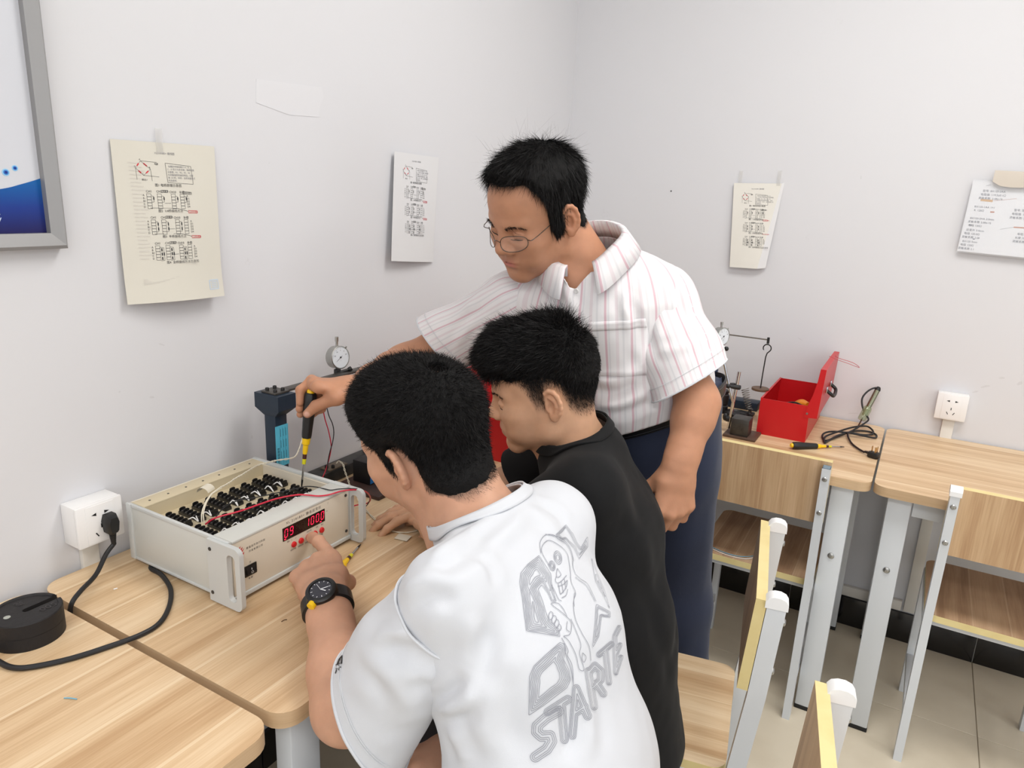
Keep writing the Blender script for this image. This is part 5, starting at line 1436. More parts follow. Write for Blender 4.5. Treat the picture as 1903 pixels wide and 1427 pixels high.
def np_mesh(name, v, q, mats, parent=None, col=None, attrs=None, tris=None):
    me = bpy.data.meshes.new(name)
    if parent is not None:
        inv = np.array(ABS[parent].inverted()); v = v @ inv[:3, :3].T + inv[:3, 3]
    nq = len(q); nt_ = 0 if tris is None else len(tris)
    me.vertices.add(len(v)); me.vertices.foreach_set('co', np.asarray(v, F32).ravel())
    me.loops.add(nq * 4 + nt_ * 3)
    li = np.asarray(q, np.int32).ravel()
    if nt_: li = np.concatenate([li, np.asarray(tris, np.int32).ravel()])
    me.loops.foreach_set('vertex_index', li)
    me.polygons.add(nq + nt_)
    st_ = np.arange(nq, dtype=np.int32) * 4
    if nt_: st_ = np.concatenate([st_, nq * 4 + np.arange(nt_, dtype=np.int32) * 3])
    me.polygons.foreach_set('loop_start', st_)
    me.polygons.foreach_set('use_smooth', np.ones(nq + nt_, bool))
    me.update(calc_edges=True); me.validate()
    if not isinstance(mats, (list, tuple)): mats = [mats]
    for m in mats: me.materials.append(m)
    if col is not None:
        a = me.color_attributes.new('Col', 'FLOAT_COLOR', 'POINT')
        a.data.foreach_set('color', np.concatenate([col, np.ones((len(col), 1))], 1).astype(F32).ravel())
    for k_, arr in (attrs or {}).items():
        a = me.attributes.new(k_, 'FLOAT', 'POINT'); a.data.foreach_set('value', np.asarray(arr, F32))
    o = bpy.data.objects.new(name, me); COL.objects.link(o)
    if parent is not None: o.parent = parent; ABS[o] = ABS[parent].copy()
    else: ABS[o] = Matrix.Identity(4)
    return o
def join_np(parts):
    vs, qs, n = [], [], 0
    for v, q in parts:
        vs.append(v); qs.append(q + n); n += len(v)
    return np.concatenate(vs), np.concatenate(qs)
def cut_faces(v, q, cuts):
    """open a closed cloth surface: cuts = [(point, normal, radius)] planes or callables (positive = cut away); edges are snapped to the cut"""
    keep = np.ones(len(q), bool); v = v.copy()
    for c in cuts:
        if callable(c):
            d = c(v); out = d > 0
            e = 1e-4
            gr = np.stack([(c(v + np.eye(3)[i] * e) - c(v - np.eye(3)[i] * e)) / (2 * e) for i in range(3)], 1)
            stp = gr * (d / (np.einsum('ij,ij->i', gr, gr) + 1e-9))[:, None]
        else:
            p, n, r = c
            p = np.asarray(p, float); n = nrm(n)
            d = (v - p) @ n; near = np.linalg.norm(v - p - np.outer(d, n), axis=1) < r
            out = near & (d > 0) & (d < r * 1.5)
            stp = d[:, None] * n
        fo = out[q].sum(1)
        mixed = (fo > 0) & (fo < 4)
        keep &= ~(fo == 4)
        ids = np.unique(q[mixed & keep]); ids = ids[out[ids]]
        v[ids] -= stp[ids]
    q = q[keep]
    used = np.unique(q); remap = np.full(len(v), -1); remap[used] = np.arange(len(used))
    return v[used], remap[q]
def wrinkle(v, q, lines):
    """press soft folds into cloth: lines = [(photo-pixel polyline, width, height)] laid on the visible surface"""
    bv = BVHTree.FromPolygons([tuple(p) for p in v], [tuple(int(i) for i in f) for f in q])
    n = vnormals(v, q); disp = np.zeros(len(v))
    for pts, w, amp in lines:
        P = []
        for p in catmull([V(*a) for a in pts], 4):
            h = bv.ray_cast(Vector(CAM_POS), Vector(ray(*p)))
            if h[0] is not None: P.append(np.array(h[0]))
        if len(P) < 2: continue
        best = np.full(len(v), 9.0); tb = np.zeros(len(v)); L = len(P) - 1
        for i in range(L):
            a, b = P[i], P[i + 1]; ba = b - a
            if np.linalg.norm(ba) > 0.05: continue
            t = np.clip((v - a) @ ba / max(ba @ ba, 1e-12), 0, 1)
            d = np.linalg.norm(v - a - t[:, None] * ba, axis=1)
            m_ = d < best; best[m_] = d[m_]; tb[m_] = (i + t[m_]) / L
        fade = np.clip(np.minimum(tb, 1 - tb) * 3.5 + 0.1, 0, 1)
        disp += amp * fade * (np.exp(-(best / w) ** 2) - 0.35 * np.exp(-((best - 2.0 * w) / (0.9 * w)) ** 2))
    return v + n * disp[:, None]
def hashn(P, seed):
    a = np.sin(P @ np.array([12.9898, 78.233, 37.719]) + seed) * 43758.5453
    return a - np.floor(a)
def vnoise(P, sc, seed=0):
    """smooth value noise -1..1"""
    X = P * sc; I = np.floor(X); Fv = X - I; Fv = Fv * Fv * (3 - 2 * Fv)
    out = 0
    for i in (0, 1):
        for j in (0, 1):
            for k in (0, 1):
                w = (Fv[:, 0] if i else 1 - Fv[:, 0]) * (Fv[:, 1] if j else 1 - Fv[:, 1]) * (Fv[:, 2] if k else 1 - Fv[:, 2])
                out = out + w * hashn(I + np.array([i, j, k]), seed)
    return out * 2 - 1
def fold(a, b, w, amp):
    """ridge (amp>0) or valley (amp<0) on cloth along a segment"""
    a = np.asarray(a, F32); b = np.asarray(b, F32)
    def f(P, D):
        ba = b - a; pa = P - a; h = np.clip(pa @ ba / (ba @ ba), 0, 1)
        q = pa - h[:, None] * ba
        dd = np.einsum('ij,ij->i', q, q)
        ends = np.minimum(1, np.minimum(h, 1 - h) * 4 + 0.15)
        return D - (amp * np.exp(-dd / (w * w)) * ends).astype(F32)
    return f

# ------------------------------------------------------------------ skin, hair and cloth materials
def skin_mat(name):
    m = mat(name, (214, 160, 124), 0.52, spec=0.35, bump=(420, 0.08))
    nt = m.node_tree; b = nt.nodes['Principled BSDF']
    at = nt.nodes.new('ShaderNodeAttribute'); at.attribute_name = 'Col'
    tc = nt.nodes.new('ShaderNodeTexCoord'); n = nt.nodes.new('ShaderNodeTexNoise'); n.inputs['Scale'].default_value = 38; n.inputs['Detail'].default_value = 6
    nt.links.new(tc.outputs['Object'], n.inputs['Vector'])
    mr = nt.nodes.new('ShaderNodeMapRange'); mr.inputs[1].default_value = 0.3; mr.inputs[2].default_value = 0.7; mr.inputs[3].default_value = 0.93; mr.inputs[4].default_value = 1.06
    nt.links.new(n.outputs['Fac'], mr.inputs[0])
    mx = nt.nodes.new('ShaderNodeMix'); mx.data_type = 'RGBA'; mx.blend_type = 'MULTIPLY'; mx.inputs[0].default_value = 1
    nt.links.new(at.outputs['Color'], mx.inputs[6]); nt.links.new(mr.outputs[0], mx.inputs[7])
    nt.links.new(mx.outputs[2], b.inputs['Base Color'])
    b.inputs['Subsurface Weight'].default_value = 0.18
    b.inputs['Subsurface Radius'].default_value = (1.0, 0.35, 0.2)
    b.inputs['Subsurface Scale'].default_value = 0.006
    return m
SKIN = skin_mat('skin')
HAIR = mat('black_hair', (17, 15, 15), 0.55, spec=0.2)
HAIRB = mat('black_hair_base', (15, 14, 14), 0.75, spec=0.2, bump=(700, 0.6))
def cloth_mat(name, col, rough=0.85, weave=900, strength=0.12, sheen=0.2, var=None):
    m = mat(name, col, rough, spec=0.2, bump=(weave, strength), var=var)
    m.node_tree.nodes['Principled BSDF'].inputs['Sheen Weight'].default_value = sheen
    return m

def head_sdf(S, H, p):
    """H: frame at the ear axis (x right, y forward, z up); p: dict of tweaks"""
    sc = p.get('s', 1.0); w = p.get('w', 1.0)
    q = lambda x, y, z: H.p(x * w * sc, y * sc, z * sc)
    r = lambda *a: tuple(x * sc for x in a)
    R = H.R
    S.ell(q(0, -0.014, 0.042), r(0.074 * w, 0.096, 0.084), R, 0.0)
    S.ell(q(0, 0.032, 0.046), r(0.063 * w, 0.062, 0.070), R, 0.03 * sc)
    S.ell(q(0, 0.030, -0.020), r(0.064 * w, 0.062, 0.070), R, 0.03 * sc)
    for s_ in (-1, 1):
        S.cone(q(0.056 * s_, -0.004, -0.030), q(0.052 * s_, 0.006, -0.062), 0.016 * sc, 0.014 * sc, 0.03 * sc)
        S.cone(q(0.052 * s_, 0.006, -0.062), q(0.014 * s_, 0.070, -0.096), 0.015 * sc, 0.015 * sc, 0.03 * sc)
        S.ell(q(0.040 * s_, 0.062, -0.022), r(0.026, 0.024, 0.022), R, 0.025 * sc)
        S.ell(q(0.036 * s_, 0.060, -0.055), r(0.024, 0.026, 0.026), R, 0.02 * sc)
        S.cone(q(0.012 * s_, 0.086, 0.020), q(0.046 * s_, 0.070, 0.022), 0.010 * sc, 0.008 * sc, 0.015 * sc)
    S.ell(q(0, 0.072, -0.096), r(0.020, 0.016, 0.015), R, 0.02 * sc)
    S.ell(q(0, 0.076, -0.062), r(0.028, 0.018, 0.022), R, 0.02 * sc)
    # eye sockets then lids
    for s_ in (-1, 1):
        S.ell(q(0.032 * s_, 0.098, 0.002), r(0.017, 0.014, 0.010), R, 0.014 * sc, 's')
        S.ell(q(0.032 * s_, 0.0755, 0.000), r(0.0155, 0.0135, 0.0115), R, 0.004 * sc)
        S.ell(q(0.032 * s_, 0.0775, 0.0035), r(0.0160, 0.0130, 0.0075), R, 0.002 * sc)
    nz = p.get('nose', 1.0); lp = p.get('lip', 1.0)
    # nose
    S.cone(q(0, 0.086, 0.012), q(0, 0.104, -0.022), 0.0075 * sc, 0.0095 * nz * sc, 0.012 * sc)
    S.ell(q(0, 0.1055, -0.027), r(0.0115 * nz, 0.0110 * nz, 0.0095 * nz), R, 0.008 * sc)
    for s_ in (-1, 1):
        S.ell(q(0.0125 * nz * s_, 0.096, -0.031), r(0.0085 * nz, 0.0105, 0.0075 * nz), R, 0.006 * sc)
        S.ell(q(0.0065 * s_, 0.101, -0.0395), r(0.0035, 0.005, 0.004), R, 0.003 * sc, 's')
    # lips
    S.cone(q(0, 0.0885, -0.046), q(0, 0.0915, -0.053), 0.004 * sc, 0.005 * sc, 0.01 * sc)
    S.ell(q(0, 0.0885, -0.0575), r(0.022 * lp, 0.0085 * lp, 0.0052), R, 0.005 * sc)
    S.ell(q(0, 0.0870, -0.0675), r(0.019 * lp, 0.0095 * lp, 0.0062 * lp), R, 0.005 * sc)
    for s_ in (-1, 1):
        S.cone(q(0, 0.0985, -0.0622), q(0.023 * s_, 0.0855, -0.0610 + p.get('smile', 0)), 0.0016 * sc, 0.0016 * sc, 0.003 * sc, 's')
    S.ell(q(0, 0.096, -0.0795), r(0.016, 0.007, 0.005), R, 0.01 * sc, 's')
    # ears
    for s_ in (-1, 1):
        a = math.radians(p.get('earout', 24))
        eo = nrm(R @ V(s_ * math.cos(a), -math.sin(a) * -0.0 + 0.0, 0.0) + R @ V(0, math.sin(a), 0)); ef = nrm(R @ V(-s_ * 0.0, math.cos(a), -0.10) - R @ V(s_ * math.sin(a), 0, 0)); eu = nrm(R @ V(0, 0.16, 1) - eo * 0.0)
        ef = nrm(ef - eo * (ef @ eo)); eu = np.cross(ef, eo); eu = eu if (eu @ R[:, 2]) > 0 else -eu
        es = p.get('ear', 1.0) * sc
        oc = q(0.0725 * s_, -0.014, 0.000) + eo * 0.010 * es
        E = lambda f, u, o: oc + (ef * f + eu * u + eo * o) * es
        ER = np.column_stack([ef, eu, eo])
        S.ell(E(-0.002, 0.002, -0.001), (0.0165 * es, 0.029 * es, 0.0055 * es), ER, 0.004 * sc)
        S.ell(E(0.004, 0.0, -0.008), (0.012 * es, 0.02 * es, 0.010 * es), ER, 0.010 * sc)
        S.ell(E(0.002, 0.001, 0.006), (0.0105 * es, 0.0195 * es, 0.0058 * es), ER, 0.003 * sc, 's')
        ang = np.radians([60, 90, 120, 150, 180, 205, 230, 250])
        rim = [E(0.013, 0.006, 0.0), E(0.0135, 0.016, 0.002)] + [E(-0.001 + 0.0165 * math.cos(t_), 0.004 + 0.0265 * math.sin(t_), 0.0035) for t_ in ang]
        S.chain(rim, [0.0026 * es, 0.0034 * es] + [0.0042 * es] * 4 + [0.0038 * es] * 3 + [0.0036 * es], 0.003 * sc)
        S.chain([E(0.002, 0.015, 0.002), E(-0.006, 0.010, 0.003), E(-0.0085, -0.002, 0.003), E(-0.003, -0.013, 0.003)], [0.0026 * es, 0.0032 * es, 0.0033 * es, 0.003 * es], 0.003 * sc)
        S.ell(E(0.003, -0.024, 0.0015), (0.0085 * es, 0.0095 * es, 0.0050 * es), ER, 0.006 * sc)
        S.ell(E(0.0115, -0.004, 0.0015), (0.0038 * es, 0.0065 * es, 0.0035 * es), ER, 0.004 * sc)
        S.ell(E(0.0045, -0.004, 0.004), (0.0055 * es, 0.0075 * es, 0.0060 * es), ER, 0.003 * sc, 's')
    return q

def hand_points(Hf, side, curl, spread=(0.10, 0.0, -0.08, -0.17), thumb=((0.75, 0.55, -0.35), (0.45, 0.85, -0.30), (0.20, 0.95, -0.25)), s=1.0, fl=1.0):
    """Hf: frame at the wrist: x towards the thumb side, y to the fingers, z out of the back of the hand"""
    mcp = [(0.026, 0.088, 0.0), (0.005, 0.092, 0.002), (-0.015, 0.086, 0.0), (-0.033, 0.076, -0.004)]
    ln = [(0.043, 0.026, 0.021), (0.047, 0.030, 0.022), (0.043, 0.028, 0.022), (0.033, 0.021, 0.019)]
    out = []
    for k in range(4):
        p = V(*mcp[k]) * s; pts = [Hf.p(*p)]
        ang = 0.0
        for j in range(3):
            ang += curl[k][j]
            d = V(math.sin(spread[k]) * math.cos(ang), math.cos(spread[k]) * math.cos(ang), -math.sin(ang))
            p = p + d * ln[k][j] * s * fl; pts.append(Hf.p(*p))
        out.append(pts)
    p = V(0.020, 0.018, -0.010) * s; tp_ = [Hf.p(*p)]
    for d, l in zip(thumb, (0.043, 0.033, 0.027)):
        p = p + nrm(V(*d)) * l * s; tp_.append(Hf.p(*p))
    out.append(tp_)
    return out
def hand_sdf(S, Hf, pts, s=1.0, fat=1.0):
    R = Hf.R
    W0 = Hf.p(0, 0, 0)
    S.econe(Hf.p(0, -0.012, 0), Hf.p(0.002 * s, 0.03 * s, 0), (0.026 * s * fat, 0.019 * s), (0.034 * s * fat, 0.017 * s), R[:, 0], 0.02)
    S.econe(Hf.p(0.002 * s, 0.028 * s, 0), Hf.p(-0.002 * s, 0.076 * s, -0.002), (0.034 * s * fat, 0.0165 * s), (0.040 * s * fat, 0.0125 * s), R[:, 0], 0.015)
    S.ell(Hf.p(0.020 * s, 0.035 * s, -0.012 * s), (0.016 * s, 0.026 * s, 0.013 * s), R, 0.012)
    S.ell(Hf.p(-0.024 * s, 0.034 * s, -0.010 * s), (0.013 * s, 0.028 * s, 0.011 * s), R, 0.012)
    rad = [(0.0105, 0.0096, 0.0086, 0.0070), (0.0108, 0.0098, 0.0087, 0.0071), (0.0103, 0.0093, 0.0083, 0.0068), (0.0092, 0.0082, 0.0074, 0.0061)]
    for k in range(4):
        f = pts[k]; rr = [x * s * fat for x in rad[k]]
        S.cone(Hf.p((0.012, 0.003, -0.008, -0.018)[k] * s, 0.04 * s, 0.0), f[0], 0.011 * s, rr[0], 0.010)
        F_ = Sdf()
        S.cone(f[0], f[1], rr[0], rr[1], 0.0065); S.cone(f[1], f[2], rr[1], rr[2], 0.002); S.cone(f[2], f[3], rr[2], rr[3], 0.002)
        S.ell(f[1], (rr[1] * 1.07,) * 3, None, 0.004); S.ell(f[2], (rr[2] * 1.06,) * 3, None, 0.004)
    t = pts[4]; rr = [x * s * fat for x in (0.0145, 0.0118, 0.0108, 0.0082)]
    S.cone(t[0], t[1], rr[0], rr[1], 0.014); S.cone(t[1], t[2], rr[1], rr[2], 0.004); S.cone(t[2], t[3], rr[2], rr[3], 0.003)

def strands(name, roots, nrmls, dirs, length, w, parent, m, seg=3, bend=0.35, seed=1, taper=True):
    """thin ribbon strands as one mesh"""
    rng = np.random.default_rng(seed); n = len(roots)
    L = length if isinstance(length, np.ndarray) else np.full(n, length)
    ww = w if isinstance(w, np.ndarray) else np.full(n, w)
    d = dirs / (np.linalg.norm(dirs, axis=1, keepdims=True) + 1e-9)
    side = np.cross(d, rng.normal(size=(n, 3))); side /= (np.linalg.norm(side, axis=1, keepdims=True) + 1e-9)
    bd = rng.normal(size=(n, 3)) * bend * 0.35 + nrmls * 0.0
    V_, Q_ = [], []
    for j in range(seg + 1):
        t = j / seg
        c = roots + (d * t + bd * t * t) * L[:, None]
        hw = ww * (1 - 0.85 * t if taper else 1) / 2
        V_.append(c - side * hw[:, None]); V_.append(c + side * hw[:, None])
    Vv = np.stack(V_, 1).reshape(-1, 3)
    base = np.arange(n) * (2 * (seg + 1))
    for j in range(seg):
        Q_.append(np.stack([base + 2 * j, base + 2 * j + 1, base + 2 * j + 3, base + 2 * j + 2], 1))
    o = np_mesh(name, Vv, np.concatenate(Q_), m, parent)
    return o
def sample_surface(v, q, n, seed, mask=None):
    rng = np.random.default_rng(seed)
    a = np.linalg.norm(np.cross(v[q[:, 2]] - v[q[:, 0]], v[q[:, 3]] - v[q[:, 1]]), axis=1)
    if mask is not None: a = a * mask[q].mean(1)
    ids = rng.choice(len(q), n, p=a / a.sum())
    u, w = rng.random(n)[:, None], rng.random(n)[:, None]
    p = v[q[ids]]
    P = (1 - u) * (1 - w) * p[:, 0] + u * (1 - w) * p[:, 1] + u * w * p[:, 2] + (1 - u) * w * p[:, 3]
    nn = vnormals(v, q)[q[ids]].mean(1)
    return P, nn / np.linalg.norm(nn, axis=1, keepdims=True)
# ------------------------------------------------------------------ people: shared builders
def lin3(c): return np.array(lin(c)[:3])
def to_surface(S, P, it=5, off=0.0):
    P = np.array(P, float); e = 0.002
    for _ in range(it):
        d = S.ev(P).astype(float) - off
        gr = np.stack([(S.ev(P + np.eye(3)[i] * e) - S.ev(P - np.eye(3)[i] * e)) / (2 * e) for i in range(3)], 1)
        P = P - gr * (np.clip(d, -0.02, 0.02) / (np.einsum('ij,ij->i', gr, gr) + 1e-6))[:, None]
    return P
def ring_on(S, p, n, side, rmax=0.25, m=48, off=0.0):
    """closed polyline where plane (p, n) meets the surface of S, seen from p"""
    p = np.asarray(p, float); n = nrm(n); u = nrm(np.asarray(side, float) - n * (np.asarray(side, float) @ n)); w = np.cross(n, u)
    ang = np.linspace(0, 2 * PI, m, endpoint=False)
    D = np.cos(ang)[:, None] * u + np.sin(ang)[:, None] * w
    ts = np.linspace(0.0, rmax, 160)
    P = (p + D[:, None, :] * ts[None, :, None]).reshape(-1, 3)
    val = S.ev(P).reshape(m, -1)
    r = np.zeros(m)
    for i in range(m):
        k = np.nonzero(val[i] > 0)[0]
        k = k[0] if len(k) else len(ts) - 1
        if k == 0: r[i] = 0
        else:
            a, b = val[i, k - 1], val[i, k]; r[i] = ts[k - 1] + (ts[k] - ts[k - 1]) * (0 - a) / (b - a + 1e-9)
    r = np.convolve(np.concatenate([r[-2:], r, r[:2]]), np.ones(5) / 5, 'valid')
    return [p + D[i] * (r[i] + off) for i in range(m)]
def band(g, r0, r1, mi=0):
    n = len(r0)
    g.add(list(r0) + list(r1), [(i, (i + 1) % n, n + (i + 1) % n, n + i) for i in range(n)], mi)
    return g
YT = [-0.12, -0.085, -0.055, -0.036, -0.027, -0.020, 0.000, 0.006, 0.027, 0.036, 0.050, 0.068, 0.10]
def hairline(tab):
    yt, zt_ = zip(*tab)
    return lambda y: np.interp(y, yt, zt_)
def scalp_sdf(H, sc, w, neck):
    """the bare skull without ears or nose, for growing hair on"""
    S = Sdf(); R = H.R
    q = lambda x, y, z: H.p(x * w * sc, y * sc, z * sc)
    r = lambda *a: tuple(x * sc for x in a)
    S.ell(q(0, -0.014, 0.042), r(0.074 * w, 0.096, 0.084), R, 0.0); S.ell(q(0, 0.032, 0.046), r(0.063 * w, 0.062, 0.070), R, 0.03 * sc); S.ell(q(0, 0.030, -0.020), r(0.064 * w, 0.062, 0.070), R, 0.03 * sc)
    for s_ in (-1, 1):
        S.cone(q(0.056 * s_, -0.004, -0.030), q(0.052 * s_, 0.006, -0.062), 0.016 * sc, 0.014 * sc, 0.03 * sc)
    S.econe(*neck)
    return S
def hair_cap(H, sc, w, thick, below, neck, h=0.0035):
    """thick(L)->thickness, below(L)->signed distance (>0 outside the hair region)"""
    B_ = scalp_sdf(H, sc, w, neck)
    def cd_(P):
        return B_.ev(np.asarray(P)).astype(float), (np.asarray(P, float) - H.o) @ H.R / sc / np.array([w, 1, 1])
    S = Sdf()
    def f(P, D):
        d, L = cd_(P)
        return np.maximum(d - thick(L), below(L)).astype(F32)
    S.fn(f)
    c = H.p(0, -0.01, 0.04); e = 0.16
    v, q = S.mesh(c - e, c + e, h)
    return v, q, cd_
def finish_body(t, parts, colfn, name='body'):
    v, q = join_np(parts)
    return np_mesh(name, v, q, SKIN, t, col=colfn(v))
def arm_sdf(S, sh, el, wr, ru=0.046, re=0.040, rw=0.0265, hand_side=None):
    sh, el, wr = [np.asarray(x, float) for x in (sh, el, wr)]
    S.cone(sh, el, ru, re, 0.02)
    d = wr - el
    S.cone(el, el + d * 0.30, re * 1.0, re * 1.06, 0.04)
    S.cone(el + d * 0.30, el + d * 0.75, re * 1.06, rw * 1.12, 0.02)
    side = hand_side if hand_side is not None else np.cross(d, (0, 0, 1))
    S.econe(el + d * 0.72, wr, (rw * 1.12, rw * 1.05), (rw * 1.12, rw * 0.78), side, 0.02)
def mirror_smoothstep(x, a, b):
    t = np.clip((x - a) / (b - a), 0, 1); return t * t * (3 - 2 * t)
LEGS_S = [None]
def legs(t, hipL, hipR, kneeL, kneeR, ankL, ankR, r, trouser_mat, name='trousers', footdir=(0, -1, 0), shoe_mat=None, pel=(0.10, 0.125, 0.09), extra=None):
    S = Sdf()
    for hp, kn, an in ((hipL, kneeL, ankL), (hipR, kneeR, ankR)):
        S.cone(hp, kn, r[0], r[1], 0.03); S.cone(kn, an, r[1], r[2], 0.03)
    S.ell((np.asarray(hipL) + np.asarray(hipR)) / 2 + V(0, 0, 0.03), pel, None, 0.06)
    if extra: extra(S)
    P = np.array([hipL, hipR, kneeL, kneeR, ankL, ankR])
    v, q = S.mesh(P.min(0) - 0.2, P.max(0) + 0.2, 0.009)
    v = smooth_mesh(v, q, 2)
    v = v + vnormals(v, q) * (0.004 * vnoise(v * np.array([1, 1, 0.35]), 22, 3))[:, None]
    o = np_mesh(name, v, q, trouser_mat, t)
    LEGS_S[0] = S
    for an in (ankL, ankR):
        S2 = Sdf(); a = np.asarray(an, float); f = nrm(footdir)
        S2.econe(V(a[0], a[1], 0.035) - f * 0.05, V(a[0], a[1], 0.030) + f * 0.16, (0.042, 0.034), (0.044, 0.024), np.cross(f, (0, 0, 1)), 0.01)
        S2.cone(V(a[0], a[1], 0.05), V(a[0], a[1], 0.10), 0.045, 0.045, 0.03)
        S2.fn(lambda P_, D: np.maximum(D, (0.002 - P_[:, 2])).astype(F32))
        v, q = S2.mesh(a * V(1, 1, 0) - V(0.25, 0.25, 0.02), a * V(1, 1, 0) + V(0.25, 0.25, 0.16), 0.008)
        np_mesh('shoe', smooth_mesh(v, q, 1), q, shoe_mat or mat('shoe_dark', (34, 34, 38), 0.5), t)
SHOE = mat('shoe_dark', (34, 34, 38), 0.5)

# ================================================================== person in the white T-shirt (nearest)
t1 = thing('person', (1.02, -1.84, 0.0), 'seated person in a white printed T-shirt pressing an instrument button, black watch on the wrist', 'person')
H1 = Fr((0.654, -1.803, 1.099), rot_to((-0.970, 0.0, -0.235), (-0.22, -0.27, 0.94)))
p1h = dict(s=0.99, w=1.0, ear=1.04, earout=30)
S1 = Sdf(); q1 = head_sdf(S1, H1, p1h)
C7 = V(0.815, -1.822, 1.025)
shL, shR = V(0.835, -1.990, 0.985), V(0.838, -1.712, 0.972)
elL, wrL = V(0.690, -2.022, 0.776), V(0.522, -1.893, 0.840)
NECK1 = (H1.p(0, -0.035, -0.01), C7 + V(-0.045, 0, -0.035), (0.055, 0.058), (0.066, 0.062), (0, 1, 0), 0.025)
S1.econe(*NECK1)
S1.cone(H1.p(0, 0.02, -0.075), C7 + V(-0.08, 0, -0.06), 0.040, 0.05, 0.03)
S1.cone(C7 + V(-0.03, 0, -0.04), shL + V(0, 0.04, -0.02), 0.050, 0.04, 0.04); S1.cone(C7 + V(-0.03, 0, -0.04), shR + V(0, -0.04, -0.02), 0.050, 0.04, 0.04)
def cut_box(S, lo, hi, h): return S.mesh(lo, hi, h)
hv1, hq1 = S1.mesh(H1.o - 0.19, H1.o + V(0.28, 0.19, 0.19), 0.0024)
# left arm with the pressing hand
A1 = Sdf()
tipT = V(IXF + 0.0055, -1.7545, 0.8245)
hy = nrm(V(-0.80, 0.60, -0.02)); hz_ = nrm(V(-0.18, -0.20, 1.0))
HF1 = Fr(wrL, np.column_stack([np.cross(hy, nrm(hz_ - hy * (hy @ hz_))), hy, nrm(hz_ - hy * (hy @ hz_))]))
arm_sdf(A1, shL, elL, wrL - HF1.R[:, 1] * 0.006, 0.047, 0.0415, 0.0285, HF1.R[:, 0])
hp1 = hand_points(HF1, 1, [(0.20, 0.18, 0.14), (0.75, 1.25, 0.7), (0.85, 1.35, 0.8), (0.85, 1.3, 0.7)], (0.06, 0.0, -0.06, -0.12), ((0.40, 0.78, -0.58), (-0.25, 0.80, -0.55), (-0.6, 0.6, -0.4)), 1.08)
# bend the index so that its tip meets the button
i0 = hp1[0][0]; dv = tipT - i0; Lf = np.linalg.norm(dv); up_ = HF1.R[:, 2]
b1, b2 = i0 + dv * 0.47 + up_ * 0.012, i0 + dv * 0.77 + up_ * 0.008
hp1[0] = [i0, b1, b2, tipT + nrm(i0 - tipT) * 0.0055]
hand_sdf(A1, HF1, hp1, 1.08, 1.08)
lo_ = np.minimum(np.minimum(shL, elL), tipT) - 0.07; hi_ = np.maximum(np.maximum(shL, elL), tipT) + 0.07
av1, aq1 = A1.mesh(lo_, hi_, 0.0024)
# right arm folded across the lap, only the fingertips show
B1 = Sdf(); elR, wrR = V(0.83, -1.68, 0.700), V(0.80, -1.895, 0.668)
hyr = nrm(V(-0.12, -0.93, 0.10)); hzr = nrm(V(0.45, 0.0, 1.0)); hzr = nrm(hzr - hyr * (hyr @ hzr))
HFr = Fr(wrR, np.column_stack([-np.cross(hyr, hzr), hyr, hzr]))
arm_sdf(B1, shR, elR, wrR, 0.047, 0.041, 0.028, HFr.R[:, 0])
hpr = hand_points(HFr, -1, [(0.35, 0.5, 0.3)] * 4, (0.06, 0.0, -0.06, -0.12), s=0.98)
hand_sdf(B1, HFr, hpr, 0.98, 1.05)
lo_ = np.minimum(np.minimum(shR, elR), wrR + hyr * 0.2) - 0.07; hi_ = np.maximum(np.maximum(shR, elR), wrR) + 0.07
bv1, bq1 = B1.mesh(lo_, hi_, 0.0035)
T1 = Sdf(); T1.econe(V(1.0, -1.91, 0.52), V(0.85, -1.84, 0.95), (0.14, 0.09), (0.12, 0.07), (0, 1, 0), 0.0)
tv1, tq1 = T1.mesh(V(0.7, -2.1, 0.4), V(1.25, -1.6, 1.1), 0.012)
SK1 = lin3((200, 153, 126))
HL1 = hairline([(-0.12, -0.050), (-0.085, -0.048), (-0.055, -0.042), (-0.038, -0.030), (-0.028, 0.020), (-0.018, 0.034), (0.000, 0.034), (0.008, -0.014), (0.026, -0.012), (0.034, 0.028), (0.050, 0.052), (0.068, 0.068), (0.10, 0.075)])
def lips_col(L, c, lip=(176, 96, 92)):
    m_ = np.exp(-((L[:, 2] + 0.0625) / 0.0085) ** 2) * np.exp(-(L[:, 0] / 0.019) ** 4) * (L[:, 1] > 0.075)
    return c * (1 - 0.75 * m_[:, None]) + lin3(lip) * 0.75 * m_[:, None]
def skin_cols(H, sc, w, base, HL, fade=0.012, stub=0.75, wh=None):
    def f(v):
        L = H.inv(v) / sc / np.array([w, 1, 1])
        c = np.tile(base, (len(v), 1))
        near = np.linalg.norm(L, axis=1) < 0.17
        c = np.where(near[:, None], lips_col(L, c), c)
        # ruddier ears, cheeks and nose
        red = base * np.array([1.03, 0.86, 0.82])
        e = np.exp(-((np.abs(L[:, 0]) - 0.086) / 0.010) ** 2) * np.exp(-(L[:, 2] / 0.04) ** 2) * near
        c = c * (1 - 0.5 * e[:, None]) + red * 0.5 * e[:, None]
        # cropped hair colouring the scalp
        d = L[:, 2] - HL(L[:, 1])
        s_ = mirror_smoothstep(d, -fade, fade) * near * (L[:, 1] < 0.1) * (np.abs(L[:, 0]) < 0.0835 + 0.0 * L[:, 0])
        s_ = s_ * stub
        if wh is not None: s_ = s_ * (1 - 0.75 * np.exp(-(np.linalg.norm(L - wh, axis=1) / 0.016) ** 2))
        return c * (1 - s_[:, None]) + lin3((40, 34, 32)) * s_[:, None]
    return f
finish_body(t1, [(hv1, hq1), (av1, aq1), (bv1, bq1), (tv1, tq1)], skin_cols(H1, 0.99, 1.0, SK1, HL1, 0.012, 0.9, np.array([0.004, -0.066, 0.108])))
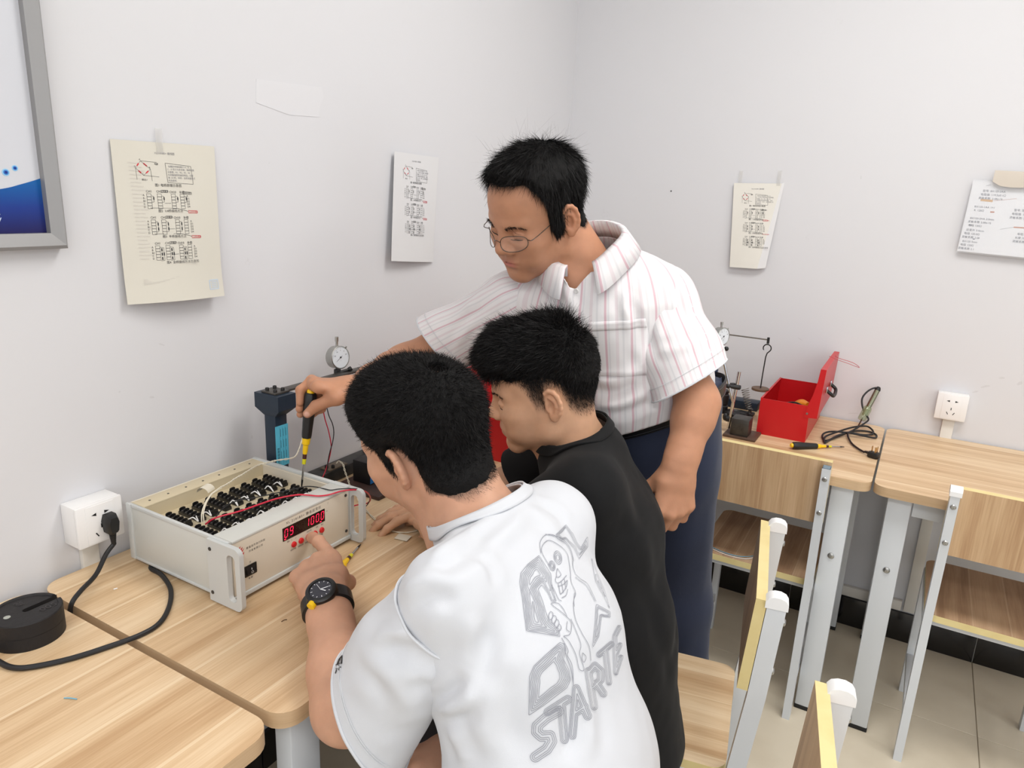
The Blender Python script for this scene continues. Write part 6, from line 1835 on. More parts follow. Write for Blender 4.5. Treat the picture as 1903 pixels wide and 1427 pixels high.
# hair
WH1 = np.array([0.004, -0.066, 0.108])
def thick1(L):
    d = L[:, 2] - HL1(L[:, 1])
    t = 0.007 + 0.010 * mirror_smoothstep(L[:, 2], 0.0, 0.07)
    t = t * mirror_smoothstep(np.linalg.norm(L - WH1, axis=1), 0.008, 0.026)
    t = t * (1 - 0.75 * mirror_smoothstep(L[:, 1], -0.035, -0.015) * mirror_smoothstep(0.045 - L[:, 2], 0.0, 0.02))
    return t * mirror_smoothstep(d, -0.004, 0.022) - 0.0008
def below1(L): return (HL1(L[:, 1]) - L[:, 2]) * 0.8
cv, cq, cd1 = hair_cap(H1, 0.99, 1.0, thick1, below1, NECK1)
cv = cv + vnormals(cv, cq) * (vnoise(cv, 160, 3) * 0.0012)[:, None]
cap1 = np_mesh('hair', cv, cq, HAIRB, t1)
def flow_from(L, N, H, wh):
    f = (L - wh) @ H.R.T; f = f - N * np.einsum('ij,ij->i', f, N)[:, None]
    return f / (np.linalg.norm(f, axis=1, keepdims=True) + 1e-6)
P_, N_ = sample_surface(cv, cq, 30000, 11)
d_, L_ = cd1(P_)
ok = (d_ > -0.001) & (np.linalg.norm(L_ - WH1, axis=1) > 0.004 + 0.007 * np.random.default_rng(6).random(len(L_)))
P_, N_, L_ = P_[ok], N_[ok], L_[ok]
rng = np.random.default_rng(5)
dr = N_ * 0.80 + flow_from(L_, N_, H1, WH1) * 0.7 + rng.normal(size=N_.shape) * 0.28
hd_ = L_[:, 2] - HL1(L_[:, 1])
ln = (0.007 + 0.006 * rng.random(len(P_))) * (0.30 + 0.70 * mirror_smoothstep(hd_, 0.0, 0.06)) * (1 - 0.6 * mirror_smoothstep(L_[:, 1], -0.035, -0.015) * mirror_smoothstep(0.045 - L_[:, 2], 0.0, 0.02))
strands('hair_strand', P_ - N_ * 0.002, N_, dr, ln, 0.0010, cap1, HAIR, 3, 0.5, 2)
# short fading hair around the hairline
m_ = (H1.inv(hv1) / 0.99)
dd_ = m_[:, 2] - HL1(m_[:, 1])
msk = ((dd_ > -0.010) & (dd_ < 0.022) & (np.abs(m_[:, 0]) < 0.0815) & (m_[:, 1] < 0.06)) * mirror_smoothstep(dd_, -0.012, 0.012)
P_, N_ = sample_surface(hv1, hq1, 16000, 12, msk)
strands('short_hair', P_, N_, N_ * 0.35 + H1.d(0, -0.1, -1)[None, :] * 0.9 + rng.normal(size=N_.shape) * 0.2, 0.003 + 0.003 * rng.random(len(P_)), 0.0005, cap1, HAIR, 2, 0.3, 3)
# ---- T-shirt
C1 = Sdf()
SIDE = V(0.06, -1, 0)
C1.econe(V(1.015, -1.915, 0.48), V(0.955, -1.895, 0.70), (0.185, 0.128), (0.178, 0.122), SIDE, 0.0)
C1.econe(V(0.955, -1.895, 0.70), V(0.880, -1.860, 0.870), (0.178, 0.122), (0.172, 0.112), SIDE, 0.06)
C1.econe(V(0.880, -1.860, 0.870), V(0.832, -1.832, 0.975), (0.172, 0.112), (0.120, 0.075), SIDE, 0.06)
C1.cone(V(0.830, -1.87, 0.970), shL + V(0, 0.005, 0.0), 0.060, 0.055, 0.04); C1.cone(V(0.830, -1.79, 0.970), shR + V(0, 0.0, 0.0), 0.060, 0.055, 0.04)
slAx = nrm(V(0.51, 0.03, -0.85))
slM = shL + (elL - shL) * 0.42
slL = shL + (elL - shL) * 0.72 + slAx * 0.020
C1.econe(shL, shL + (elL - shL) * 0.14, (0.056, 0.054), (0.054, 0.050), slAx, 0.04)
CL1 = Sdf(); CL1.econe(shL + slAx * 0.002, slM + slAx * 0.012, (0.063, 0.061), (0.069, 0.064), slAx, 0.0)
CL1.econe(slM + slAx * 0.012, slL + (elL - shL) * 0.9 + slAx * 0.03, (0.069, 0.064), (0.104, 0.082), slAx, 0.03)
slR = shR + (elR - shR) * 0.72
C1.cone(shR, shR + (elR - shR) * 0.3, 0.060, 0.060, 0.05)
CR1 = Sdf(); CR1.cone(shR + (elR - shR) * 0.1, slR + (elR - shR) * 0.3, 0.060, 0.076, 0.0)
neckd = nrm(H1.p(0, -0.03, -0.02) - C7); 
C1.econe(C7 + V(-0.03, 0, -0.05), C7 + V(-0.060, 0, 0.02), (0.080, 0.078), (0.074, 0.070), (0, 1, 0), 0.035)
v, q = C1.mesh(V(0.58, -2.18, 0.38), V(1.25, -1.52, 1.13), 0.0052)
v = smooth_mesh(v, q, 1)
v = v + vnormals(v, q) * (0.0020 * vnoise(v * np.array([1, 1, 0.6]), 17, 2) + 0.0008 * vnoise(v, 42, 9))[:, None]
def RW(X, Y): return 394 + X / 1.735, 906 + Y / 1.735
def RL(*p): return [RW(*a) for a in p]
v = wrinkle(v, q, [(RL((690, 250), (760, 190), (870, 120), (960, 60)), 0.010, 0.0045), (RL((700, 290), (800, 230), (900, 150)), 0.012, -0.005), (RL((860, 200), (950, 140), (1020, 60)), 0.012, 0.0045), (RL((850, 210), (900, 260), (920, 330)), 0.010, -0.0045),
    (RL((600, 350), (680, 300), (780, 290)), 0.012, 0.005), (RL((640, 400), (720, 350), (800, 370)), 0.012, -0.005), (RL((1000, 60), (1080, 110), (1130, 190)), 0.012, 0.004), (RL((1040, 40), (1110, 80), (1150, 130)), 0.010, -0.004),
    (RL((830, 400), (840, 500), (800, 610)), 0.013, 0.006), (RL((880, 430), (880, 540), (850, 680)), 0.014, -0.005), (RL((700, 700), (760, 660), (820, 590)), 0.008, -0.006), (RL((730, 720), (800, 700), (860, 640)), 0.008, 0.006), (RL((720, 760), (800, 750), (880, 720)), 0.010, -0.005),
    (RL((760, 760), (800, 830), (820, 900)), 0.012, 0.005), (RL((900, 600), (890, 760), (920, 890)), 0.018, 0.005), (RL((960, 560), (950, 720), (990, 880)), 0.018, -0.0045), (RL((1180, 560), (1210, 720), (1220, 880)), 0.014, 0.005), (RL((1130, 700), (1150, 800), (1140, 890)), 0.014, -0.004)])
nkP = C7 + V(-0.042, 0, 0.008); nkN = nrm(V(-0.50, 0.0, 0.86))
slN = nrm(V(-0.74, -0.20, -0.46)); slP = slL + slN * 0.026
slRN = nrm(elR - shR)
v, q = cut_faces(v, q, [(nkP, nkN, 0.13), (V(1.02, -1.915, 0.455), V(0.1, 0, -1), 0.3)])
WHITE = cloth_mat('white_cotton', (206, 208, 213), 0.9, 1100, 0.10, 0.12)
shirt1 = np_mesh('tshirt', v, q, WHITE, t1)
md = shirt1.modifiers.new('thickness', 'SOLIDIFY'); md.thickness = 0.0022; md.offset = -1
sv, sq = CL1.mesh(np.minimum(shL, slL) - 0.20, np.maximum(shL, slL) + 0.15, 0.0045)
sv = smooth_mesh(sv, sq, 1)
sv = sv + vnormals(sv, sq) * (0.0018 * vnoise(sv, 22, 12) + 0.0008 * vnoise(sv, 48, 13))[:, None]
sv = wrinkle(sv, sq, [(RL((500, 500), (580, 470), (640, 480)), 0.010, 0.005), (RL((540, 560), (620, 520), (700, 560)), 0.012, -0.005), (RL((600, 620), (680, 600), (740, 620)), 0.010, 0.0045), (RL((430, 560), (520, 620), (560, 720)), 0.014, -0.004), (RL((480, 540), (600, 640), (660, 760)), 0.014, 0.0035)])
bvT = BVHTree.FromPolygons([tuple(p_) for p_ in v], [tuple(int(i) for i in f) for f in q])
hs_ = [bvT.ray_cast(Vector(CAM_POS), Vector(ray(*p_)))[0] for p_ in ((717, 1125), (763, 1174), (833, 1250))]
hs_ = [np.array(h) for h in hs_ if h is not None]
seamP = hs_[len(hs_) // 2]; e_ = nrm(hs_[-1] - hs_[0]); ad_ = nrm(elL - shL); seamN = nrm(ad_ - e_ * (ad_ @ e_))
sv, sq = cut_faces(sv, sq, [lambda P: (P - slP) @ slN, lambda P: -((P - seamP) @ seamN)])
def rim_ring(v_, p, n, side):
    """ordered edge loop lying on a cut plane"""
    e = v_[np.abs((v_ - p) @ n) < 2e-5]; c = e.mean(0); u = nrm(np.asarray(side, float) - n * (np.asarray(side, float) @ n)); w = np.cross(n, u)
    a = np.arctan2((e - c) @ w, (e - c) @ u); o_ = np.argsort(a); e = e[o_]; a = a[o_]
    r = np.linalg.norm(e - c, axis=1); aa = np.linspace(-PI, PI, 97)[:-1]
    rr = np.interp(aa, a, r, period=2 * PI); rr = np.convolve(np.concatenate([rr[-2:], rr, rr[:2]]), np.ones(5) / 5, 'valid')
    return [c + (math.cos(t) * u + math.sin(t) * w) * q_ for t, q_ in zip(aa, rr)]
sleeve1 = np_mesh('sleeve', sv, sq, WHITE, shirt1)
rr_ = rim_ring(sv, slP, slN, (1, 0, 0)); G().tube(rr_ + [rr_[0]], 0.0026, 6, caps=False).build('hem', WHITE, sleeve1)
rr_ = rim_ring(sv, seamP, seamN, (1, 0, 0)); G().tube(rr_ + [rr_[0]], 0.0020, 6, caps=False).build('armhole_seam', WHITE, sleeve1)
md = sleeve1.modifiers.new('thickness', 'SOLIDIFY'); md.thickness = 0.0024; md.offset = -1
rv, rq = CR1.mesh(np.minimum(shR, elR) - 0.1, np.maximum(shR, elR) + 0.1, 0.0065)
rv, rq = cut_faces(rv, rq, [lambda P: (P - slR) @ slRN])
o = np_mesh('sleeve', rv, rq, WHITE, shirt1); md = o.modifiers.new('thickness', 'SOLIDIFY'); md.thickness = 0.0024; md.offset = -1
SH1V, SH1Q = join_np([(v, q), (sv, sq)])
def collar_rings(S, p, n, side, rmax, drop, off=0.002, rows=4):
    r0 = np.array(ring_on(S, p, n, side, rmax, 64))
    out = []
    for k in range(rows + 1):
        t = k / rows
        rad = r0 - p; rad = rad / np.linalg.norm(rad, axis=1, keepdims=True)
        out.append(to_surface(S, r0 + (rad * 0.55 - n * 0.85) * drop * t, 6, off))
    return out
rws = collar_rings(C1, nkP, nkN, (0, 1, 0), 0.088, 0.019)
g = G(); g.ring_loft([list(r) for r in rws[::-1]], (False, False)); col1 = g.build('collar', WHITE, shirt1)
md = col1.modifiers.new('thickness', 'SOLIDIFY'); md.thickness = 0.003; md.offset = 0
g = G()
for off in (0.018, 0.021):
    rr_ = ring_on(CL1, slP - slN * off, slN, (1, 0, 0), 0.16, 72, 0.0008); g.tube(rr_ + [rr_[0]], 0.0005, 5, caps=False)
g.build('hem_stitching', mat('white_thread', (214, 216, 220), 0.8), shirt1)
legs(t1, (1.0, -1.99, 0.51), (1.0, -1.82, 0.51), (0.62, -2.0, 0.52), (0.62, -1.78, 0.52), (0.70, -2.0, 0.09), (0.70, -1.78, 0.09), (0.085, 0.062, 0.055), cloth_mat('dark_trousers', (52, 48, 50)), footdir=(-1, 0, 0))
# ---- watch
wdir = nrm(wrL - elL)
wc_ = wrL - wdir * 0.036
wn = nrm(HF1.R[:, 2] - wdir * (HF1.R[:, 2] @ wdir)); ws_ = np.cross(wdir, wn)
tw = thing('wristwatch', wc_, 'black wristwatch with a yellow crown button on the pressing arm', 'watch')
rg = ring_on(A1, wc_, wdir, ws_, 0.08, 48, 0.0012)
g = G(); hw_ = 0.0125
rA = [p_ - wdir * hw_ for p_ in rg]; rB = [p_ + wdir * hw_ for p_ in rg]
out = [p_ + nrm(p_ - wc_) * 0.0058 for p_ in rg]
g.ring_loft([rA, [p_ - wdir * hw_ * 0.85 for p_ in out], [p_ + wdir * hw_ * 0.85 for p_ in out], rB], (False, False))
strap = g.build('strap', mat('black_resin', (19, 19, 20), 0.38), tw, sharp=50)
topd = max(((p_ - wc_) @ wn) for p_ in rg)
cc_ = wc_ + wn * (topd + 0.001)
G().lathe([(0.0210, -0.004), (0.0238, -0.001), (0.0248, 0.004), (0.0242, 0.0080), (0.0205, 0.0104), (0.0180, 0.0104), (0.0172, 0.0085), (0.001, 0.0085)], cc_, wn, 40).build('case', MATS['black_resin'], tw)
for s_ in (-1, 1):
    G().box(cc_ + ws_ * s_ * 0.019 + wn * -0.002, (0.012, 0.020, 0.010), 0.003, np.column_stack([ws_, wdir, wn])).build('lug', MATS['black_resin'], tw)
fa = G().lathe([(0.0172, 0.0086), (0.0172, 0.0089)], cc_, wn, 36).build('dial', mat('watch_dial', (46, 46, 56), 0.25, spec=0.6), tw)
g = G(); tx, ty = ws_, wdir
for k in range(12):
    a = 2 * PI * k / 12; l_ = 0.0022 if k % 3 else 0.0032
    line2d(g, [((0.0158 - l_) * math.sin(a), (0.0158 - l_) * math.cos(a)), (0.0158 * math.sin(a), 0.0158 * math.cos(a))], 0.0011, cc_ + wn * 0.0092, tx, ty)
for a, l_, w_ in ((2.3, 0.010, 0.0018), (1.6, 0.012, 0.0014), (-0.35, 0.013, 0.0006)):
    line2d(g, [(0, 0), (l_ * math.sin(a), l_ * math.cos(a))], w_, cc_ + wn * 0.0095, tx, ty)
g.build('hands', mat('watch_white', (225, 226, 230), 0.4), fa)
cr_d = nrm(-0.75 * wdir + (ws_ if (ws_ @ CAM_R) < 0 else -ws_) * 0.7)
G().cyl(cc_ + cr_d * 0.0225 + wn * 0.003, cc_ + cr_d * 0.0300 + wn * 0.003, 0.0066, n=20).build('crown', YELP, tw)
# ================================================================== person in the black T-shirt
t2 = thing('person', (0.88, -1.46, 0.0), 'seated person in a black T-shirt, face in profile, looking at the instrument', 'person')
H2 = Fr((0.697, -1.482, 1.120), rot_to((-0.842, -0.487, -0.236), (-0.147, -0.212, 0.966)))
SC2, W2 = 0.99, 1.0
S2 = Sdf(); q2 = head_sdf(S2, H2, dict(s=SC2, w=W2, ear=1.0, earout=26, lip=1.12, nose=1.05))
C72 = V(0.775, -1.425, 1.040)
sL2, sR2 = V(0.835, -1.575, 0.975), V(0.700, -1.290, 0.985)
NECK2 = (H2.p(0, -0.032, -0.01), C72 + V(-0.035, -0.02, -0.035), (0.053, 0.056), (0.062, 0.060), H2.R[:, 0], 0.025)
S2.econe(*NECK2)
S2.cone(H2.p(0, 0.012, -0.070), C72 + V(-0.052, -0.028, -0.06), 0.036, 0.038, 0.025)
lat2 = nrm(sL2 - sR2)
S2.cone(C72 + V(-0.02, 0, -0.045), sL2 - lat2 * 0.04 - V(0, 0, 0.02), 0.046, 0.040, 0.04); S2.cone(C72 + V(-0.02, 0, -0.045), sR2 + lat2 * 0.04 - V(0, 0, 0.02), 0.046, 0.040, 0.04)
hv2, hq2 = S2.mesh(H2.o - 0.19, H2.o + V(0.24, 0.22, 0.19), 0.0022)
A2 = Sdf()
for sh, el, wr, hyv in ((sL2, V(0.640, -1.680, 0.815), V(0.520, -1.560, 0.800), V(-0.75, 0.62, -0.06)), (sR2, V(0.525, -1.300, 0.815), V(0.440, -1.430, 0.802), V(-0.5, -0.75, -0.05))):
    hyv = nrm(hyv); hzv = nrm(V(0, 0, 1) - hyv * hyv[2])
    left = sh is sL2
    xr = np.cross(hyv, hzv); Hh = Fr(wr, np.column_stack([xr if left else -xr, hyv, hzv]))
    arm_sdf(A2, sh, el, wr, 0.045, 0.039, 0.027, Hh.R[:, 0])
    hand_sdf(A2, Hh, hand_points(Hh, 1, [(0.15, 0.3, 0.2)] * 4, s=0.96), 0.96)
av2, aq2 = A2.mesh(V(0.28, -1.78, 0.72), V(0.92, -1.16, 1.06), 0.0035)
T2 = Sdf(); T2.econe(V(0.87, -1.47, 0.52), V(0.79, -1.44, 0.96), (0.13, 0.09), (0.11, 0.07), lat2, 0.0)
tv2, tq2 = T2.mesh(V(0.6, -1.7, 0.4), V(1.1, -1.2, 1.1), 0.012)
SK2 = lin3((208, 162, 130))
HL2 = hairline([(-0.12, -0.050), (-0.085, -0.046), (-0.055, -0.036), (-0.040, -0.020), (-0.030, 0.022), (-0.018, 0.036), (0.000, 0.036), (0.006, -0.006), (0.022, -0.002), (0.034, 0.034), (0.046, 0.052), (0.068, 0.066), (0.10, 0.072)])
sk2 = skin_cols(H2, SC2, W2, SK2, HL2, 0.020, 0.72)
def col2(v):
    c = sk2(v); return c
finish_body(t2, [(hv2, hq2), (av2, aq2), (tv2, tq2)], col2)
# hair: long top swept forward over faded sides
WH2 = np.array([0.0, -0.070, 0.105])
EDGE2 = hairline([(-0.12, -0.005), (-0.09, 0.000), (-0.06, 0.012), (-0.03, 0.040), (0.0, 0.052), (0.03, 0.056), (0.06, 0.058), (0.12, 0.054)])
def thick2(L):
    d = L[:, 2] - EDGE2(L[:, 1])
    t = 0.008 + 0.014 * mirror_smoothstep(L[:, 2], 0.03, 0.10) + 0.010 * mirror_smoothstep(L[:, 1], 0.02, 0.08)
    t = t * (1 - 0.6 * mirror_smoothstep(-L[:, 1], 0.05, 0.09))
    return t * mirror_smoothstep(d, -0.008, 0.034) - 0.0006
def below2(L): return (EDGE2(L[:, 1]) - 0.007 - L[:, 2] + 0.012 * vnoise(L * np.array([1, 1, 0.15]), 130, 6)) * 0.8
cv, cq, cd2 = hair_cap(H2, SC2, W2, thick2, below2, NECK2)
cv = cv + vnormals(cv, cq) * (vnoise(cv * np.array([1, 1, 1]), 120, 4) * 0.0022)[:, None]
cap2 = np_mesh('hair', cv, cq, HAIRB, t2)
P_, N_ = sample_surface(cv, cq, 26000, 21)
d_, L_ = cd2(P_); ok = d_ > 0.0; P_, N_, L_ = P_[ok], N_[ok], L_[ok]
fwd = H2.d(0, 1, -0.25)[None, :]; fw = fwd - N_ * np.einsum('ij,ij->i', np.repeat(fwd, len(N_), 0), N_)[:, None]
top_ = mirror_smoothstep(L_[:, 2], 0.05, 0.10)[:, None]; fr_ = mirror_smoothstep(L_[:, 1], -0.08, -0.03)[:, None]
fl_ = flow_from(L_, N_, H2, WH2)
dr = N_ * (0.34 + 0.25 * (1 - fr_) * top_ + 0.25 * mirror_smoothstep(-L_[:, 1:2], 0.03, 0.08)) + (fw * top_ * fr_ + fl_ * (1 - top_ * fr_)) * 0.9 + rng.normal(size=N_.shape) * 0.22
ln = (0.012 + 0.014 * rng.random(len(P_))) * (0.5 + 0.5 * top_[:, 0]) * (1 - 0.55 * mirror_smoothstep(-L_[:, 1], 0.05, 0.09))
strands('hair_strand', P_ - N_ * 0.0012, N_, dr, ln, 0.0012, cap2, HAIR, 3, 0.45, 7)
# tuft standing up at the crown
msk = (np.linalg.norm(((cv - H2.o) @ H2.R) / SC2 - WH2 - np.array([0, 0.02, 0.012]), axis=1) < 0.05).astype(float)
P_, N_ = sample_surface(cv, cq, 520, 22, msk)
strands('crown_tuft', P_ - N_ * 0.002, N_, N_ * 0.8 + H2.d(0, -0.25, 0.35)[None, :] + rng.normal(size=N_.shape) * 0.45, 0.014 + 0.014 * rng.random(len(P_)), 0.0013, cap2, HAIR, 3, 0.6, 8)
# fringe over the forehead
xs_ = rng.uniform(-0.062, 0.062, 1500); zz_ = 0.070 + rng.uniform(-0.006, 0.016, 1500); yy_ = 0.084 * np.sqrt(np.clip(1 - (xs_ / 0.078) ** 2, 0, 1)) + 0.022
R_ = H2.o + (np.stack([xs_, yy_, zz_], 1) * SC2) @ H2.R.T
strands('fringe', R_, R_ * 0, H2.d(0, 0.45, -0.9)[None, :] + rng.normal(size=R_.shape) * 0.22, 0.016 + 0.014 * rng.random(len(R_)), 0.0013, cap2, HAIR, 3, 0.4, 9)
# loose locks along the lower edge of the long top
n = 1700
yy_ = rng.uniform(-0.115, 0.072, n); sg_ = np.where(rng.random(n) < 0.5, -1, 1)
R_ = H2.o + (np.stack([sg_ * 0.085 * np.sqrt(np.clip(1 - (yy_ / 0.125) ** 2, 0.02, 1)), yy_, EDGE2(yy_) + rng.uniform(-0.002, 0.020, n)], 1) * SC2) @ H2.R.T
R_ = to_surface(scalp_sdf(H2, SC2, W2, NECK2), R_, 5, 0.003)
strands('edge_lock', R_, R_ * 0, H2.d(0, 0.25, -1)[None, :] + rng.normal(size=R_.shape) * 0.25, 0.006 + 0.008 * rng.random(n), 0.0009, cap2, HAIR, 3, 0.3, 19)
# faded sides
m_ = H2.inv(hv2) / SC2
dd_ = m_[:, 2] - HL2(m_[:, 1]); de_ = m_[:, 2] - EDGE2(m_[:, 1])
msk = ((dd_ > -0.006) & (de_ < 0.012) & (np.abs(m_[:, 0]) < 0.0815) & (m_[:, 1] < 0.062)) * (0.06 + mirror_smoothstep(dd_, -0.008, 0.05)) * (1 + 1.5 * mirror_smoothstep(de_, -0.03, 0.0))
P_, N_ = sample_surface(hv2, hq2, 24000, 23, msk)
strands('short_hair', P_, N_, N_ * 0.3 + H2.d(0, -0.15, -1)[None, :] + rng.normal(size=N_.shape) * 0.2, 0.003 + 0.0035 * rng.random(len(P_)), 0.0005, cap2, HAIR, 2, 0.3, 10)
def brows(H, sc, surf, par, n, seed, dz=0.0, w=0.0007, crease=True, ln=0.006):
    """eyebrow and lash strands set on the skin"""
    r_ = np.random.default_rng(seed)
    for s_ in (-1, 1):
        u = r_.random(n); x = (0.014 + 0.038 * u) * s_; z = 0.0205 + 0.006 * np.sin(u * 2.6) - 0.004 * u + r_.normal(size=n) * 0.0015 * (1 - 0.5 * u) + dz
        P0 = H.o + (np.stack([x, np.full(n, 0.096) - 0.02 * u ** 2, z], 1) * sc) @ H.R.T
        P0 = to_surface(surf, P0, 6, 0.0004)
        strands('eyebrow', P0, P0 * 0, H.d(0.9 * s_, 0.1, -0.15)[None, :] + r_.normal(size=P0.shape) * 0.25, ln + 0.003 * r_.random(n), w, par, HAIR, 2, 0.2, seed + 3)
        # lash line of the lowered lid
        k = 26; u = np.linspace(0, 1, k); x = (0.0185 + 0.0285 * u) * s_; z = -0.0060 - 0.0012 * np.sin(u * PI) + 0.0015 * u
        P1 = to_surface(surf, H.o + (np.stack([x, np.full(k, 0.093) - 0.006 * u, z], 1) * sc) @ H.R.T, 6, 0.0003)
        g = G().tube(list(P1), [0.0004, 0.0009, 0.0009, 0.0005], 6); g.build('eyelashes', HAIR, par)
        if not crease: continue
        u = np.linspace(0.05, 1, k); x = (0.018 + 0.031 * u) * s_; z = 0.0075 + 0.0022 * np.sin(u * PI)
        P1 = to_surface(surf, H.o + (np.stack([x, np.full(k, 0.095) - 0.006 * u, z], 1) * sc) @ H.R.T, 6, 0.0001)
        g = G().tube(list(P1), [0.0002, 0.0004, 0.0004, 0.0002], 5); g.build('lid_crease', mat('lid_crease', (120, 76, 58), 0.7), par)
brows(H2, SC2, S2, cap2, 130, 31, 0.0, 0.0007, False, 0.004)
# ---- black T-shirt
C2 = Sdf()
C2.econe(V(0.895, -1.485, 0.44), V(0.852, -1.465, 0.66), (0.185, 0.140), (0.175, 0.126), lat2, 0.0)
C2.econe(V(0.850, -1.465, 0.66), V(0.805, -1.445, 0.86), (0.175, 0.124), (0.170, 0.112), lat2, 0.06)
C2.econe(V(0.805, -1.445, 0.86), V(0.775, -1.430, 0.975), (0.170, 0.112), (0.125, 0.072), lat2, 0.06)
C2.cone(V(0.772, -1.44, 0.972), sL2 - lat2 * 0.005, 0.060, 0.058, 0.05); C2.cone(V(0.772, -1.43, 0.972), sR2 + lat2 * 0.005, 0.060, 0.058, 0.05)
eL2, eR2 = V(0.640, -1.680, 0.815), V(0.525, -1.300, 0.815)
C2.cone(sL2, sL2 + (eL2 - sL2) * 0.85, 0.060, 0.072, 0.05); C2.cone(sR2, sR2 + (eR2 - sR2) * 0.85, 0.060, 0.072, 0.05)
C2.econe(C72 + V(-0.02, -0.01, -0.05), C72 + V(-0.045, -0.025, 0.02), (0.080, 0.076), (0.074, 0.070), lat2, 0.035)
for a, b, w_, am in [((0.90, -1.56, 0.98), (0.95, -1.52, 0.80), 0.022, 0.006), ((0.93, -1.42, 0.95), (0.97, -1.45, 0.72), 0.028, 0.006), ((0.95, -1.55, 0.85), (1.0, -1.52, 0.60), 0.02, -0.006), ((0.96, -1.42, 0.70), (1.02, -1.52, 0.66), 0.02, -0.006), ((0.85, -1.36, 1.0), (0.93, -1.40, 0.86), 0.02, 0.005)]:
    C2.fn(fold(a, b, w_, am))
v, q = C2.mesh(V(0.45, -1.80, 0.40), V(1.10, -1.12, 1.12), 0.0065)
v = smooth_mesh(v, q, 2)
v = v + vnormals(v, q) * (0.0024 * vnoise(v * np.array([1, 1, 0.6]), 16, 5) + 0.001 * vnoise(v, 40, 6))[:, None]
nk2 = C72 + V(-0.034, -0.018, 0.004); nn2 = nrm(V(-0.30, -0.17, 0.94))
v, q = cut_faces(v, q, [(nk2, nn2, 0.165), (sL2 + (eL2 - sL2) * 0.78, nrm(eL2 - sL2), 0.13), (sR2 + (eR2 - sR2) * 0.78, nrm(eR2 - sR2), 0.13), (V(0.89, -1.48, 0.448), V(0.05, 0, -1), 0.3)])
BLACKT = cloth_mat('black_cotton', (19, 19, 20), 0.85, 1000, 0.10, 0.04)
shirt2 = np_mesh('tshirt', v, q, BLACKT, t2)
md = shirt2.modifiers.new('thickness', 'SOLIDIFY'); md.thickness = 0.0022; md.offset = -1
rws = collar_rings(C2, nk2, nn2, lat2, 0.086, 0.019)
g = G(); g.ring_loft([list(r) for r in rws[::-1]], (False, False)); o = g.build('collar', BLACKT, shirt2)
md = o.modifiers.new('thickness', 'SOLIDIFY'); md.thickness = 0.003; md.offset = 0
legs(t2, (0.90, -1.55, 0.51), (0.86, -1.39, 0.51), (0.53, -1.66, 0.52), (0.50, -1.46, 0.52), (0.58, -1.66, 0.09), (0.56, -1.46, 0.09), (0.085, 0.062, 0.055), MATS['dark_trousers'], footdir=(-1, 0, 0))
# ================================================================== standing man in the striped shirt
t3 = thing('person', (0.84, -1.02, 0.0), 'standing man in a pink striped shirt and glasses leaning in with a screwdriver', 'person')
H3 = Fr((0.580, -1.332, 1.437), rot_to((-0.318, -0.846, -0.428), (-0.020, -0.444, 0.895)))
SC3, W3 = 1.0, 1.03
S3_ = Sdf(); q3 = head_sdf(S3_, H3, dict(s=SC3, w=W3, ear=1.04, earout=20, smile=0.005, nose=1.16, lip=1.18))
C73 = V(0.672, -1.215, 1.375)
sL3, sR3 = V(0.815, -1.205, 1.275), V(0.505, -1.275, 1.240)
lat3 = nrm(sL3 - sR3)
NECK3 = (H3.p(0, -0.035, -0.01), C73 + V(-0.015, -0.035, -0.045), (0.052, 0.058), (0.062, 0.060), H3.R[:, 0], 0.018)
S3_.econe(*NECK3)
S3_.cone(H3.p(0, 0.006, -0.070), C73 + V(-0.02, -0.065, -0.085), 0.036, 0.040, 0.02)
S3_.ell(H3.p(0, 0.040, -0.080), (0.040, 0.036, 0.024), H3.R, 0.025)
S3_.cone(C73 + V(0, -0.02, -0.085), sL3 - lat3 * 0.05 - V(0, 0, 0.02), 0.048, 0.042, 0.03); S3_.cone(C73 + V(0, -0.02, -0.085), sR3 + lat3 * 0.05 - V(0, 0, 0.02), 0.048, 0.042, 0.03)
S3_.cone(C73 + V(-0.02, -0.055, -0.08), V(0.685, -1.275, 1.19), 0.045, 0.05, 0.03)
hv3, hq3 = S3_.mesh(H3.o - V(0.19, 0.19, 0.24), H3.o + V(0.26, 0.22, 0.19), 0.0023)
# right arm: grip on the screwdriver handle
A3 = Sdf()
eR3, wR3 = dep(750, 676, 1.68), V(0.322, -1.578, 1.082)
gc = SD_TIP + SD_DIR * 0.188                         # centre of the grip
hy3 = nrm(V(-0.62, -0.78, 0.10)); hz3 = nrm(V(-0.15, 0.0, 1.0)); hz3 = nrm(hz3 - hy3 * (hy3 @ hz3))
x3 = np.cross(hy3, hz3)                              # right side of the hand seen from above
HF3 = Fr(wR3, np.column_stack([-x3, hy3, hz3]))
arm_sdf(A3, sR3, eR3, wR3, 0.046, 0.037, 0.029, HF3.R[:, 0])
hp3 = hand_points(HF3, -1, [(0.55, 0.95, 0.55)] * 4)
A3hand = (HF3, hp3)
def finger_to(base, tip, bulge, lift, frac=(0.45, 0.77)):
    base = np.asarray(base, float); tip = np.asarray(tip, float); d = tip - base
    b = np.asarray(bulge, float)
    return [base, base + d * frac[0] + b * lift, base + d * frac[1] + b * lift * 0.8, tip]
u3 = nrm(V(-1, -0.2, 0) - SD_DIR * (V(-1, -0.2, 0) @ SD_DIR)); v3 = np.cross(SD_DIR, u3)     # round the handle
far = lambda h, a, r=0.0195: SD_TIP + SD_DIR * h + (math.cos(a) * u3 + math.sin(a) * v3) * r
CAMD = nrm(CAM_POS - gc)
left = nrm(-CAM_R - SD_DIR * (-CAM_R @ SD_DIR)); toc = nrm(CAMD - SD_DIR * (CAMD @ SD_DIR)); toc = nrm(toc - left * (toc @ left))
g_at = lambda h, l, c, r: SD_TIP + SD_DIR * h + nrm(left * l + toc * c) * r
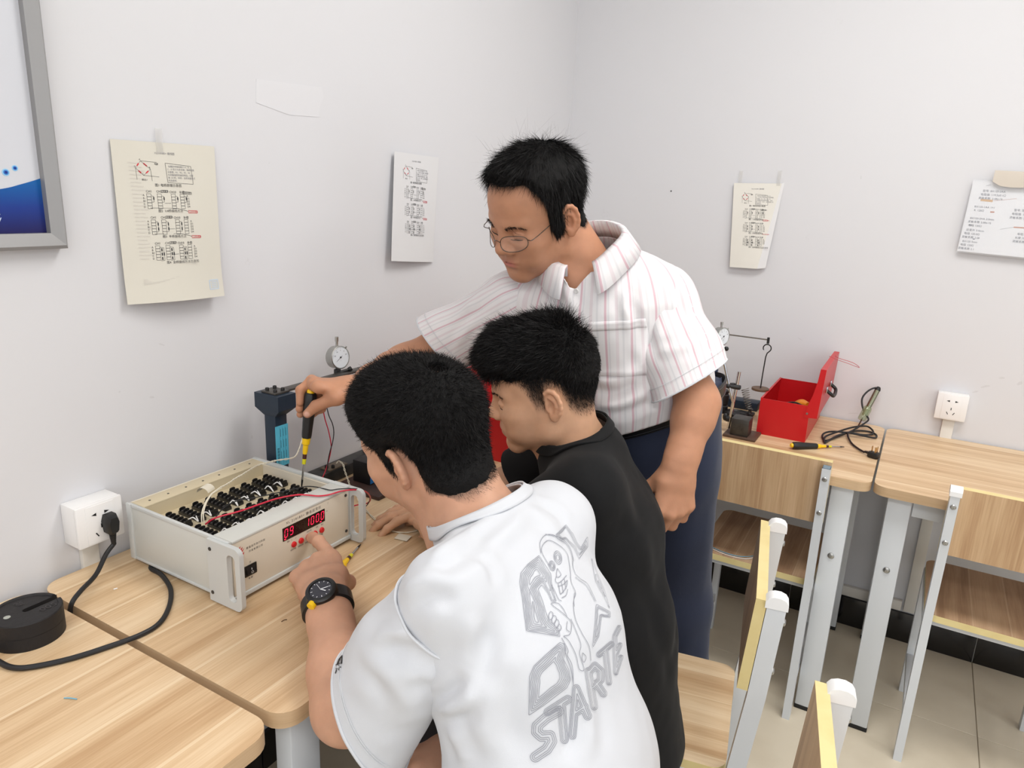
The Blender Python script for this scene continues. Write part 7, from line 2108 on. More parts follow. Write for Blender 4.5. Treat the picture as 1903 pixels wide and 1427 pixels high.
hp3[0] = [hp3[0][0], g_at(0.224, 0.25, -0.9, 0.024), g_at(0.205, 1.0, -0.25, 0.023), g_at(0.183, 0.95, 0.35, 0.0195)]
hp3[1] = [hp3[1][0], g_at(0.205, 0.1, -1.0, 0.026), g_at(0.188, 0.9, -0.5, 0.0225), g_at(0.168, 1.0, 0.12, 0.0190)]
hp3[2] = [hp3[2][0], g_at(0.184, -0.2, -1.0, 0.026), g_at(0.170, 0.7, -0.75, 0.022), g_at(0.155, 0.95, -0.2, 0.0185)]
hp3[3] = [hp3[3][0], g_at(0.170, -0.8, -0.7, 0.026), g_at(0.156, -0.1, -1.0, 0.022), g_at(0.146, 0.5, -0.85, 0.018)]
hp3[4] = [hp3[4][0], HF3.p(0.040, 0.052, -0.018), g_at(0.184, -0.85, 0.85, 0.024), g_at(0.166, -0.10, 1.0, 0.0185)]
hand_sdf(A3, HF3, hp3, 1.0, 1.10)
A3.cone(hp3[4][1], HF3.p(0.012, 0.060, -0.010), 0.013, 0.012, 0.014)
NAIL3 = hp3[4][3] + nrm(toc + SD_DIR * 0.2 - left * 0.2) * 0.0085 + nrm(hp3[4][3] - hp3[4][2]) * 0.001
lo_ = np.minimum(np.minimum(sR3, eR3), gc) - V(0.08, 0.08, 0.1); hi_ = np.maximum(np.maximum(sR3, eR3), wR3) + 0.07
av3, aq3 = A3.mesh(lo_, hi_, 0.0023)
# left arm hanging, loose fist at the hip
B3 = Sdf()
eL3, wL3 = dep(1297, 748, 1.43), dep(1262, 868, 1.40)
hyl = nrm(dep(1250, 950, 1.405) - wL3); hzl = nrm(CAM_R * 0.25 - CAM_F * 0.95 + V(0, 0, 0.1)); hzl = nrm(hzl - hyl * (hyl @ hzl))
HFl = Fr(wL3, np.column_stack([np.cross(hyl, hzl), hyl, hzl]))
arm_sdf(B3, sL3, eL3, wL3, 0.047, 0.036, 0.028, HFl.R[:, 0])
hpl = hand_points(HFl, 1, [(0.75, 1.35, 0.8), (0.70, 1.40, 0.8), (0.65, 1.40, 0.8), (0.60, 1.35, 0.8)], (0.04, 0.0, -0.04, -0.08), ((0.55, 0.75, -0.45), (0.05, 0.85, -0.55), (-0.35, 0.7, -0.55)), 1.02)
hand_sdf(B3, HFl, hpl, 1.02, 1.10)
P_ = np.array([sL3, eL3, wL3, wL3 + hyl * 0.14])
bv3, bq3 = B3.mesh(P_.min(0) - 0.08, P_.max(0) + 0.08, 0.0026)
PEL = V(0.800, -1.11, 0.97)
T3 = Sdf(); T3.econe(PEL, V(0.675, -1.245, 1.25), (0.15, 0.095), (0.14, 0.08), lat3, 0.0)
tv3, tq3 = T3.mesh(V(0.4, -1.5, 0.75), V(1.1, -0.9, 1.4), 0.012)
SK3 = lin3((188, 136, 106))
HL3 = hairline([(-0.12, -0.036), (-0.085, -0.038), (-0.055, -0.040), (-0.036, -0.026), (-0.028, 0.010), (-0.018, 0.022), (0.000, 0.020), (0.004, -0.026), (0.020, -0.030), (0.028, 0.000), (0.034, 0.050), (0.044, 0.078), (0.056, 0.094), (0.12, 0.096)])
sk3 = skin_cols(H3, SC3, W3, SK3, HL3, 0.006, 0.9)
def col3(v):
    c = sk3(v); m_ = np.exp(-(np.linalg.norm(v - NAIL3, axis=1) / 0.0062) ** 6)[:, None] * 0.8
    return c * (1 - m_) + lin3((222, 176, 160)) * m_
finish_body(t3, [(hv3, hq3), (av3, aq3), (bv3, bq3), (tv3, tq3)], col3)
WH3 = np.array([0.012, -0.060, 0.112])
def thick3(L):
    d = L[:, 2] - HL3(L[:, 1])
    t = 0.008 + 0.008 * mirror_smoothstep(L[:, 2], 0.03, 0.10)
    t = t * (1 - 0.55 * mirror_smoothstep(-L[:, 1], 0.03, 0.08) * mirror_smoothstep(0.05 - L[:, 2], 0.0, 0.05))
    return t * mirror_smoothstep(d, -0.002, 0.022) - 0.0005
def below3(L): return (HL3(L[:, 1]) - L[:, 2]) * 0.8
cv, cq, cd3 = hair_cap(H3, SC3, W3, thick3, below3, NECK3)
cv = cv + vnormals(cv, cq) * (vnoise(cv, 110, 14) * 0.0015)[:, None]
cap3 = np_mesh('hair', cv, cq, HAIRB, t3)
P_, N_ = sample_surface(cv, cq, 24000, 41)
d_, L_ = cd3(P_); ok = d_ > 0.0; P_, N_, L_ = P_[ok], N_[ok], L_[ok]
fl_ = flow_from(L_, N_, H3, WH3)
dn = H3.d(0, 0.1, -1.0)[None, :]
sid = mirror_smoothstep(np.abs(L_[:, 0]), 0.035, 0.06)[:, None]
dr = N_ * 0.24 + fl_ * (1 - 0.5 * sid) + dn * sid * 0.6 + rng.normal(size=N_.shape) * 0.14
ln = (0.020 + 0.018 * rng.random(len(P_)) * (0.4 + 0.6 * mirror_smoothstep(L_[:, 2], 0.0, 0.06))) * (1 - 0.45 * mirror_smoothstep(0.02 - L_[:, 2], 0.0, 0.04))
strands('hair_strand', P_ - N_ * 0.002, N_, dr, ln, 0.0011, cap3, HAIR, 4, 0.25, 42)
msk = (((cv - H3.o) @ H3.R)[:, 2] > 0.10).astype(float)
P_, N_ = sample_surface(cv, cq, 260, 43, msk)
strands('flyaway_hair', P_, N_, N_ * 0.9 + H3.d(0, -0.4, 0.1)[None, :] + rng.normal(size=N_.shape) * 0.5, 0.02 + 0.022 * rng.random(len(P_)), 0.0004, cap3, HAIR, 4, 1.2, 44)
# side locks in front of the ear
for s_ in (-1, 1):
    n = 900
    R_ = H3.o + (np.stack([s_ * rng.uniform(0.066, 0.073, n), rng.uniform(-0.002, 0.032, n), rng.uniform(0.0, 0.05, n)], 1) * SC3) @ H3.R.T
    R_ = to_surface(S3_, R_, 5, 0.001)
    strands('side_lock', R_, R_ * 0, H3.d(0.12 * s_, -0.10, -1)[None, :] + rng.normal(size=R_.shape) * 0.12, 0.016 + 0.014 * rng.random(n), 0.0011, cap3, HAIR, 3, 0.2, 45)
brows(H3, SC3, S3_, cap3, 160, 51, -0.002, 0.0006)
# ---- glasses
gt = thing('eyeglasses', H3.p(0, 0.11, -0.01), 'thin metal-framed eyeglasses worn low by the standing man', 'glasses')
GLM = mat('glasses_metal', (96, 88, 82), 0.25, metal=0.9)
LENS = mat('lens_glass', (250, 250, 250), 0.02, alpha=0.045, spec=0.6)
tilt = -0.16
def gp(x, z, y0=0.112):
    return H3.p(x * SC3, (y0 - 0.55 * x * x / 0.06 + tilt * z) * SC3, (z - 0.008) * SC3)
for s_ in (-1, 1):
    c_ = 0.033 * s_
    oval = [(c_ + 0.0245 * math.copysign(abs(math.cos(a)) ** 0.8, math.cos(a)), 0.0155 * math.copysign(abs(math.sin(a)) ** 0.85, math.sin(a)) - (0.001 if math.sin(a) < 0 else 0)) for a in np.linspace(0, 2 * PI, 33)[:-1]]
    pts = [gp(x, z) for x, z in oval]
    g = G().tube(pts + [pts[0]], 0.0008, 6, caps=False); g.build('rim', GLM, gt)
    ctr = gp(c_, 0)
    g = G(); g.add([ctr] + pts, [(0, i + 1, (i + 1) % 32 + 1) for i in range(32)]); g.build('lens', LENS, gt)
    hinge = gp(0.0575 * s_, 0.004)
    G().tube([hinge, H3.p(0.074 * s_ * SC3, 0.080 * SC3, 0.001), H3.p(0.0765 * s_ * SC3, 0.020 * SC3, 0.012), H3.p(0.0775 * s_ * SC3, -0.012 * SC3, 0.014), H3.p(0.078 * s_ * SC3, -0.028 * SC3, -0.004)], 0.0009, 6, smooth=4).build('temple', GLM, gt)
G().tube([gp(-0.0095, 0.002), gp(0.0, 0.006, 0.1145), gp(0.0095, 0.002)], 0.0009, 6, smooth=4).build('bridge', GLM, gt)
# ---- shirt
C3 = Sdf()
W0 = V(0.805, -1.125, 0.985)
C3.econe(W0 - V(0.006, -0.01, 0.06), V(0.755, -1.175, 1.09), (0.158, 0.138), (0.165, 0.146), lat3, 0.0)
C3.econe(V(0.755, -1.175, 1.09), V(0.690, -1.235, 1.235), (0.168, 0.146), (0.172, 0.118), lat3, 0.06)
C3.econe(V(0.690, -1.235, 1.235), V(0.672, -1.235, 1.300), (0.175, 0.110), (0.105, 0.075), lat3, 0.05)
C3.cone(V(0.70, -1.225, 1.285), sL3 + V(0, 0, 0.004), 0.066, 0.066, 0.05); C3.cone(V(0.63, -1.24, 1.275), sR3 + V(0, 0, 0.004), 0.066, 0.062, 0.05)
slE = sL3 + (eL3 - sL3) * 0.55
hemN = nrm(V(0.574, 0.078, -0.81)); cL = dep(1266, 712, 1.47)
CSL = Sdf(); CSL.cone(sL3 - lat3 * 0.030 + V(0, 0, 0.004), sL3, 0.056, 0.070, 0.0); CSL.econe(sL3, slE, (0.070, 0.066), (0.080, 0.068), CAM_R, 0.03); CSL.econe(slE, eL3 + (eL3 - sL3) * 0.3, (0.080, 0.068), (0.094, 0.074), CAM_R, 0.03)
slRE = sR3 + (eR3 - sR3) * 0.62
CSR = Sdf(); CSR.cone(sR3 + lat3 * 0.030 + V(0, 0, 0.004), sR3, 0.054, 0.068, 0.0); CSR.cone(sR3, slRE, 0.068, 0.071, 0.03); CSR.cone(slRE, eR3, 0.071, 0.076, 0.03)
C3.econe(C73 + V(0, -0.03, -0.08), C73 + V(-0.012, -0.045, 0.0), (0.085, 0.088), (0.076, 0.078), lat3, 0.035)
v, q = C3.mesh(V(0.38, -1.50, 0.84), V(1.08, -0.90, 1.44), 0.0058)
v = smooth_mesh(v, q, 1)
v = v + vnormals(v, q) * (0.0026 * vnoise(v * np.array([1, 1, 0.7]), 18, 7) + 0.0012 * vnoise(v, 44, 8))[:, None]
def RM(*p): return [(780 + a / 2.379, 230 + b / 2.379) for a, b in p]
v = wrinkle(v, q, [(RM((930, 760), (950, 850), (980, 930)), 0.010, -0.008), (RM((905, 720), (920, 820), (950, 920)), 0.010, 0.006), (RM((740, 1120), (860, 1140), (980, 1080)), 0.012, 0.006), (RM((760, 1180), (880, 1190), (1000, 1120)), 0.012, -0.006), (RM((740, 1250), (900, 1230), (1040, 1160)), 0.010, 0.005), (RM((780, 1300), (940, 1270), (1080, 1200)), 0.010, -0.005),
    (RM((940, 960), (1000, 1040), (1060, 1120)), 0.012, 0.005), (RM((470, 700), (450, 790), (440, 830)), 0.010, 0.005), (RM((400, 690), (380, 780), (370, 830)), 0.010, -0.005), (RM((840, 560), (860, 680), (850, 780)), 0.014, 0.003), (RM((1000, 1180), (1060, 1200), (1110, 1190)), 0.008, -0.005), (RM((640, 700), (660, 780), (700, 840)), 0.010, 0.004)])
BN = nrm(V(-0.39, -0.146, 0.909))
nk3 = C73 + V(-0.010, -0.040, -0.012); nn3 = nrm(V(-0.10, -0.42, 0.90))
cR = sR3 + (eR3 - sR3) * 0.66; cRn = nrm(nrm(eR3 - sR3) + V(0, -0.15, -0.3))
VA = to_surface(C3, [dep(1031, 533, 1.36)], 8)[0]
vup = nrm(V(-0.05, 0.25, 1.0))
def vneck(P):
    r_ = P - VA; u_ = r_ @ vup; l_ = np.abs(r_ @ lat3)
    return np.minimum((u_ * 0.85 - l_) * 0.8, 0.09 - np.linalg.norm(r_, axis=1))
v, q = cut_faces(v, q, [(nk3, nn3, 0.17), vneck, lambda P: -((P - V(0.797, -1.128, 1.030)) @ BN)])
def stripe_mat():
    m = mat('striped_shirt', (226, 222, 223), 0.85, spec=0.2, bump=(900, 0.12))
    nt = m.node_tree; N = nt.nodes; Lk = nt.links; b = N['Principled BSDF']
    at = N.new('ShaderNodeAttribute'); at.attribute_name = 'stripe'
    def mth(op, a, bb):
        n = N.new('ShaderNodeMath'); n.operation = op
        for i, x in enumerate((a, bb)):
            if isinstance(x, (int, float)): n.inputs[i].default_value = x
            else: Lk.new(x, n.inputs[i])
        return n.outputs[0]
    s_ = mth('MULTIPLY', at.outputs['Fac'], 1 / 0.038)
    fr_ = mth('FRACT', mth('ADD', s_, 20.0), 0)
    cr = N.new('ShaderNodeValToRGB'); cr.color_ramp.interpolation = 'LINEAR'
    el = cr.color_ramp.elements
    W_ = lin((226, 223, 224)); Pk = lin((211, 181, 189)); Pl = lin((219, 209, 212)); Gr = lin((214, 212, 214))
    stops = [(0.0, W_), (0.10, W_), (0.12, Pk), (0.19, Pk), (0.21, W_), (0.26, Gr), (0.30, Gr), (0.32, W_), (0.52, W_), (0.54, Pl), (0.64, Pl), (0.66, W_), (0.78, W_), (0.80, Gr), (0.86, Gr), (0.88, W_)]
    el[0].position = 0.0; el[0].color = W_; el[1].position = 1.0; el[1].color = W_
    for p_, c_ in stops[1:]:
        e = el.new(p_); e.color = c_
    Lk.new(fr_, cr.inputs[0]); Lk.new(cr.outputs[0], b.inputs['Base Color'])
    return m
STRP = stripe_mat()
def trunk_u(P):
    c = V(0.72, -1.21, 1.2); x = (P - c) @ lat3; fw = nrm(np.cross(lat3, V(0, 0, 1))); y = (P - c) @ fw
    return np.arctan2(x, np.abs(y) + 0.06) * 0.15
def sleeve_u(P, a, b):
    d = nrm(b - a); e1 = nrm(np.cross(d, (0, 0, 1))); e2 = np.cross(d, e1); w_ = P - a
    return np.arctan2(w_ @ e1, w_ @ e2) * 0.072
shirt3 = np_mesh('shirt', v, q, STRP, t3, attrs={'stripe': trunk_u(v)})
md = shirt3.modifiers.new('thickness', 'SOLIDIFY'); md.thickness = 0.0022; md.offset = -1
for S_, a_, b_, cp, cn, wr_ in ((CSL, sL3, eL3, cL, hemN, [(RM((1010, 660), (1050, 800), (1060, 960)), 0.012, 0.005), (RM((1100, 700), (1160, 860), (1200, 1000)), 0.014, -0.004), (RM((985, 760), (1000, 900), (1060, 1060)), 0.010, -0.005), (RM((1040, 1010), (1120, 1000), (1240, 960)), 0.010, 0.003)]),
                            (CSR, sR3, eR3, cR, cRn, [(RM((330, 720), (250, 770), (180, 860)), 0.012, 0.005), (RM((300, 800), (220, 850), (150, 920)), 0.010, -0.005), (RM((260, 860), (200, 920), (170, 980)), 0.010, 0.004)])):
    P_ = np.array([a_, b_])
    sv_, sq_ = S_.mesh(P_.min(0) - 0.14, P_.max(0) + 0.14, 0.0052)
    sv_ = sv_ + vnormals(sv_, sq_) * (0.0020 * vnoise(sv_, 24, 15) + 0.0008 * vnoise(sv_, 50, 16))[:, None]
    sv_ = wrinkle(sv_, sq_, wr_)
    sv_, sq_ = cut_faces(sv_, sq_, [lambda P, cp=cp, cn=cn: (P - cp) @ cn])
    o = np_mesh('sleeve', sv_, sq_, STRP, shirt3, attrs={'stripe': sleeve_u(sv_, a_, b_)})
    hr_ = rim_ring(sv_, cp, cn, lat3); G().tube(hr_ + [hr_[0]], 0.0018, 6, caps=False).build('hem', MATS['white_cotton'], o)
    md = o.modifiers.new('thickness', 'SOLIDIFY'); md.thickness = 0.0024; md.offset = -1
    g = G(); rr_ = ring_on(S_, cp - cn * 0.024, cn, lat3, 0.14, 72, 0.0014); g.tube(rr_ + [rr_[0]], 0.0006, 5, caps=False); g.build('hem_stitching', MATS['white_thread'], o)
# turned-down collar with open front
r0 = np.array(ring_on(C3, nk3, nn3, lat3, 0.088, 72))
side_u = nrm(lat3 - nn3 * (lat3 @ nn3)); fwd_u = np.cross(nn3, side_u); fwd_u = fwd_u if fwd_u @ V(0, -1, 0) > 0 else -fwd_u
rad0 = r0 - nk3
phi = np.degrees(np.arctan2(rad0 @ side_u, rad0 @ fwd_u))
order = np.argsort(phi); r0 = r0[order]; phi = phi[order]
keep_ = np.abs(phi) > 15
def collar_leaf(sel):
    pts = r0[sel]; ph = phi[sel]
    rows = []
    for p_, f_ in zip(pts, ph):
        o_ = nrm(p_ - nk3)
        fr2 = math.exp(-((abs(f_) - 15) / 30.0) ** 2)
        top = p_ + nn3 * (0.040 - 0.024 * fr2) - o_ * 0.010
        mid = p_ + nn3 * (0.036 - 0.022 * fr2) + o_ * 0.001
        outw = p_ + o_ * (0.020 + 0.012 * fr2) - nn3 * (0.008 + 0.016 * fr2) + fwd_u * 0.026 * fr2
        rows.append([p_ - nn3 * 0.004 - o_ * 0.001, top, mid, outw])
    return rows
for sel, nm in ((keep_ & (phi > 0), 'L'), (keep_ & (phi < 0), 'R')):
    pass
rows = []
ordp = np.concatenate([np.nonzero(keep_ & (phi > 0))[0], np.nonzero(keep_ & (phi < 0))[0]])
rows = collar_leaf(ordp)
vs = np.array([p_ for r in rows for p_ in r])
outer = to_surface(C3, vs[3::4], 5, 0.004); 
dsel = C3.ev(vs[3::4]) < 0.004
vs[3::4] = np.where(dsel[:, None], outer, vs[3::4])
n_ = len(rows)
qs = np.array([(4 * i + j, 4 * i + j + 1, 4 * (i + 1) + j + 1, 4 * (i + 1) + j) for i in range(n_ - 1) for j in range(3)])
o = np_mesh('collar', vs, qs, STRP, shirt3, attrs={'stripe': np.repeat(np.arange(n_) * 0.0065, 4)})
md = o.modifiers.new('thickness', 'SOLIDIFY'); md.thickness = 0.0025; md.offset = 0
# placket, buttons, chest pocket and sleeve hem
fdir = nrm(V(-0.10, -0.98, -0.1))
bvh3 = BVHTree.FromPolygons([tuple(p_) for p_ in v], [tuple(int(i) for i in f) for f in q])
def drop(p_, d=fdir, off=0.0012):
    h = bvh3.ray_cast(Vector(p_ - d * -0.30) if False else Vector(p_ + d * 0.30), Vector(-d))
    return np.array(h[0]) + d * off if h[0] is not None else None
def patch(name, c, ex, ey, w, h, nx, ny, off, parent, m, attr=None):
    P = []
    for j in range(ny + 1):
        for i in range(nx + 1):
            q_ = drop(c + ex * (i / nx - 0.5) * w + ey * (j / ny - 0.5) * h, off=off)
            if q_ is None: return None
            P.append(q_)
    Q = [(j * (nx + 1) + i, j * (nx + 1) + i + 1, (j + 1) * (nx + 1) + i + 1, (j + 1) * (nx + 1) + i) for j in range(ny) for i in range(nx)]
    P = np.array(P)
    o = np_mesh(name, P, np.array(Q), m, parent, attrs={'stripe': trunk_u(P)})
    md = o.modifiers.new('thickness', 'SOLIDIFY'); md.thickness = 0.0016; md.offset = 1
    return o
pc3 = drop(dep(1135, 655, 1.40))
if pc3 is not None:
    patch('chest_pocket', pc3, lat3, nrm(V(-0.16, 0.1, 1.0)), 0.105, 0.115, 12, 12, 0.001, shirt3, STRP)
    patch('pocket_hem', pc3 + nrm(V(-0.16, 0.1, 1.0)) * 0.048, lat3, nrm(V(-0.16, 0.1, 1.0)), 0.105, 0.018, 12, 3, 0.0024, shirt3, STRP)
for k in range(3):
    b_ = drop(dep(1036 + 7 * k, 553 + 62 * k, 1.38))
    if b_ is None: continue
    g = G().lathe([(0.0055, 0), (0.0055, 0.0012), (0.0042, 0.002), (0.003, 0.0013)], b_, fdir, 16); g.build('shirt_button', mat('pearl_button', (228, 226, 224), 0.25), shirt3)
# ---- trousers and belt
def waist_block(S):
    S.econe(V(0.785, -1.105, 0.88), V(0.790, -1.135, 1.08), (0.165, 0.130), (0.156, 0.138), lat3, 0.05)
    S.fn(lambda P, D: np.maximum(D, ((P - np.array([0.797, -1.128, 1.040], F32)) @ np.array(BN, F32))).astype(F32))
NAVYT = cloth_mat('navy_trousers', (44, 51, 72), 0.85, 600, 0.15, 0.12)
legs(t3, (0.842, -1.08, 0.90), (0.715, -1.115, 0.90), (0.872, -1.035, 0.50), (0.715, -1.065, 0.50), (0.900, -1.0, 0.09), (0.710, -1.03, 0.09), (0.098, 0.092, 0.088), NAVYT, footdir=(-0.1, -1, 0), shoe_mat=SHOE, pel=(0.12, 0.11, 0.08), extra=waist_block)
bn = BN; WS = Sdf(); WS.econe(V(0.785, -1.105, 0.84), V(0.788, -1.138, 1.12), (0.165, 0.130), (0.158, 0.140), lat3, 0.0)
bp_ = V(0.797, -1.128, 1.022)
g = G()
rws = [ring_on(WS, bp_ + bn * h_, bn, lat3, 0.25, 72, o_) for h_, o_ in ((-0.018, 0.003), (-0.016, 0.0065), (0.014, 0.0065), (0.016, 0.003))]
g.ring_loft(rws, (False, False)); belt = g.build('belt', mat('black_leather', (20, 20, 22), 0.38, bump=(300, 0.1)), t3, sharp=50)
g = G()
for h_ in (-0.012, 0.010):
    rr_ = ring_on(WS, bp_ + bn * h_, bn, lat3, 0.25, 72, 0.0068); g.tube(rr_ + [rr_[0]], 0.0005, 4, caps=False)
g.build('belt_stitching', mat('grey_thread', (92, 92, 96), 0.7), belt)
r_ = ring_on(WS, bp_, bn, lat3, 0.25, 72, 0.0072)
for k in (6, 24, 42, 60, 66):
    G().box(r_[k], (0.010, 0.010, 0.046), 0.002).build('belt_loop', NAVYT, belt)
# ================================================================== print and seams on the white T-shirt
bvh1 = BVHTree.FromPolygons([tuple(p_) for p_ in SH1V], [tuple(int(i) for i in f) for f in SH1Q])
def hit1(px, py, off=0.0012):
    h = bvh1.ray_cast(Vector(CAM_POS), Vector(ray(px, py)))
    if h[0] is None: return None
    n = np.array(h[1]); d = ray(px, py)
    if n @ d > 0: n = -n
    return np.array(h[0]) + n * off, n
def ribbon(g, pts, w, off=0.0012, mi=0):
    """pts in photo pixels, laid on the cloth"""
    H_ = [hit1(*p_, off) for p_ in pts]
    for a, b in zip(H_[:-1], H_[1:]):
        if a is None or b is None: continue
        d = b[0] - a[0]; l = np.linalg.norm(d)
        if l < 1e-6 or l > 0.02: continue
        s_ = nrm(np.cross(a[1], d)) * w / 2
        g.add([a[0] + s_, b[0] + s_, b[0] - s_, a[0] - s_], [(0, 3, 2, 1)], mi)
def Z(X, Y): return 940 + X / 3.104, 960 + Y / 3.104
def seg_dist(P, a, b):
    a = np.asarray(a, float); b = np.asarray(b, float); ba = b - a; pa = P - a
    h = np.clip(pa @ ba / max(ba @ ba, 1e-9), 0, 1); return np.linalg.norm(pa - h[:, None] * ba, axis=1)
def poly_sd(P, poly):
    d = np.min([seg_dist(P, poly[i], poly[(i + 1) % len(poly)]) for i in range(len(poly))], axis=0)
    ins = np.zeros(len(P), bool)
    for i in range(len(poly)):
        (x0, y0), (x1, y1) = poly[i], poly[(i + 1) % len(poly)]
        c = ((y0 > P[:, 1]) != (y1 > P[:, 1])) & (P[:, 0] < (x1 - x0) * (P[:, 1] - y0) / (y1 - y0 + 1e-12) + x0)
        ins ^= c
    return np.where(ins, -d, d)
def line_sd(P, lines, half): return np.min([seg_dist(P, l[i], l[i + 1]) for l in lines for i in range(len(l) - 1)], axis=0) - half
def contours(g, fn_, bb, step, levels, w):
    xs = np.arange(bb[0], bb[2] + step, step); ys = np.arange(bb[1], bb[3] + step, step)
    X, Y = np.meshgrid(xs, ys, indexing='ij')
    D = fn_(np.stack([X.ravel(), Y.ravel()], 1)).reshape(X.shape)
    for lv in levels:
        A = D - lv
        for i in range(len(xs) - 1):
            row = A[i:i + 2]
            if row.min() > 0 or row.max() < 0: continue
            for j in range(len(ys) - 1):
                c = [A[i, j], A[i + 1, j], A[i + 1, j + 1], A[i, j + 1]]
                s_ = [x < 0 for x in c]
                if all(s_) or not any(s_): continue
                co = [(xs[i], ys[j]), (xs[i + 1], ys[j]), (xs[i + 1], ys[j + 1]), (xs[i], ys[j + 1])]
                pt_ = []
                for k in range(4):
                    m_ = (k + 1) % 4
                    if s_[k] != s_[m_]:
                        t = c[k] / (c[k] - c[m_]); pt_.append((co[k][0] + (co[m_][0] - co[k][0]) * t, co[k][1] + (co[m_][1] - co[k][1]) * t))
                for k in range(0, len(pt_) - 1, 2): ribbon(g, [Z(*pt_[k]), Z(*pt_[k + 1])], w)
g = G()
LW = 0.0007
wob = lambda P, a=4.0: a * np.sin(P[:, 0] * 0.045 + np.sin(P[:, 1] * 0.03) * 2) * np.sin(P[:, 1] * 0.035)
polys = [
    [(190, 225), (125, 275), (85, 325), (78, 380), (95, 480), (118, 660), (310, 692), (305, 650), (250, 605), (232, 560), (212, 490), (185, 420), (205, 395), (240, 440), (262, 490), (290, 490), (275, 440), (262, 380), (258, 330), (225, 280)],
    [(310, 725), (235, 790), (160, 860), (135, 920), (132, 1145), (220, 1085), (350, 985), (372, 940), (360, 880), (330, 820), (345, 770), (335, 735)],
    [(345, 48), (285, 105), (320, 135), (340, 130), (390, 185), (420, 245), (472, 172), (470, 110), (430, 180), (408, 150), (385, 100)],
    [(518, 505), (600, 550), (600, 582), (550, 575), (535, 690), (495, 760), (510, 620)],
    [(488, 225), (522, 320), (565, 420), (602, 545), (566, 470), (515, 380)]]
for k, pl in enumerate(polys):
    a = np.array(pl)
    f_ = (lambda pl: lambda P: poly_sd(P, pl) + np.where(poly_sd(P, pl) < -6, wob(P), 0))(pl)
    contours(g, f_, (a[:, 0].min() - 4, a[:, 1].min() - 4, a[:, 0].max() + 4, a[:, 1].max() + 4), 5.0, [-0.5, -9, -18, -27, -36, -46, -57] if k < 2 else [-0.5, -7, -13], LW)
letters = [
    ([[(300, 1120), (230, 1160), (180, 1205), (178, 1240), (205, 1265), (252, 1262), (262, 1295), (235, 1340), (170, 1385)]], 29),
    ([[(240, 1125), (355, 1052)], [(318, 1085), (336, 1285)]], 23),
    ([[(383, 1262), (404, 990), (470, 1150)], [(398, 1130), (452, 1095)]], 22),
    ([[(472, 890), (506, 1095)], [(478, 895), (510, 858), (545, 890), (545, 940), (500, 985)], [(520, 960), (560, 1020)]], 20),
    ([[(535, 795), (605, 735)], [(572, 775), (592, 955)]], 16),
    ([[(625, 690), (632, 900)], [(625, 690), (650, 640)], [(632, 790), (655, 740)], [(632, 895), (660, 810)]], 13)]
for lines, hw_ in letters:
    a = np.array([p_ for l in lines for p_ in l])
    f_ = (lambda lines, hw_: lambda P: line_sd(P, lines, hw_))(lines, hw_)
    contours(g, f_, (a[:, 0].min() - 34, a[:, 1].min() - 34, a[:, 0].max() + 34, a[:, 1].max() + 34), 5.0, [0, -hw_ * 0.36, -hw_ * 0.72], LW)
def stroke(pts, n=5): ribbon(g, [Z(*p_) for p_ in catmull([V(*p_) for p_ in pts], n)], LW * 1.1)
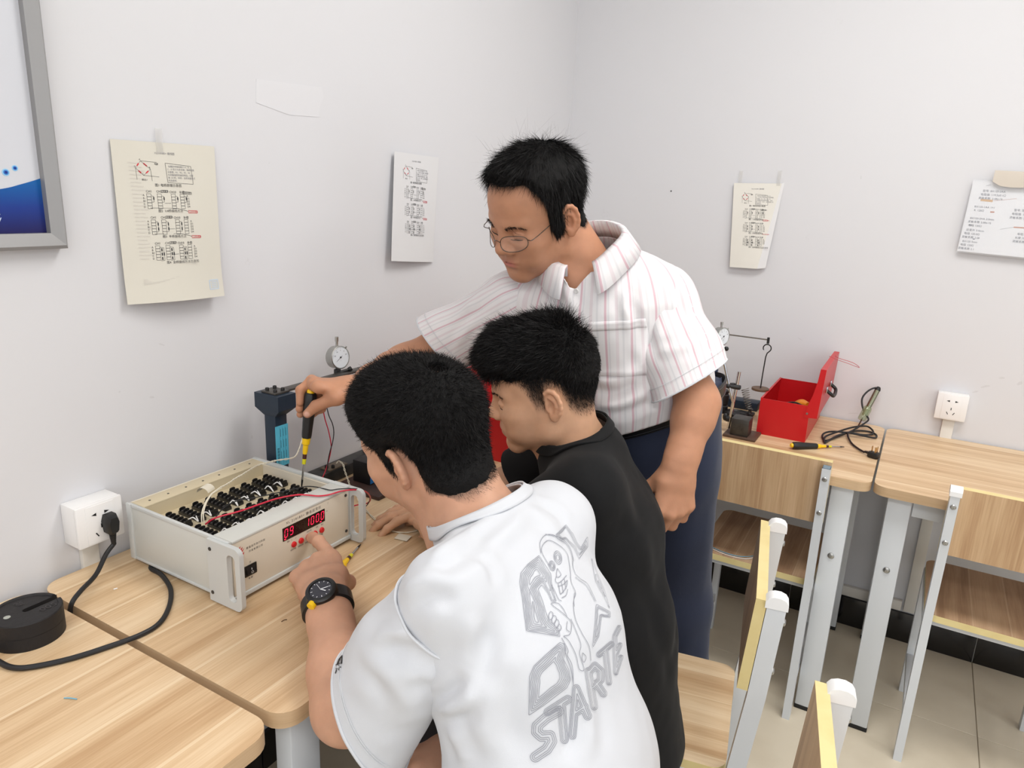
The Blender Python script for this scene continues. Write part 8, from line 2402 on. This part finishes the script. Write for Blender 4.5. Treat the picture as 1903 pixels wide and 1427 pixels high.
for pts in ([(200, 212), (195, 150), (225, 108), (272, 106), (300, 130), (350, 165), (380, 230), (385, 290), (398, 330)], [(248, 285), (205, 205), (214, 160), (250, 138), (310, 170), (350, 212), (362, 260), (370, 320), (375, 380), (400, 440), (390, 480), (392, 520)],
            [(225, 102), (300, 118), (345, 150), (372, 190), (390, 260)], [(290, 345), (284, 370), (296, 385), (320, 372), (348, 340)], [(298, 405), (330, 392), (352, 368)], [(312, 450), (332, 430), (348, 402), (352, 372)], [(300, 388), (312, 448)], [(318, 378), (330, 440)], [(335, 362), (345, 418)],
            [(295, 300), (316, 335), (298, 352), (290, 335), (295, 300)], [(262, 395), (285, 440), (302, 478), (320, 488)], [(320, 470), (345, 455), (355, 420)],
            [(330, 690), (365, 680), (376, 640), (372, 605), (350, 580), (310, 545), (270, 515), (262, 500), (300, 502), (330, 535), (350, 575)], [(352, 605), (348, 650), (365, 665)],
            [(245, 570), (255, 550), (270, 560), (265, 590), (250, 595), (245, 570)], [(262, 590), (275, 572), (290, 585), (280, 615), (266, 612), (262, 590)], [(278, 612), (292, 595), (305, 610), (296, 640), (282, 632), (278, 612)], [(292, 640), (306, 622), (318, 640), (308, 660), (294, 655)],
            [(395, 440), (388, 520), (402, 600), (440, 680), (478, 750), (488, 830)], [(372, 590), (402, 660), (430, 740), (422, 790), (448, 880), (420, 878), (402, 800), (362, 720), (330, 690)], [(320, 700), (356, 770), (352, 800), (380, 860), (388, 975)], [(335, 730), (345, 800), (370, 870), (388, 960)], [(440, 785), (460, 810), (446, 840), (436, 815), (440, 785)],
            [(398, 332), (430, 362), (468, 388), (500, 450), (518, 490)], [(398, 350), (425, 372), (462, 400), (496, 460), (510, 490)]):
    stroke(pts)
for cx, cy, rx, ry in ((298, 238, 22, 38), (265, 285, 17, 28)):
    for sc_ in (1.0, 0.72, 0.42):
        stroke([(cx + rx * sc_ * math.cos(a) + 0.25 * ry * sc_ * math.sin(a) * 0.6, cy + ry * sc_ * math.sin(a)) for a in np.linspace(0, 2 * PI, 13)], 3)
g.build('back_print', mat('print_grey', (138, 140, 150), 0.7), shirt1)
# small black star mark on the sleeve
g = G()
def ZS(X, Y): return 540 + X / 3.34, 1000 + Y / 3.34
def fill(pts, mi=0, off=0.0012):
    H_ = [hit1(*ZS(*p_), off) for p_ in pts]
    if any(h is None for h in H_): return
    c = np.mean([h[0] for h in H_], axis=0)
    n = len(H_)
    g.add([c] + [h[0] for h in H_], [(0, i + 1, (i + 1) % n + 1) for i in range(n)], mi)
fill([(326, 724), (302, 752), (286, 792), (298, 786), (324, 778)])
star = [((300 + (22 if k % 2 == 0 else 9) * math.sin(k * PI / 5 + 0.3)), 800 - (26 if k % 2 == 0 else 10) * math.cos(k * PI / 5 + 0.3)) for k in range(10)]
fill(star, 0, 0.0014); fill([(300 + (x - 300) * 0.66, 800 + (y - 800) * 0.66) for x, y in star], 1, 0.0017)
fill([(292, 818), (284, 842), (280, 838), (287, 815)])
g.build('sleeve_mark', [mat('mark_black', (22, 24, 30), 0.6), WHITE], shirt1)
